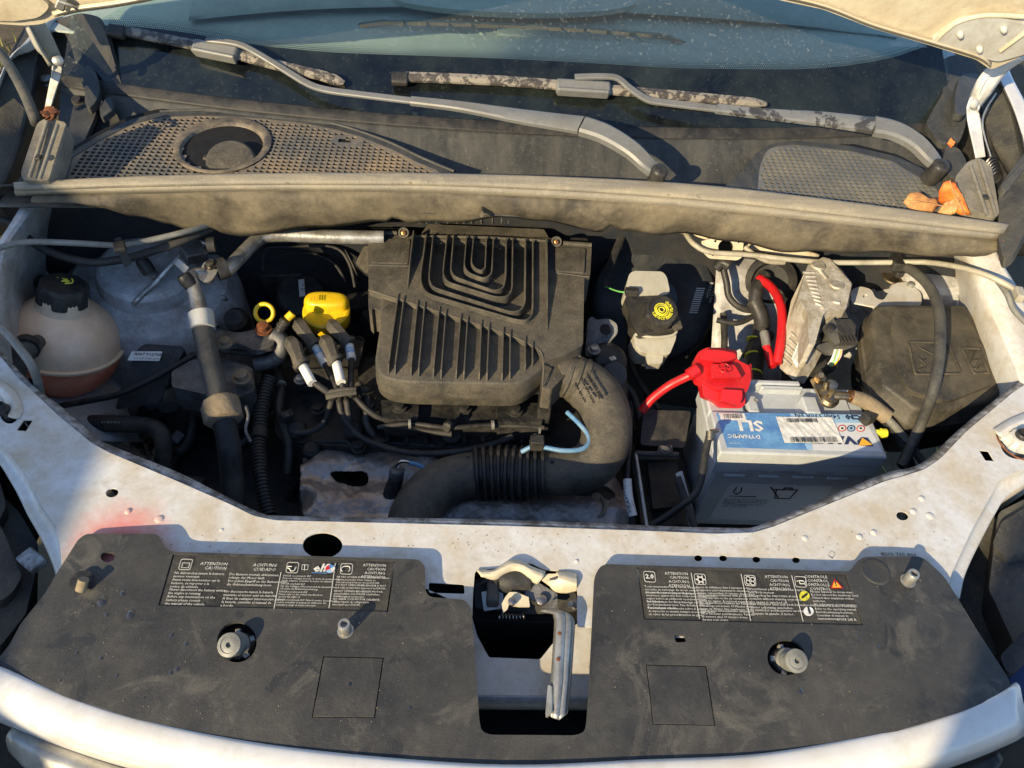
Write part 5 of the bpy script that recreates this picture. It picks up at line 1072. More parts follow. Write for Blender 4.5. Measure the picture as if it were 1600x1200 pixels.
def ringm(rings, m, name, par, ang=40):
    vs = [p for r in rings for p in r]; n = len(rings[0]); fs = []
    for i in range(len(rings)-1):
        for j in range(n): a = i*n+j; b = i*n+(j+1) % n; fs.append((a, b, b+n, a+n))
    tri = tessellate_polygon([rings[0]]); fs += [tuple(t) for t in tri]; k = (len(rings)-1)*n; fs += [tuple(i+k for i in t) for t in tessellate_polygon([rings[-1]])]
    return mk(name, vs, fs, m, par, ang=ang)
def grow(T_, g, dz_): 
    c_ = sum(T_, V())/len(T_); return [p+(p-c_).normalized()*g+V((0, 0, dz_)) for p in T_]
ringm([T, grow(T, .002, -.0006), grow(T, .0038, -.003), grow(T, .005, -.03), grow(T, .0055, -.034), grow(T, .0045, -.036), grow(T, .004, -.048), grow(T, .001, -.052)], 'airbox', 'filter_housing', ab)
plate('side_wall', 'airbox', rnd([(575, 455, 2), (600, 460, 2), (600, 476), (598, 486, 1), (583, 481, 1), (581, 486, 1), (576, 482, 2)], 2), ZA-.012, .05, ab, bev=.001)
ribs = [[(666.7, 371), (659, 423), (657, 444, 12), (662, 458, 8), (672, 466, 10), (805, 505, 8), (822, 507, 8), (832, 497, 10), (832.5, 381)],
        [(677, 373), (670, 440, 10), (675, 454, 10), (796, 493, 8), (812, 492, 8), (820, 480, 10), (821, 379)],
        [(699, 373), (692, 432, 8), (698, 446, 10), (775, 470, 8), (793, 469, 8), (800, 458, 8), (801, 378)],
        [(709, 373), (704, 427, 8), (710, 438, 8), (772, 460, 6), (786, 456, 6), (790, 440), (791, 378)],
        [(729, 375), (725, 422, 8), (732, 432, 6), (756, 441, 6), (768, 434, 6), (771, 377)],
        [(740, 375), (736, 416, 6), (742, 425, 6), (752, 429, 4), (758, 424, 4), (760, 376)]]
# sunken field between the ribs: dark slots are real recesses left between proud ribs
for r_ in ribs:
    q = [V(r_[0][:2])]+rnd(r_, 8)[5:-5]+[V(r_[-1][:2])]
    vs, fs = strip([(p[0], p[1]) for p in q], ZA, .0026, .0085); vs = [v-V((0, 0, .010)) if i_ % 4 < 2 else v for i_, v in enumerate(vs)]; mk('lid_rib', vs, fs, 'airbox', ab, bev=.0004)
for a, b in (((646.7, 370), (636.5, 453)), ((853.5, 381), (855, 521))):
    vs, fs = strip([a, lerp2(a, b, .5), b], ZA, .0028, .0135); vs[-1].z = ZA-DZ; vs[-2].z = ZA-DZ; mk('lid_rib', vs, fs, 'airbox', ab, bev=.0004)
fins = [((622.7, 467), (606.7, 585)), ((632, 470), (617, 587)), ((653, 477), (642, 589)), ((664, 480), (654, 590)), ((686.7, 487), (677, 591)), ((697, 491), (689, 593)), ((720, 498), (712.5, 594)), ((730.7, 502), (724.5, 595)), ((752, 508), (748.5, 596)), ((764, 512), (760.5, 597)), ((786, 519), (784, 597)), ((797, 523), (796, 595)), ((820, 533), (820, 580)), ((831.5, 541), (831.5, 573))]
for a, b in fins:
    vs, fs = strip([a, lerp2(a, b, .5), lerp2(a, b, .93), b], zlo, .0024, .0115); vs[-1].z = zlo-.001-DZ; vs[-2].z = zlo-.001-DZ; mk('housing_fin', vs, fs, 'airbox', ab, bev=.0003)
def tb(name, m, pts, r, par, **kw): return tube(name, m, pts, r, par, **kw)
tb('lid_ridge', 'airbox', [(577, 414, ZA), (640, 416, ZA)], .0016, ab, n=1, seg=8); tb('lid_ridge', 'airbox', [(868, 426, ZA), (921, 433, ZA)], .0016, ab, n=1, seg=8)
tb('lid_ridge', 'airbox', [(576, 453, ZA-.001), (621, 467, ZA-.001), (711, 495, ZA-.001), (787, 520, ZA-.001), (838, 544, ZA-.001), (849, 563, ZA-.001), (848, 604, ZA-.016)], .0016, ab, n=3, seg=8)
plate('raised_pad', 'airbox', rnd([(582, 372), (641, 374), (638, 411), (580, 410)], 3), ZA+.0025, .003, ab, bev=.0008); plate('raised_pad', 'airbox', rnd([(868, 386), (915, 388), (913, 426), (868, 423)], 3), ZA+.0025, .003, ab, bev=.0008)
tb('rear_rail', 'airbox', [(646, 369, ZA+.002), (760, 371, ZA+.002), (862, 377, ZA+.002)], .0028, ab, n=1, seg=8); tb('rear_rail', 'airbox', [(880, 380, ZA+.004), (924, 383, ZA+.004)], .0045, ab, n=1, seg=8); tb('rear_rail', 'airbox', [(577, 363, ZA+.003), (620, 364, ZA+.003)], .004, ab, n=1, seg=8)
plate('rear_box', 'airbox', rnd([(668, 350, 3), (850, 358, 3), (860, 376, 2), (655, 370, 2)], 3), ZA-.006, .05, ab, bev=.002); plate('rear_box', 'black_plastic', rnd([(580, 356), (625, 357), (625, 370), (578, 368)], 3), ZA-.008, .05, ab, bev=.002); plate('rear_box', 'black_plastic', rnd([(890, 371), (918, 372), (920, 384), (892, 384)], 3), ZA-.004, .05, ab, bev=.002)
for x, y in ((631, 364), (869, 378)):
    lathe('clamp_post', 'airbox', P(x, y, ZA+.004), (0, -.75, .66), [(.0095, -.03), (.0095, .004), (.0088, .0065), (.0062, .0065), (.006, .003), (.001, .003)], ab, seg=24); lathe('clamp_screw', 'copper', P(x, y, ZA+.005)+V((0, -.002, .001)), (0, -.75, .66), [(.004, 0), (.004, .004), (.0016, .0045), (.0016, .002)], ab, seg=12)
for i in range(16): box('cooling_pin', 'zinc', P(655+i*14+3*math.sin(i*5), 345, ZA-.01), (.0012, .0012, .012), ab, bev=0)
poly('inlet_snout', 'airbox', [(555, 412, -.01), (568, 385, .0), (577, 384, .01), (577, 420, .01), (572, 428, -.01)], .03, ab, .002, 4)
plate('outlet_collar_block', 'airbox', rnd([(846, 568), (886, 552), (905, 545), (909, 560), (880, 590), (862, 608), (847, 606)], 3), ZA-.02, .045, ab, bev=.002)
box('support_bracket', 'dark_engine', P(850, 640, -.06), (.02, .02, .09), ab, bev=.002)
# ================================================================ intake hose
ih = thing('intake_hose', 'thick black intake hose curling from the air box to the front with a corrugated middle', 'air hose')
R1 = .040
tube('upper_elbow', 'airbox', [(868, 590, -.012, .027), (885, 588, -.014, .0315), (893, 590, -.016, .0335), (903, 594, -.02, .036), (920, 606, -.026, .038), (938, 628, -.036, .039), (946, 655, -.046, .039), (946, 690, -.056, .0375), (928, 722, -.068, .036), (895, 737, -.078, .034), (850, 739, -.085, .033)], R1, ih, seg=40, n=8)
for x, y, z, ry in ((887, 588, -.014, .0328), (898, 591, -.017, .0358), (908, 597, -.021, .0378)):
    pass
tube('bellows', 'black_plastic', [(852, 739, -.085, .0405), (820, 739, -.089, .041), (780, 738, -.093, .041), (740, 740, -.096, .0405)], .041, ih, seg=40, corr=(.0108, .006))
tube('lower_elbow', 'airbox', [(745, 741, -.096, .034), (720, 745, -.10, .034), (690, 757, -.105, .036), (664, 780, -.112, .037), (648, 810, -.122, .038), (640, 850, -.14, .038)], .036, ih, seg=40, n=8)
for k, rr in ((0, .0335), (1, .036), (2, .0385)):
    x, y, z = ((884, 588, -.0135), (896, 591, -.0165), (907, 596.5, -.021))[k]; x2, y2, z2 = (x+4, y+1.5, z-.001)
    tube('hose_ring', 'airbox', [(x, y, z), (x2, y2, z2)], (.0326, .0358, .0383)[k], ih, n=1, seg=40)
tube('hose_outlet_clip', 'black_plastic', [(833, 690, -.05), (838, 682, -.035)], .006, ih, n=1, seg=8)
random.seed(5)
u_ = (P(960, 640, -.01)-P(905, 560, .0)); n_ = V((.25, -.2, 1)).normalized(); u_ = (u_-n_*u_.dot(n_)).normalized(); v_ = n_.cross(u_)
for k, s in enumerate(('MANN+HUMMEL', 'PA66-GF30 02/08', '8200 420 870')):
    q = P(918+k*-8, 592+k*8, 0); text(s, 0, 0, 0, .006, 'black_plastic', ih, p0=P(915-k*9, 583+k*8, .022-k*.0005), u=u_, v=v_, name='moulded_letters', th=.0012)
for x, y in ((863, 722), (731, 714)): lathe('hose_hole', 'deep', P(x, y, -.050), (0, -.1, 1), [(.0028, 0), (.0028, .0006)], ih, seg=12)
bh = thing('blue_hose', 'thin blue hose looping behind the bend of the intake hose', 'hose')
tube('hose_tube', 'blue_cable', [(886, 644, -.035), (903, 660, -.035), (918, 678, -.035), (920, 692, -.035), (908, 702, -.035), (880, 704, -.035), (850, 699, -.037), (832, 698, -.04), (815, 706, -.05)], .0036, bh)
box('hose_clip', 'dark_engine', P(839, 692, -.032), (.02, .016, .02), bh, bev=.002); box('hose_clip', 'zinc', P(843, 676, -.025), (.003, .003, .015), bh, bev=0)
# ================================================================ left side of the bay
tk = thing('expansion_tank', 'cloudy beige round coolant expansion tank with orange coolant and a black cap', 'coolant tank')
c = P(98, 540, -.07); R = rp(98, 540, -.07, 84); ax = (P(99, 428, .055)-c).normalized()
def sph(name, m, a0, a1, rs, n=14, r0=1):
    lathe(name, m, c, ax, [(R*rs*math.cos(a), R*rs*.98*math.sin(a)) for a in [a0+(a1-a0)*i/n for i in range(n+1)]], tk, seg=48)
sph('upper_shell', 'tank', .10, 1.50, 1); sph('lower_shell', 'coolant', -1.5, .10, .99)
axs = (ax+V((.06, -.10, 0))).normalized()
lathe('seam_flange', 'tank', c+ax*R*.10, ax, [(R*.99, -.0025), (R*1.05, -.002), (R*1.05, .002), (R*.99, .0025)], tk, seg=60)
lathe('filler_neck', 'tank', c+ax*R*.92, ax, [(R*.48, -.012), (R*.42, .004), (R*.40, .02)], tk, seg=36)
R2 = R*.40
lathe('cap', 'black_plastic', c+ax*(R*.92+.008), ax, [(R2*.9, -.004), (R2*1.06, .0), (R2*1.04, .014), (R2*1.0, .024), (R2*.9, .029), (R2*.6, .031), (R2*.1, .031)], tk, seg=48, knurl=(0, .035, R2*.95, 4))
cp = c+ax*(R*.92+.0395)
text('!', 0, 0, 0, .016, 'yellow_print', tk, p0=cp+V((-.014, -.002, 0)), bold=.0008); tube('cap_symbol', 'yellow_print', [cp+V((-.004, .008, .0)), cp+V((.004, .006, 0)), cp+V((-.003, .002, 0)), cp+V((.008, .003, 0)), cp+V((.004, -.003, 0)), cp+V((.014, .0, 0)), cp+V((.010, .008, 0))], .0011, tk, world=True, seg=5, n=3)
poly('mount_ear', 'reservoir', [(168, 465, -.055), (184, 456, -.05), (195, 470, -.05), (190, 485, -.055), (180, 500, -.06), (172, 495, -.06)], .004, tk, .001, 4)
tube('hose_spigot', 'fender_plastic', [(62, 532, .0, .010), (50, 540, .005, .014), (40, 548, .008, .015), (34, 560, .0, .015), (24, 580, -.015, .015), (22, 620, -.06, .015)], .015, tk)
tube('hose_clamp', 'black_plastic', [(45, 538, .008), (41, 545, .010)], .0185, tk, n=1); box('clamp_ear', 'black_plastic', P(28, 536, .015), (.014, .006, .006), tk, rot=(0, 0, -.4), bev=.001)
tube('drain_hose', 'rust', [(95, 600, -.14), (108, 622, -.16), (118, 640, -.17)], .018, tk, corr=(.010, .002)); lathe('drain_clamp', 'foam', P(100, 612, -.145), (.2, -.5, 1), [(.022, -.008), (.022, .008)], tk)
box('tank_latch', 'black_plastic', P(64, 442, -.02), (.01, .02, .02), tk, bev=.002)
def hose(name, label, cat, m, pts, r, part='hose_tube', group=None, **kw):
    t = thing(name, label, cat, group); tube(part, m, pts, r, t, **kw); return t
DZ = 0
hose('release_cable', 'pale grey hood release cable curving over the left strut tower', 'cable', 'grey_cable', [(-20, 396, .05), (10, 384, .05), (50, 378, .05), (120, 380, .045), (190, 383, .04), (240, 374, .04), (290, 362, .04), (330, 350, .03)], .0045, 'cable_sheath')
hose('black_hose', 'black hose passing behind the coolant tank cap to the bulkhead', 'hose', 'black_rubber', [(-20, 340, .04), (20, 350, .03), (50, 378, .01), (90, 398, .0), (140, 410, .0), (180, 407, .005), (220, 398, .01), (280, 378, .02), (330, 356, .02)], .0065)
hose('release_cable', 'grey cable looping down over the left edge of the coolant tank', 'cable', 'grey_cable', [(-20, 495, .04), (10, 520, .035), (35, 550, .03), (50, 572, .02), (60, 600, -.01), (66, 640, -.06)], .0055, 'cable_sheath')
t = thing('cable_clip', 'black plastic clip holding cable and hose above the left strut tower', 'cable clip'); poly('clip_strap', 'black_rubber', [(178, 373, .052), (188, 370, .052), (206, 412, .02), (195, 419, .018)], .006, t, .001, 2); box('clip_head', 'black_plastic', P(187, 386, .052), (.016, .02, .008), t, rot=(0, 0, .4))
DZ = .065
hose('black_cable', 'black cable sagging from the coolant tank towards the engine', 'cable', 'black_rubber', [(95, 634, -.10), (140, 626, -.09), (185, 616, -.08), (230, 596, -.07), (280, 568, -.06), (320, 548, -.055), (360, 549, -.05), (400, 552, -.05), (430, 543, -.05)], .0048, 'cable_sheath')
ac = thing('thin_refrigerant_pipe', 'thin bent aluminium pipe with a black valve cap on the left strut tower', 'pipe')
tube('pipe', 'alu', [(332, 382, .02), (312, 379, .02), (297, 380, .02), (288, 392, .02), (268, 414, .01), (245, 440, -.01), (225, 458, -.02), (212, 472, -.03), (206, 480, -.05), (210, 500, -.09)], .0048, ac)
lathe('valve_cap', 'black_plastic', P(222, 408, .02), (-.5, .35, 1), [(.0105, -.022), (.0112, -.010), (.0105, 0), (.0095, .004), (.003, .004), (.003, .001), (.0008, .001)], ac, seg=24, knurl=(0, .03, .0103, 1)); tube('valve_stem', 'alu', [(228, 418, .0), (241, 430, -.008), (247, 434, -.01)], .0085, ac)
lathe('pipe_joint', 'cast', P(205, 493, -.09), (.1, -.4, 1), [(.012, -.01), (.012, 0), (.006, .005)], ac)
for x, y in ((199, 492), (209, 515)): lathe('joint_bolt', 'zinc', P(x, y, -.10), (0, -.5, 1), [(.008, -.006), (.008, 0), (.005, .006)], ac, seg=12)
DZ = .02
a2 = thing('refrigerant_line', 'thick silver pipe running into a black foam covered hose down the left side', 'pipe')
tube('pipe', 'alu', [(600, 371, -.01), (520, 370, -.01), (450, 367, -.01), (415, 369, -.01), (398, 378, -.01), (378, 398, -.01), (360, 417, -.01), (352, 424, -.01)], .0115, a2, seg=24)
poly('pipe_flange', 'zinc', [(308, 432, .006), (318, 410, .01), (330, 404, .012), (341, 410, .01), (340, 424, .006), (330, 440, .0), (316, 441, .0)], .008, a2, .0015, 6); bolt(P(329, 416, .012), .0065, .008, 'steel', a2); lathe('pipe_seal', 'black_rubber', P(346, 420, .0), (1, .7, 0), [(.017, -.008), (.017, .008)], a2)
tube('lower_pipe', 'alu', [(322, 427, .0, .009), (306, 427, .0, .009), (300, 434, .0, .010), (302, 448, -.003, .011), (308, 470, -.01, .012), (313, 492, -.018, .013)], .010, a2, seg=20)
tube('crimp_sleeve', 'grey_paint', [(313, 489, -.016, .0185), (314.5, 496, -.019, .019), (316, 503, -.021, .018), (317, 515, -.025, .018)], .018, a2, seg=28, n=3)
tube('hose_upper', 'fender_plastic', [(315, 504, -.022), (322, 540, -.036), (334, 590, -.052), (344, 640, -.066)], .0155, a2, seg=24); tube('foam_collar', 'foam', [(344, 628, -.062, .026), (345, 632, -.063, .028), (350, 655, -.070, .028), (351, 659, -.071, .024)], .027, a2, seg=9, n=1)
tube('hose_lower', 'black_rubber', [(349, 650, -.07), (358, 700, -.10), (362, 740, -.13), (366, 790, -.16), (366, 830, -.19)], .0165, a2, seg=24)
lathe('valve_cap', 'black_plastic', P(287, 432, .015), (-.6, .3, 1), [(.010, -.018), (.0112, -.006), (.0105, .0), (.009, .003), (.002, .003)], a2, seg=24, knurl=(0, .03, .0103, 1)); tube('valve_stem', 'alu', [(292, 440, .0), (302, 452, -.004)], .008, a2, n=1)
poly('pipe_tag', 'grey_paint', [(272, 412, .012), (279, 404, .015), (295, 418, .012), (288, 427, .01)], .001, a2, .0003, 1); box('pipe_bracket', 'cast', P(302, 395, -.005), (.035, .03, .02), a2, rot=(.2, .2, .7)); lathe('pipe_grommet', 'black_rubber', P(330, 382, .018), (1, .2, 0), [(.012, -.006), (.012, .006), (.006, .006)], a2)
tube('hose_wire', 'cast', [(384, 635, -.06), (388, 650, -.06), (384, 672, -.065), (392, 690, -.07)], .0022, a2)
DZ = .065
hose('radiator_hose', 'dark hose with white print bending down at the lower left of the bay', 'hose', 'fender_plastic', [(100, 668, -.16), (130, 662, -.15), (180, 662, -.14), (220, 664, -.14), (240, 668, -.14), (252, 680, -.145), (256, 700, -.16), (254, 740, -.2)], .0135, seg=20)
text('2.5 ROCI 4', 158, 661, -.122, .006, 'grey_paint', THINGS[-1])
hose('dark_hose', 'thin dark hose curling under the silver pipe at the lower left', 'hose', 'black_rubber', [(260, 700, -.19), (280, 705, -.18), (295, 690, -.18), (302, 660, -.17), (305, 620, -.15)], .008)
sl = thing('rubber_sleeve', 'black rubber flap with a white printed sticker beside the coolant tank', 'rubber cover')
poly('sleeve_top', 'black_rubber', [(190, 600, -.075), (215, 545, -.05), (226, 537, -.045), (283, 541, -.045), (288, 548, -.05), (262, 590, -.07), (250, 630, -.10), (180, 640, -.12)], .004, sl, .001, 5)
loft('sleeve_side', 'black_rubber', [L3((278, 540, -.045), (262, 570, -.06), (252, 610, -.09)), L3((286, 543, -.05), (272, 575, -.065), (262, 608, -.09)), L3((292, 556, -.075), (286, 575, -.085), (272, 605, -.1))], sl, n=10, k=5)
poly('sticker', 'label_white', [(206, 549, -.0475), (254, 549, -.0495), (249, 564, -.056), (199, 563, -.054)], .0006, sl, .0001, .5)
text('A367 V12760HA', 209, 555, -.044, .0075, 'print_black', sl, bold=.0003); text('VDL 664   0040 2205', 207, 561, -.046, .0045, 'print_black', sl)
for x, y, z in ((241, 510, -.09), (350, 466, -.07), (200, 490, -.1), (338, 508, -.08)): lathe('tower_stud', 'zinc', P(x, y, z), (0, -.6, 1), [(.004, -.01), (.004, .006), (.002, .008)], body, seg=10)
# ABS unit in the dark back left
ab2 = thing('brake_pump_unit', 'dark brake pump block with a white sticker in the shaded rear left of the engine', 'pump')
box('valve_block', 'dark_engine', P(445, 430, -.14), (.08, .07, .06), ab2, rot=(0, 0, .1), bev=.004); box('control_box', 'black_plastic', P(480, 400, -.15), (.10, .06, .07), ab2, bev=.004); lathe('pump_motor', 'black_plastic', P(470, 460, -.14), (.2, -.6, 1), [(.045, -.05), (.045, .0), (.04, .006), (.01, .008)], ab2)
poly('sticker', 'label_white', [(466, 437, -.10), (475, 436, -.10), (477, 462, -.11), (468, 464, -.11)], .0006, ab2, .0001, .5); text('H2\nIII', 471, 448, -.098, .010, 'print_black', ab2)
for i, pts in enumerate(([(412, 425, -.06), (415, 390, -.04), (450, 386, -.04), (520, 386, -.04), (545, 410, -.06), (555, 450, -.1)], [(430, 400, -.07), (480, 395, -.06), (520, 410, -.07), (540, 440, -.1)], [(535, 375, -.05), (545, 400, -.06), (560, 430, -.09)])): tube('brake_pipe', 'black_rubber', pts, .003, ab2)
for x, y, z in ((520, 560, -.11), (590, 505, -.11), (560, 480, -.12)): box('manifold_lug', 'dark_engine', P(x, y, z), (.05, .04, .04), eng, rot=(.1, .2, .5), bev=.004)
# hose fog behind the airbox on the left: mount of wiper motor etc.
# ================================================================ right side of the bay
bsv = thing('brake_servo', 'large round black brake servo drum at the back of the bay', 'brake servo')
c = P(1022, 468, -.10); ax = V((-.05, -.72, .70)).normalized(); R = rp(1022, 468, -.10, 102)
lathe('servo_drum', 'servo', c, ax, [(R*.9, -.10), (R*1.02, -.045), (R*1.04, -.035), (R*1.04, -.028), (R*.99, -.022), (R*.97, -.004), (R*.92, .006), (R*.80, .010), (R*.55, .014), (R*.4, .022), (R*.3, .03), (R*.28, .045)], bsv, seg=72)
RU = ax.cross(V((0, 0, 1))).normalized()*-1; RV = ax.cross(RU)*1
RU = V((1, 0, 0))-ax*ax.x; RU.normalize(); RV = ax.cross(RU)
ps = c+ax*.012+RU*R*.70+RV*R*.04; 
text('BOSCH', 0, 0, 0, .009, 'grey_paint', bsv, p0=ps+RU*.014+RV*.0+RV*.03, u=-RV-RU*.25, v=RU, lift=.002); text('||||||||||||', 0, 0, 0, .016, 'grey_paint', bsv, p0=ps-RU*.006+RV*.02, u=-RV-RU*.25, v=RU, lift=.002, bold=.0005); text('0 204 024', 0, 0, 0, .007, 'grey_paint', bsv, p0=ps+RU*.02+RV*.02, u=-RV-RU*.25, v=RU, lift=.002)
br = thing('brake_fluid_reservoir', 'cloudy white brake fluid reservoir with a black cap printed in yellow', 'fluid reservoir')
poly('rear_chamber', 'reservoir', [(983, 428, .02), (990, 423, .022), (1035, 424, .022), (1042, 432, .02), (1047, 455, .01), (1042, 460, .01), (985, 462, .01), (978, 448, .012)], .05, br, .006, 5)
poly('front_chamber', 'reservoir', [(990, 518, -.03), (1056, 515, -.03), (1057, 528, -.035), (1046, 555, -.045), (1000, 550, -.045), (992, 538, -.04)], .05, br, .006, 6)
tube('chamber_seam', 'reservoir', [(992, 522, -.028), (1020, 527, -.028), (1050, 524, -.028), (1057, 518, -.026)], .0025, br, n=3, seg=8)
poly('reservoir_sleeve', 'black_plastic', [(977, 462, .008), (1048, 456, .01), (1056, 480, .0), (1064, 508, -.01), (1058, 514, -.012), (1000, 522, -.018), (988, 505, -.012)], .04, br, .004, 4)
c = P(1031, 488, .015); ax = V((.1, -.35, 1)).normalized(); R = rp(1031, 488, .015, 27)
lathe('cap', 'black_plastic', c, ax, [(R*.95, -.015), (R, -.012), (R, .006), (R*.93, .010), (R*.75, .0105), (R*.72, .0085), (R*.05, .0085)], br, seg=48, knurl=(0, .03, R*.97, 3))
pc = c+ax*.009; cu_ = (V((1, 0, 0))-ax*ax.x).normalized(); cv_ = ax.cross(cu_)
for k in range(22):
    a = -2.6+k*.17; s = 'USE ONLY BRAKE FLUID DOT4'[k % 25]
    if s == ' ': continue
    e = cu_*math.cos(a)+cv_*math.sin(a); text(s, 0, 0, 0, .0075, 'yellow_print', br, p0=pc+e*R*.66, u=cu_*-math.sin(a)+cv_*math.cos(a), v=-e, align='CENTER', bold=.0003, lift=.0006)
for rr_ in (.16, .30, .40):
    ring = [pc+(cu_*math.cos(a)+cv_*math.sin(a))*R*rr_+ax*.0006 for a in [i*math.pi/12 for i in range(25)]]; tube('cap_print', 'yellow_print', ring, .0011, br, world=True, n=1, seg=5)
box('level_connector', 'black_plastic', P(987, 456, .015), (.022, .012, .012), br, rot=(0, 0, 0), bev=.002); tube('connector_wire', 'green_cable', [(980, 457, .01), (965, 455, .0), (946, 448, -.02)], .0013, br, seg=6)
poly('sleeve_tab', 'airbox', [(1048, 505, -.004), (1060, 492, .0), (1067, 512, -.006), (1056, 516, -.006)], .004, br, .001, 2); poly('reservoir_foot', 'reservoir', [(1010, 552, -.05), (1037, 553, -.05), (1035, 568, -.055), (1012, 568, -.055)], .02, br, .003, 4)
hose('vacuum_strip', 'flat black wiring strip hanging in front of the brake servo', 'cable', 'black_rubber', [(976, 358, .0), (968, 378, .0), (957, 405, -.01), (950, 430, -.02), (946, 448, -.03)], .007, 'cable_sheath', flat=.4)
le = thing('lifting_eye', 'grey steel lifting eye with a round hole right of the air box', 'lifting eye')
poly('eye_plate', 'cast', [(914, 556, -.05), (918, 500, -.02), (925, 493, -.015), (932, 500, -.015), (950, 497, -.01), (964, 505, -.012), (966, 520, -.02), (955, 532, -.028), (945, 548, -.04), (930, 560, -.05)], .004, le, .001, 6)
lathe('eye_hole', 'deep', P(946, 515, -.0135), (.1, -.3, 1), [(.0095, 0), (.0095, .0015)], le, seg=20); bolt(P(928, 548, -.035), .007, .01, 'zinc', le)
ch = thing('coolant_elbow', 'black coolant elbow with a pale clamp behind the intake hose', 'hose')
tube('elbow_tube', 'black_rubber', [(945, 552, -.06, .02), (958, 562, -.06, .022), (962, 585, -.07, .018), (964, 620, -.09, .018), (962, 640, -.12, .018)], .02, ch, seg=20); lathe('elbow_head', 'black_plastic', P(952, 556, -.045), (.3, -.4, 1), [(.026, -.03), (.028, -.01), (.026, .0), (.02, .006), (.012, .008)], ch, seg=24, knurl=(0, .04, .025, 2)); box('clamp_tab', 'zinc', P(957, 560, -.02), (.010, .008, .003), ch, rot=(0, 0, .5), bev=.001)
lathe('elbow_joint', 'fender_plastic', P(958, 585, -.055), (.1, -.7, .7), [(.02, -.01), (.021, 0), (.02, .01)], ch)
# white throttle bracket
tbk = thing('cable_bracket', 'cream white metal bracket with a large round hole under the rubber seal', 'bracket')
platepl('bracket_plate', 'hood_under', rnd([(1096, 377, 2), (1114, 372, 2), (1150, 370, 3), (1162, 376, 4), (1160, 402, 4), (1152, 407, 4), (1108, 404, 4), (1100, 396, 3)], 3), P(1130, 390, .045), V((.05, -.85, .5)).normalized(), .003, tbk, [ell(1134, 386, 12, 11, 26), ell(1118, 377, 2.2, 2, 10), ell(1154, 378, 2, 2, 10), ell(1114, 398, 2.4, 2.2, 10), ell(1150, 399, 2.2, 2, 10)], .0008)
loft('bracket_arm', 'hood_under', [L3((1058, 364, .045), (1080, 368, .045), (1104, 374, .045)), L3((1076, 360, .055), (1098, 362, .055), (1120, 366, .05))], tbk, n=10, k=3, sol=.003); box('bracket_wall', 'deep', P(1134, 388, .02)+V((0, .02, 0)), (.05, .01, .04), tbk)
loft('bracket_beam', 'hood_under', [L3((1160, 372, .04), (1200, 379, .04), (1240, 388, .04), (1280, 398, .035)), L3((1160, 386, .035), (1200, 395, .03), (1240, 402, .03), (1275, 408, .03))], tbk, n=14, k=4, sol=.003)
hose('cream_cable', 'long cream cable running under the seal and over the right strut tower', 'cable', 'cream_cable', [(1072, 366, .05), (1085, 382, .055), (1110, 394, .05), (1170, 398, .05), (1240, 406, .05), (1300, 410, .05), (1380, 410, .055), (1450, 410, .075), (1510, 420, .11), (1560, 438, .12), (1600, 462, .115), (1640, 490, .105)], .0045, 'cable_sheath')
hose('cream_cable', 'short cream cable pair beside the cream metal bracket', 'cable', 'cream_cable', [(1164, 386, .05), (1176, 396, .045), (1200, 408, .035), (1225, 410, .03)], .0045, 'cable_sheath')
hose('grey_cable', 'grey cable curving down the right inner wing', 'cable', 'grey_cable', [(1560, 440, .11), (1574, 460, .11), (1585, 485, .10), (1610, 510, .095)], .0045, 'cable_sheath')
t = thing('cable_clip', 'cream plastic clip on the cable at the right edge of the bay', 'cable clip'); box('clip_body', 'cream_cable', P(1592, 460, .12), (.012, .024, .014), t, rot=(0, 0, -.2), bev=.002)
# bulkhead wiring on the right
wr = thing('bulkhead_wiring', 'bundle of dark taped wiring between brake servo and red cable', 'wiring')
for pts, r in (([(1128, 412, .0), (1135, 440, -.02), (1140, 465, -.04), (1160, 482, -.05), (1190, 485, -.06)], .006), ([(1120, 500, -.06), (1150, 505, -.06), (1175, 495, -.06), (1195, 480, -.06)], .005), ([(1118, 420, .0), (1128, 410, .01), (1140, 415, .01)], .009), ([(1178, 470, -.04), (1190, 500, -.06), (1185, 530, -.08), (1170, 560, -.10)], .014), ([(1130, 490, -.07), (1132, 530, -.09), (1130, 570, -.11)], .006), ([(1195, 430, -.02), (1182, 452, -.03), (1180, 480, -.05)], .012), ([(1196, 520, -.07), (1180, 560, -.09), (1176, 610, -.10)], .016)): tube('taped_loom', 'black_plastic', pts, r, wr)
lathe('rubber_grommet', 'black_rubber', P(1205, 440, -.035), (-.2, -.8, .5), [(.045, -.02), (.045, 0), (.036, .006), (.03, -.004), (.01, -.006)], wr); 
for a_, b_ in (((1181, 531, -.0805), (1180.5, 533, -.0815)), ((1178.5, 557, -.0895), (1178.3, 559, -.0898)), ((1177, 585, -.095), (1177, 587, -.0952))): tube('tape_band', 'yellow_print', [a_, b_], .0164, wr, n=1, seg=20)
loft('bulkhead_pad', 'bay_white', [L3((1120, 400, -.02), (1170, 405, -.02), (1230, 410, -.02)), L3((1110, 560, -.14), (1160, 580, -.15), (1220, 600, -.15))], body, n=10, k=4)
rcb = thing('red_battery_cable', 'bright red battery cable looping down beside the aluminium control unit', 'cable')
tube('cable_sheath', 'red', [(1186, 436, -.02), (1200, 444, -.015), (1213, 460, -.012), (1221, 482, -.012), (1222, 510, -.02), (1219, 540, -.03), (1214, 568, -.045)], .0078, rcb); tube('cable_branch', 'red', [(1197, 540, -.045), (1202, 555, -.05), (1207, 573, -.055)], .007, rcb); tube('cable_lug', 'zinc', [(1194, 520, -.04), (1196, 530, -.042), (1198, 542, -.045)], .008, rcb, n=2, seg=8); tube('cable_end', 'red', [(1186, 436, -.02), (1190, 438, -.018)], .0085, rcb, n=1)
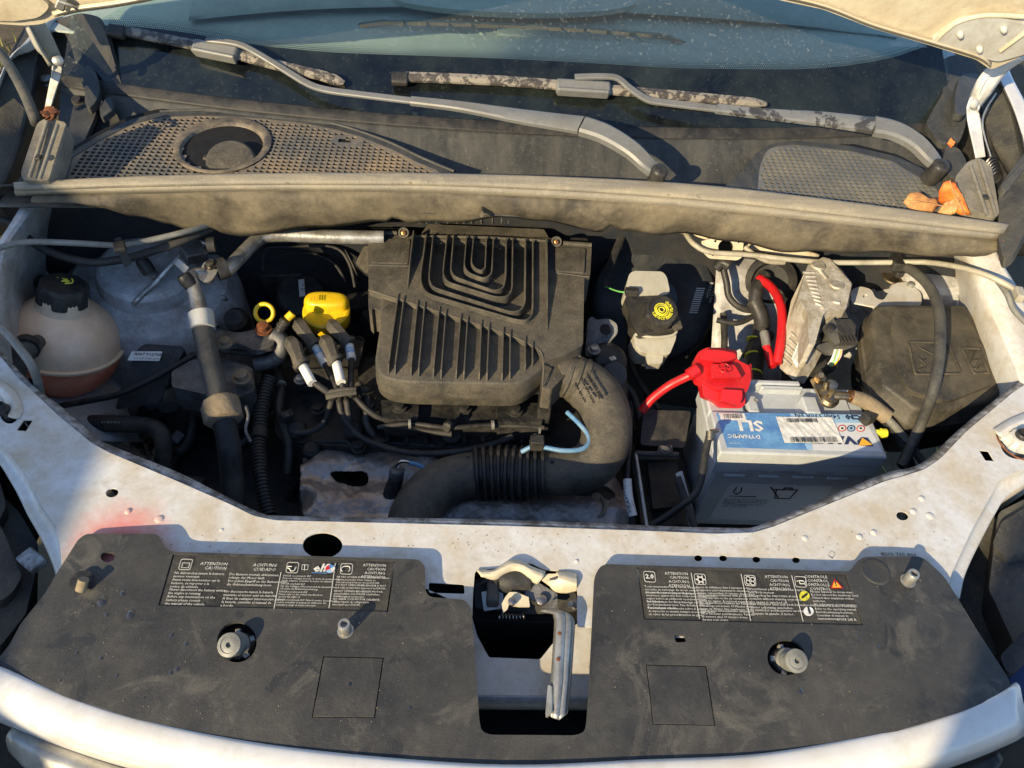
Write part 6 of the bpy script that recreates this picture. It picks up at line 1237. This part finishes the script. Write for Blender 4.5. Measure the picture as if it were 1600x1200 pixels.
hose('red_starter_cable', 'red cable leaving the red terminal cover towards the lower left', 'cable', 'red', [(1092, 580, .005), (1070, 590, -.01), (1045, 603, -.03), (1020, 622, -.05), (1003, 642, -.07)], .0068, 'cable_sheath')
# ---- battery
ZB = -.03
bt_ = thing('battery', 'grey car battery with a blue label and white stickers on its top', 'battery')
P_ = lambda x, y, z=ZB: P(x, y, z)
fl, fR = P_(1125, 711), P_(1386, 711); yF = (fl.y+fR.y)/2; xL, xR = fl.x, fR.x
yR = P_(1180, 596, ZB-.004).y
def bx(name, m, x0, x1, y0, y1, z1, z0, bev=.003, par=None): return box(name, m, ((x0+x1)/2, (y0+y1)/2, (z0+z1)/2-DZ), (x1-x0, y1-y0, z1-z0), par or bt_, bev=bev)
bx('lower_case', 'battery', xL+.004, xR-.003, yF+.006, yR-.004, ZB-.048, -.235, .006)
bx('lid_skirt', 'battery', xL, xR+.001, yF+.001, yR, ZB-.024, ZB-.052, .003)
bx('lid_block', 'battery', xL+.002, xR-.001, yF+.003, yR-.002, ZB-.012, ZB-.030, .003)
yM = P_(1230, 645).y
bx('label_ridge', 'battery', xL+.001, xR, yF+.0, yM, ZB, ZB-.026, .003)
rim = [P_(1082, 612), P_(1092, 600), P_(1180, 596), P_(1205, 597), P_(1225, 604), P_(1240, 603), P_(1262, 597)]
bx('rear_rim', 'battery', xL, xL+.155, yR-.010, yR, ZB+.002, ZB-.02, .003); bx('rear_rim', 'battery', xL, xL+.055, yM, yR-.01, ZB-.003, ZB-.02, .003)
bx('vent_post', 'battery', P_(1170, 640).x, P_(1188, 640).x, yM, yM+.035, ZB-.001, ZB-.02, .003); bx('vent_post', 'battery', P_(1258, 640).x, P_(1282, 640).x, yM, yM+.035, ZB-.001, ZB-.02, .003)
for x, y in ((1181, 626), (1268, 627)): lathe('vent_plug', 'zinc', P(x, y, ZB-.001), (0, 0, 1), [(.004, 0), (.004, .001), (.002, .001), (.002, -.001)], bt_, seg=14)
bx('handle', 'battery', P_(1190, 610).x, P_(1255, 610).x, yR-.018, yR-.012, ZB+.002, ZB-.016, .002)
for i in range(28): bx('handle_tooth', 'battery', P_(1192+i*2.3, 604).x, P_(1193.2+i*2.3, 604).x, yR-.0195, yR-.0178, ZB+.002, ZB-.001, 0)
bx('terminal_step', 'battery', xR-.075, xR-.022, yM+.006, yR-.004, ZB-.010, ZB-.03, .003)
lathe('terminal_post', 'zinc', P(1295, 610, ZB-.01), (0, 0, 1), [(.01, 0), (.009, .016), (.006, .017)], bt_)
pl = lambda pts: [V(p) for p in pts]
def bp(name, m, pts, o=.0006, th=.0003, z=ZB, r=0): return plate(name, m, rnd(pts, r) if r else pl(pts), z+o, th, bt_, bev=0)
bp('label', 'label_grey', [(1119, 645), (1348, 648), (1379, 706), (1136, 699)], .0004)
bp('label_blue_field', 'label_blue', [(1119, 645), (1234, 646), (1264, 703), (1136, 699)], .0008)
bp('label_sky_field', 'label_sky', [(1234, 646), (1348, 648), (1357, 661), (1241, 660)], .0008)
bp('label_sky_field', 'label_sky', [(1241, 660), (1262, 661), (1270, 703), (1262, 703)], .0009); 
bp('barcode_sticker', 'label_white', [(1123, 645), (1163, 646), (1167, 657), (1127, 656)], .0012)
def bars(x0, x1, y, h, n, z, seed, dxdy=.25, parent=bt_):
    random.seed(seed); x = x0; lst = []
    while x < x1:
        w_ = random.choice((.5, .8, 1.3)); q = [P(x-dxdy*0, y, z), P(x+w_, y, z), P(x+w_+dxdy*h, y+h, z), P(x+dxdy*h, y+h, z)]; lst.append((q, [(0, 1, 2, 3)])); x += w_+random.choice((.6, .9, 1.4))
    vs, fs = joinm(lst); mk('barcode', vs, fs, 'print_black', parent, flat=True)
bars(1130, 1160, 646.5, 7, 0, ZB+.0016, 4)
def btx(s, x, y, size, m='label_grey', **kw): return text(s, x, y, ZB, size, m, bt_, rot=math.pi, lift=.0013, **kw)
btx('SLI', 1190, 659, .028, 'label_white', bold=.0009, sx=1.15); btx('DYNAMIC', 1187, 681, .0098, 'label_white', bold=.0002, sx=1.1); btx('EN  DIN  IEC', 1156, 693, .003, 'label_white')
btx('C30', 1344, 650, .0120, 'navy', bold=.0007, sx=1.2); btx('54Ah 530A EN', 1311, 649, .0115, 'navy', bold=.0001, sx=1.0)
btx('VARTA', 1334, 684, .019, 'navy', bold=.0011, sx=1.45)
bp('brand_emblem', 'navy', [(1339, 689), (1346, 683), (1356, 684), (1365, 697), (1342, 696)], .0012); bp('brand_emblem_fill', 'orange', [(1347, 684), (1364, 695), (1342, 696)], .0018)
for x, mm in ((1316, 'red'), (1330, 'navy'), (1345, 'red')):
    bp('hazard_symbol', mm, ell(x, 669+(x-1316)*.02, 6.6, 5, 20), .0012); bp('hazard_symbol', 'label_white' if mm == 'red' else 'label_sky', ell(x, 669+(x-1316)*.02, 5.0, 3.7, 20), .0018); bp('hazard_symbol', 'print_black', ell(x, 669, 2.2, 1.6, 8), .0022)
stk = [(1212, 651, 2), (1300, 652, 2), (1318, 692, 2), (1226, 692, 2)]
q = [(1212, 651), (1300, 652), (1318, 692), (1226, 692)]; rows = []
from mathutils import noise as NZ
for j in range(17):
    r = []
    for i in range(41):
        a = lerp2(q[0], q[1], i/40); b = lerp2(q[3], q[2], i/40); p = lerp2(a, b, j/16); w3 = P(p[0], p[1], ZB+.0022); s = V((w3.x*160+w3.y*60, w3.y*50, 2)); w3.z += .0014*max(-.2, NZ.noise(s))*(1 if 0 < i < 40 and 0 < j < 16 else .2); r.append(w3)
    rows.append(r)
vs, fs = gridm(rows); mk('paper_sticker', vs, fs, 'label_white', bt_, ang=80)
bars(1228, 1276, 654, 6, 0, ZB+.0040, 9, .4); bars(1234, 1306, 683, 8, 0, ZB+.0040, 11, .4)
btx('A6440503K262', 1293, 672, .0062, 'print_black'); MTX = THINGS[-1]
for ch_ in bt_.children:
    if ch_.name.startswith('printed_text') : pass
bt_.children[-1].location.z += .0026
# front face print
yf = yF+.0; fu, fv = V((1, 0, 0)), V((0, 0, 1))
def ftext(s, x, z, size, m='fender_plastic', par=bt_, rot=0, **kw): return text(s, 0, 0, 0, size, m, par, p0=V((x, yF+kw.pop('dy', .0005), z-DZ)), u=-fu if rot else fu, v=-fv if rot else fv, lift=.0006, **kw)
for s, x in (('75904160A 17', xL+.075), ('7590411832', xL+.075)): pass
ftext('06C8382531192', xL+.135, ZB-.040, .0065, rot=1, dy=.0); ftext('75904 1160A 17', xL+.085, ZB-.040, .0065, rot=1, dy=.0); ftext('C30N 5/19', xL+.185, ZB-.040, .0055, rot=1, dy=.0)
for i in range(4): bx('case_rib', 'battery', xL+.024+i*.053, xL+.056+i*.053, yF+.003, yF+.008, ZB-.060, ZB-.066, .001)
vs, fs = solid([[V((xL+.04, yF+.0055, -.115-DZ)), V((xL+.20, yF+.0055, -.115-DZ)), V((xL+.20, yF+.0055, -.215-DZ)), V((xL+.03, yF+.0055, -.215-DZ))]], V((0, .0004, 0))); mk('front_label', vs, fs, 'label_grey', bt_)
ftext('Recycling of used batteries\nBattery disposal and safety\nVARTA battery for cars\nC30  12V 54Ah', xL+.042, -.158, .0065, 'print_black', dy=.0052)
def fline(pts, r=.0009): tube('front_symbol', 'print_black', [V((xL+a, yF+.0050, z-DZ)) for a, z in pts], r, bt_, world=True, n=1, seg=5)
fline([(.105, -.120), (.125, -.148)], .0012); fline([(.112, -.126), (.150, -.126)]); fline([(.116, -.128), (.120, -.150), (.144, -.150), (.148, -.128)]); fline([(.126, -.126), (.127, -.121), (.139, -.121), (.140, -.126)], .0012)
fline([(.052, -.124), (.050, -.136), (.056, -.142), (.062, -.136), (.060, -.124)]); fline([(.048, -.1475), (.090, -.1475)], .0005)
# strap rod
rd = thing('hold_down_rod', 'black sleeved battery hold down rod with a brass tip left of the battery', 'rod')
tube('rod_sleeve', 'black_rubber', [(1108, 682, -.010), (1104, 700, -.018), (1098, 735, -.03), (1094, 755, -.04), (1085, 773, -.05), (1065, 790, -.065), (1040, 808, -.085), (1020, 820, -.10)], .0052, rd, n=5)
tube('rod_tip', 'brass', [(1109, 688, -.012), (1110, 674, -.005)], .0062, rd, n=1); tube('rod_hook', 'brass', [(1110, 674, -.005), (1122, 673, -.006)], .003, rd, n=1)
# battery tray
tr_ = thing('battery_tray', 'empty black battery tray with a bright metal rim left of the battery', 'tray')
bx('tray_floor', 'black_plastic', P(1000, 800, -.16).x, P(1090, 800, -.16).x, P(1050, 815, -.16).y, P(1050, 690, -.16).y, -.17, -.19, .003, tr_)
for a, b, r in (((993, 708, -.09), (1011, 822, -.12), .0028), ((993, 708, -.09), (1060, 710, -.09), .004), ((1058, 745, -.10), (1085, 822, -.14), .006)): tube('tray_rim', 'zinc' if r < .004 else 'fender_plastic', [a, b], r, tr_, n=1, seg=8)
poly('tray_back', 'fender_plastic', [(995, 708, -.09), (1060, 708, -.09), (1062, 717, -.10), (998, 718, -.10)], .004, tr_, .001, 1); poly('tray_tab', 'fender_plastic', [(1026, 708, -.085), (1030, 696, -.08), (1050, 695, -.08), (1052, 708, -.085)], .003, tr_, .001, 4); bolt(P(1039, 703, -.08), .005, .004, 'cast', tr_)
poly('tray_panel', 'dark_engine', [(1012, 722, -.14), (1058, 722, -.14), (1068, 790, -.15), (1020, 795, -.15)], .006, tr_, .002, 3)
poly('fuse_cover', 'black_plastic', [(1005, 640, -.08), (1080, 642, -.08), (1070, 700, -.10), (1000, 695, -.10)], .05, tr_, .005, 6); poly('tray_bracket', 'battery', [(1056, 740, -.10), (1066, 735, -.10), (1090, 822, -.15), (1078, 822, -.15)], .003, tr_, .001, 2)
lw = thing('labelled_cable', 'thin cable with a white printed sleeve beside the battery tray', 'cable')
tube('cable_sheath', 'black_rubber', [(985, 640, -.08), (984, 690, -.09), (980, 745, -.10), (984, 790, -.12), (990, 830, -.14)], .004, lw); tube('printed_sleeve', 'white_cable', [(980, 749, -.10), (982, 775, -.11), (989, 806, -.125)], .0068, lw); text('V/KAAF21', 0, 0, 0, .009, 'print_black', lw, p0=P(987, 802, -.1145), u=V((-.12, .9, .3)), v=V((-1, 0, 0)))
cbl = thing('lower_radiator_hose', 'dark grimy hose junction under the bend of the intake hose', 'hose')
tube('hose_tube', 'dark_engine', [(860, 790, -.17), (900, 780, -.16), (940, 790, -.16), (970, 830, -.18)], .03, cbl, seg=20); tube('spring_clamp', 'foam', [(935, 772, -.13), (945, 785, -.128), (944, 800, -.13), (935, 808, -.135)], .0025, cbl)
# red terminal cover
rt = thing('red_terminal_cover', 'bright red plastic cover marked with a plus over the battery terminal', 'terminal cover')
z0 = ZB+.03
poly('hinged_lid', 'red', [(1085, 560, .012), (1092, 549, .014), (1104, 543, .014), (1128, 543, .014), (1152, 548, .012), (1152, 562, .010), (1172, 572, .006), (1174, 592, .002), (1168, 612, -.004), (1122, 609, -.004), (1088, 592, .002)], .016, rt, .002, 4)
poly('lid_crown', 'red', [(1094, 553, .022), (1104, 546, .024), (1126, 547, .024), (1150, 552, .022), (1151, 560, .02), (1128, 566, .018), (1094, 562, .018)], .012, rt, .002, 4)
poly('lid_pad', 'red', [(1110, 568, .018), (1148, 570, .018), (1160, 590, .012), (1112, 590, .012)], .006, rt, .002, 4)
poly('lower_shroud', 'red', [(1096, 597, -.002), (1166, 604, -.004), (1164, 632, -.022), (1158, 638, -.025), (1125, 637, -.025), (1118, 628, -.02), (1100, 620, -.015)], .022, rt, .0015, 3)
poly('shroud_block', 'red', [(1128, 608, .004), (1160, 610, .002), (1160, 622, -.002), (1155, 634, -.01), (1126, 626, -.006)], .02, rt, .0015, 3); poly('side_clip', 'red', [(1166, 572, .004), (1174, 568, .004), (1176, 590, -.002), (1170, 600, -.006)], .016, rt, .002, 2)
tube('cable_collar', 'red', [(1076, 586, .002), (1090, 577, .008)], .0095, rt, n=1)
pc = P(1132, 576, .019)
ring = [pc+V((math.cos(a)*.0095, math.sin(a)*.0095, .001)) for a in [i*math.pi/14 for i in range(29)]]; tube('plus_ring', 'red', ring, .0007, rt, world=True, n=1, seg=6)
box('plus_mark', 'red', pc+V((0, 0, .001)), (.012, .0024, .0016), rt, bev=.0003); box('plus_mark', 'red', pc+V((0, 0, .001)), (.0024, .012, .0018), rt, bev=.0003)
# negative terminal
nt_ = thing('negative_terminal', 'corroded brass negative terminal clamp with two studs on the battery', 'terminal clamp')
poly('clamp_plate', 'brass', [(1266, 592, .005), (1276, 590, .006), (1296, 606, -.004), (1306, 622, -.010), (1300, 632, -.014), (1286, 632, -.014), (1276, 612, -.005)], .003, nt_, .0008, 3)
for a, b in (((1289, 612, .0), (1292, 597, .015)), ((1296, 622, -.008), (1300, 611, .008)), ((1281, 592, .005), (1283, 586, .02))): tube('stud', 'brass', [a, b], .0045, nt_, n=1, seg=16); lathe('stud_nut', 'brass', P(*a), (.05, .0, 1), [(.009, -.003), (.009, .004), (.005, .006)], nt_, seg=6)
lathe('clamp_ring', 'brass', P(1296, 623, -.012), (0, -.1, 1), [(.014, -.006), (.015, 0), (.012, .005), (.009, .006)], nt_, seg=20); tube('lug', 'brass', [(1300, 618, -.006), (1315, 618, -.004), (1332, 620, -.004)], .0075, nt_, flat=.7, n=2); tube('lug_ring', 'copper', [(1326, 619, -.004), (1334, 620, -.004)], .0095, nt_, n=1)
nc = thing('earth_cable', 'dusty grey taped earth cable leading from the negative terminal', 'cable')
tube('taped_section', 'foam', [(1331, 620, -.004, .0105), (1350, 626, -.006, .0115), (1368, 638, -.012, .012), (1386, 652, -.02, .012)], .012, nc); tube('cable_sheath', 'grey_cable', [(1380, 648, -.018), (1400, 668, -.03), (1418, 690, -.05), (1440, 720, -.08), (1460, 745, -.1)], .006, nc); tube('cable_sheath', 'black_rubber', [(1370, 645, -.02), (1392, 668, -.035), (1410, 695, -.055), (1425, 730, -.08)], .0065, nc); box('cable_tie', 'black_rubber', P(1357, 652, -.02), (.02, .016, .02), nc, rot=(0, 0, .5))
ys = thing('yellow_plug', 'small neon yellow plug sticking out right of the battery', 'plug'); tube('plug_pin', 'yellow_print', [(1368, 676, -.035), (1384, 677, -.033)], .0055, ys, n=1, seg=12); lathe('plug_head', 'yellow_print', P(1382, 677, -.033), (1, 0, 0), [(.0075, -.006), (.0075, .002)], ys, seg=14)
# ---- control unit
ec = thing('control_unit', 'dusty aluminium engine control unit with a printed side label and black plug', 'control unit')
top_ = [(1285, 402, 2), (1297, 404, 2), (1331, 443, 3), (1322, 484, 3), (1291, 486, 6), (1286, 492, 4), (1273, 540, 3), (1264, 537, 2), (1262, 493, 3), (1250, 470, 3), (1248, 462, 3), (1262, 414, 3)]
zt = lambda x, y: .035-DZ+(y-.85)*.12
plate('cast_housing', 'ecu', rnd(top_, 2), zt, .05, ec, bev=.0025)
sd_ = [P(1262, 416, .033), P(1248, 462, .026), P(1261, 494, .02), P(1270, 538, .012)]
side = [(1262, 416, .030), (1236, 470, .005), (1223, 535, -.02), (1218, 575, -.04), (1240, 594, -.055), (1258, 566, -.03), (1272, 538, .008), (1262, 494, .022), (1250, 466, .028)]
poly('side_plate', 'ecu', side, .03, ec, .002, 3)
q_ = [P(*p) for p in side]; n_ = V((0, 0, 0))
for i in range(len(q_)): n_ += (q_[i]-q_[0]).cross(q_[(i+1) % len(q_)]-q_[0])
n_ = n_.normalized(); n_ = n_ if n_.z > 0 else -n_; cS = sum(q_, V())/len(q_)
platepl('side_label', 'label_white', [V(p) for p in ((1269, 480), (1278, 494), (1245, 575), (1237, 560))], cS+n_*.012, n_, .0008, ec, bev=0)
ul = (hitpl(1273, 487, cS, n_)-hitpl(1241, 568, cS, n_)).normalized(); vl = n_.cross(ul)
text('SIEMENS  S110138101 A', 0, 0, 0, .006, 'print_black', ec, p0=hitpl(1247, 567, cS+n_*.012, n_), u=ul, v=vl, lift=.0006); text('|||||||||||||||||||||', 0, 0, 0, .007, 'print_black', ec, p0=hitpl(1243, 562, cS+n_*.012, n_), u=ul, v=vl, lift=.0006)
text('8200 661 126', 0, 0, 0, .007, 'print_black', ec, p0=hitpl(1264, 522, cS+n_*.012, n_), u=ul, v=vl, lift=.0006, bold=.0003)
for i in range(13):
    a = lerp2((1250, 452), (1228, 572), i/12) if i < 13 else 0; a = lerp2((1259, 440), (1222, 560), i/12)
    b = (a[0]+14, a[1]+12)
    tube('cooling_fin', 'ecu', [hitpl(a[0]+1, a[1], cS+n_*.0015, n_), hitpl(b[0], b[1], cS+n_*.0015, n_)], .0028, ec, world=True, n=1, seg=6)
for i in range(9): tube('cooling_fin', 'ecu', [P(1255+i*2.4, 430+i*6-4, zt), P(1272+i*1.5, 426+i*6.5, zt)], .0022, ec, world=True, n=1, seg=6)
tube('housing_rib', 'ecu', [P(1278, 420, zt), P(1292, 436, zt)], .003, ec, world=True, n=1, seg=6); tube('housing_rib', 'ecu', [P(1285, 482, zt), P(1297, 472, zt), P(1312, 474, zt)], .003, ec, world=True, seg=6); tube('lid_edge', 'zinc', [P(1287, 403, .04), P(1310, 420, .04), P(1329, 443, .036), P(1322, 480, .03)], .003, ec, world=True, n=1, seg=6)
for x, y in ((1275, 417), (1304, 447)):
    tube('cover_screw', 'copper', [P(x-5, y-.5, .043), P(x+6, y+1, .043)], .004, ec, world=True, n=1, seg=10); box('screw_clip', 'black_plastic', P(x+7, y-6, .045), (.010, .007, .006), ec, rot=(0, 0, .3), bev=.001); lathe('screw_boss', 'ecu', P(x+3, y-1, zt), (0, .12, 1), [(.012, 0), (.011, .003), (.004, .003)], ec, seg=20)
lathe('side_hole', 'deep', hitpl(1250, 510, cS+n_*.001, n_), n_, [(.0075, 0), (.0075, .0006)], ec, seg=20)
cn = thing('control_unit_plug', 'chunky black connector with coloured wires plugged into the control unit', 'connector')
poly('plug_shell', 'fender_plastic', [(1288, 505, .015), (1300, 492, .02), (1318, 486, .022), (1332, 496, .02), (1338, 520, .012), (1320, 524, .01), (1300, 540, .0), (1290, 530, .004)], .03, cn, .003, 3)
poly('plug_head', 'black_plastic', [(1306, 499, .036), (1328, 498, .036), (1338, 508, .03), (1336, 522, .026), (1316, 524, .026), (1305, 512, .03)], .03, cn, .003, 2); poly('plug_lever', 'fender_plastic', [(1286, 510, .030), (1302, 497, .036), (1306, 503, .036), (1313, 536, .02), (1304, 539, .018)], .010, cn, .001, 1)
poly('plug_base', 'fender_plastic', [(1272, 541, .0), (1312, 528, .016), (1342, 526, .014), (1338, 540, .006), (1318, 548, .0), (1296, 556, -.006)], .014, cn, .002, 2)
for i in range(5): box('plug_rib', 'black_plastic', P(1312+i*5.5, 531, .018), (.004, .016, .012), cn, rot=(.2, 0, .2), bev=.0008)
lathe('lever_pivot', 'black_plastic', P(1296, 514, .036), (0, -.2, 1), [(.007, 0), (.007, .003), (.004, .004)], cn, seg=16); poly('plug_sheet', 'fender_plastic', [(1302, 494, .025), (1320, 484, .03), (1326, 498, .03)], .003, cn, .0006, 1)
for i, mm in enumerate(('white_cable', 'cream_cable', 'green_cable', 'pink_cable', 'white_cable', 'yellow', 'pink_cable')): tube('plug_wire', mm, [(1305+i*1.7, 546, .0), (1302+i*1.9, 556, -.006), (1297+i*1.6, 566+(i % 3), -.016), (1288+i*1.2, 576, -.04)], .0017, cn, seg=6)
tube('wire_sleeve', 'black_rubber', [(1300, 568, -.025), (1282, 580, -.05), (1262, 600, -.09), (1250, 640, -.14)], .012, cn)
# ---- relay box
rb = thing('fuse_box', 'dusty black fuse box lid embossed with a warning triangle and a lightning arrow', 'fuse box')
zr = lambda x, y: .012-DZ+(y-.80)*.10
ro = [(1364, 484, 4), (1370, 476, 3), (1396, 475, 4), (1508, 476, 6), (1522, 496, 6), (1548, 540, 10), (1562, 590, 8), (1566, 612, 6), (1540, 630, 10), (1480, 640, 8), (1432, 640, 10), (1380, 600, 8), (1370, 565, 6), (1362, 510, 6)]
q = rnd(ro, 5, 4); T = [P(p[0], p[1], zr) for p in q]
ringm([grow(T, -.006, .0005), grow(T, -.002, -.001), grow(T, .0005, -.005), grow(T, .003, -.03), grow(T, .006, -.032), grow(T, .006, -.045)], 'relay', 'box_lid', rb, 50)
ringm([grow(T, -.010, -.04), grow(T, -.012, -.12)], 'black_plastic', 'box_base', rb)
poly('lid_dome', 'relay', [(1396, 480, .030), (1505, 480, .030), (1540, 545, .024), (1552, 600, .018), (1480, 628, .016), (1420, 610, .018), (1400, 570, .022), (1392, 510, .028)], .016, rb, .006, 12)
def zd_(o): return o
def emb(pts, nm='embossed_line', closed=True, r=.0019):
    w_ = [P(p[0], p[1], lambda x, y: zdom(x, y)+.0012) for p in pts]; w_ += [w_[0]] if closed else []
    tube(nm, 'relay', w_, r, rb, world=True, n=1, seg=6)
qd = [P(*p) for p in [(1396, 480, .030), (1505, 480, .030), (1540, 545, .024), (1552, 600, .018), (1480, 628, .016), (1420, 610, .018), (1400, 570, .022), (1392, 510, .028)]]; nD = V((0, 0, 0))
for i in range(8): nD += (qd[i]-qd[0]).cross(qd[(i+1) % 8]-qd[0])
nD = nD.normalized(); nD = nD if nD.z > 0 else -nD; cD = sum(qd, V())/8
def zdom(x, y): return cD.z-((x-cD.x)*nD.x+(y-cD.y)*nD.y)/nD.z
emb(rnd([(1419, 534), (1481, 536), (1502, 584), (1430, 585)], 4)); emb(rnd([(1503, 544), (1530, 545), (1545, 583), (1522, 584)], 3))
emb([(1436, 543), (1465, 558), (1447, 575)], closed=False, r=.0016); emb([(1440, 570), (1446, 562), (1438, 562), (1446, 569)], closed=False, r=.0014); emb([(1448, 575), (1436, 578)], closed=False)
emb([(1513, 550), (1525, 549), (1518, 563), (1532, 561), (1524, 576)], closed=False, r=.0016); emb([(1518, 574), (1526, 578), (1532, 570)], closed=False, r=.0014)
for x, y in ((1377, 600), (1368, 570), (1500, 636)): box('lid_latch', 'black_plastic', P(x, y, -.02), (.02, .02, .03), rb, rot=(0, .3, .4), bev=.003)
box('lid_notch', 'black_rubber', P(1520, 487, .012), (.010, .012, .008), rb, bev=.001)
cbr = hose('thick_black_cable', 'thick black cable arching over the fuse box down to the front', 'cable', 'fender_plastic', [(1396, 408, .045), (1408, 414, .05), (1430, 426, .066), (1452, 448, .076), (1466, 480, .080), (1469, 520, .078), (1467, 560, .070), (1458, 610, .05), (1440, 660, -.01), (1420, 705, -.045), (1408, 728, -.06)], .0080, 'cable_sheath', seg=20)
tube('cut_end', 'deep', [(1409, 727, -.0595), (1407, 729, -.0605)], .0062, cbr, n=1)
t = thing('cable_holder', 'black cable holder on the cream cable above the right strut tower', 'cable clip'); box('holder_body', 'black_plastic', P(1401, 410, .058), (.018, .03, .016), t, rot=(0, 0, -.1), bev=.002); box('holder_foot', 'black_plastic', P(1403, 425, .045), (.014, .02, .01), t, rot=(0, 0, .1), bev=.002)
lathe('tower_nut', 'brass', P(1396, 432, .0), (0, 0, 1), [(.02, -.002), (.018, .0), (.008, .002)], body, seg=24); lathe('tower_bolt', 'zinc', P(1420, 450, .0), (0, -.1, 1), [(.013, -.01), (.012, .0), (.006, .003), (.006, .010), (.003, .012)], body, seg=20)
poly('tower_shelf', 'bay_white', [(1330, 410, -.03), (1400, 412, -.03), (1450, 430, -.03), (1440, 480, -.06), (1330, 490, -.07)], .004, body, .002, 6)
tube('rust_seam', 'rust', [(1472, 420, .0), (1490, 440, -.01), (1502, 462, -.02)], .0015, body)
lathe('wing_plug', 'slam_white', P(1545, 465, .015), (-.3, -.1, 1), [(.022, -.001), (.02, .004), (.008, .006)], body); lathe('wing_plug', 'grey_paint', P(1592, 523, .006), (-.2, 0, 1), [(.016, 0), (.014, .002), (.006, .003)], body)
tube('copper_tip', 'copper', [(928, 356, .03), (928, 358, .028)], .003, body, n=1)
DZ = 0
random.seed(21); vs, fs = [], []
def crumb(p, s):
    b0 = len(vs); n_ = 5; vs.append(p+V((0, 0, s*.5)))
    for j in range(n_): a_ = j*1.2566+random.random()*.5; vs.append(p+V((math.cos(a_)*s*random.uniform(.5, 1), math.sin(a_)*s*random.uniform(.5, 1), -s*.1)))
    for j in range(n_): fs.append((b0, b0+1+j, b0+1+(j+1) % n_))
for _ in range(90): crumb(P(random.uniform(60, 1540), 0, .1)*0+lrow(random.uniform(.1, .5), .1225)[random.randrange(len(bk))]+V((random.uniform(-.06, .06), random.uniform(-.002, .002), .0)), random.uniform(.0006, .002))
for _ in range(160):
    x = random.uniform(100, 1500); y = random.uniform(830, 862)
    if 465 < x < 542: continue
    crumb(P(x, y, .0003), random.uniform(.0004, .0013))
for _ in range(260):
    x = random.uniform(110, 1480); y = random.uniform(905, 1130)
    if 660 < x < 932 or abs(x-370) < 36 or abs(x-1229) < 36 or any(inside(V((x, y)), [V(p) for p in q]) for q in lb+sq): continue
    crumb(P(x, y, lambda a, b: zc(a, b)+.0003), random.uniform(.0003, .0011))
for _ in range(120): x = random.uniform(520, 1400); y = random.uniform(205, 268); crumb(P(x, y, .073), random.uniform(.0005, .002))
for _ in range(70): crumb(P(random.gauss(1450, 45), random.gauss(322, 8), .1015), random.uniform(.0008, .0028))
for _ in range(160): x = random.uniform(590, 915); y = random.uniform(370, 600); crumb(P(x, y, ZA-.065+.0003 if y < 450 else ZA-.073), random.uniform(.0004, .0012))
o = mk('dirt_crumbs', vs, fs, 'crumb', flat=True); tag(o, 'crumbs of dry dirt scattered over seal, panels and covers', None, kind='stuff')
# ================================================================ finish: put each thing's empty at its base
bpy.context.view_layer.update()
for t in THINGS:
    ch = list(t.children)
    if not ch: continue
    pts = [o.location for o in ch]; lo = V([min(p[i] for p in pts) for i in range(3)]); hi = V([max(p[i] for p in pts) for i in range(3)])
    t.empty_display_size = .02; t.location = V(((lo.x+hi.x)/2, (lo.y+hi.y)/2, lo.z))
    for o in ch: o.location = o.location-t.location
# sub-parts: children of parts keep world coordinates -> make local
for o in bpy.data.objects:
    if o.parent and o.parent.type == 'MESH':
        root = o.parent.parent; o.location = o.location-(o.parent.location+(root.location if root else V()))
for o in bpy.data.objects:                              # plain names with Blender's own suffixes
    pass
print('objects', len(bpy.data.objects), 'tris', sum(len(o.data.loops)-2*len(o.data.polygons) for o in bpy.data.objects if o.type == 'MESH'))
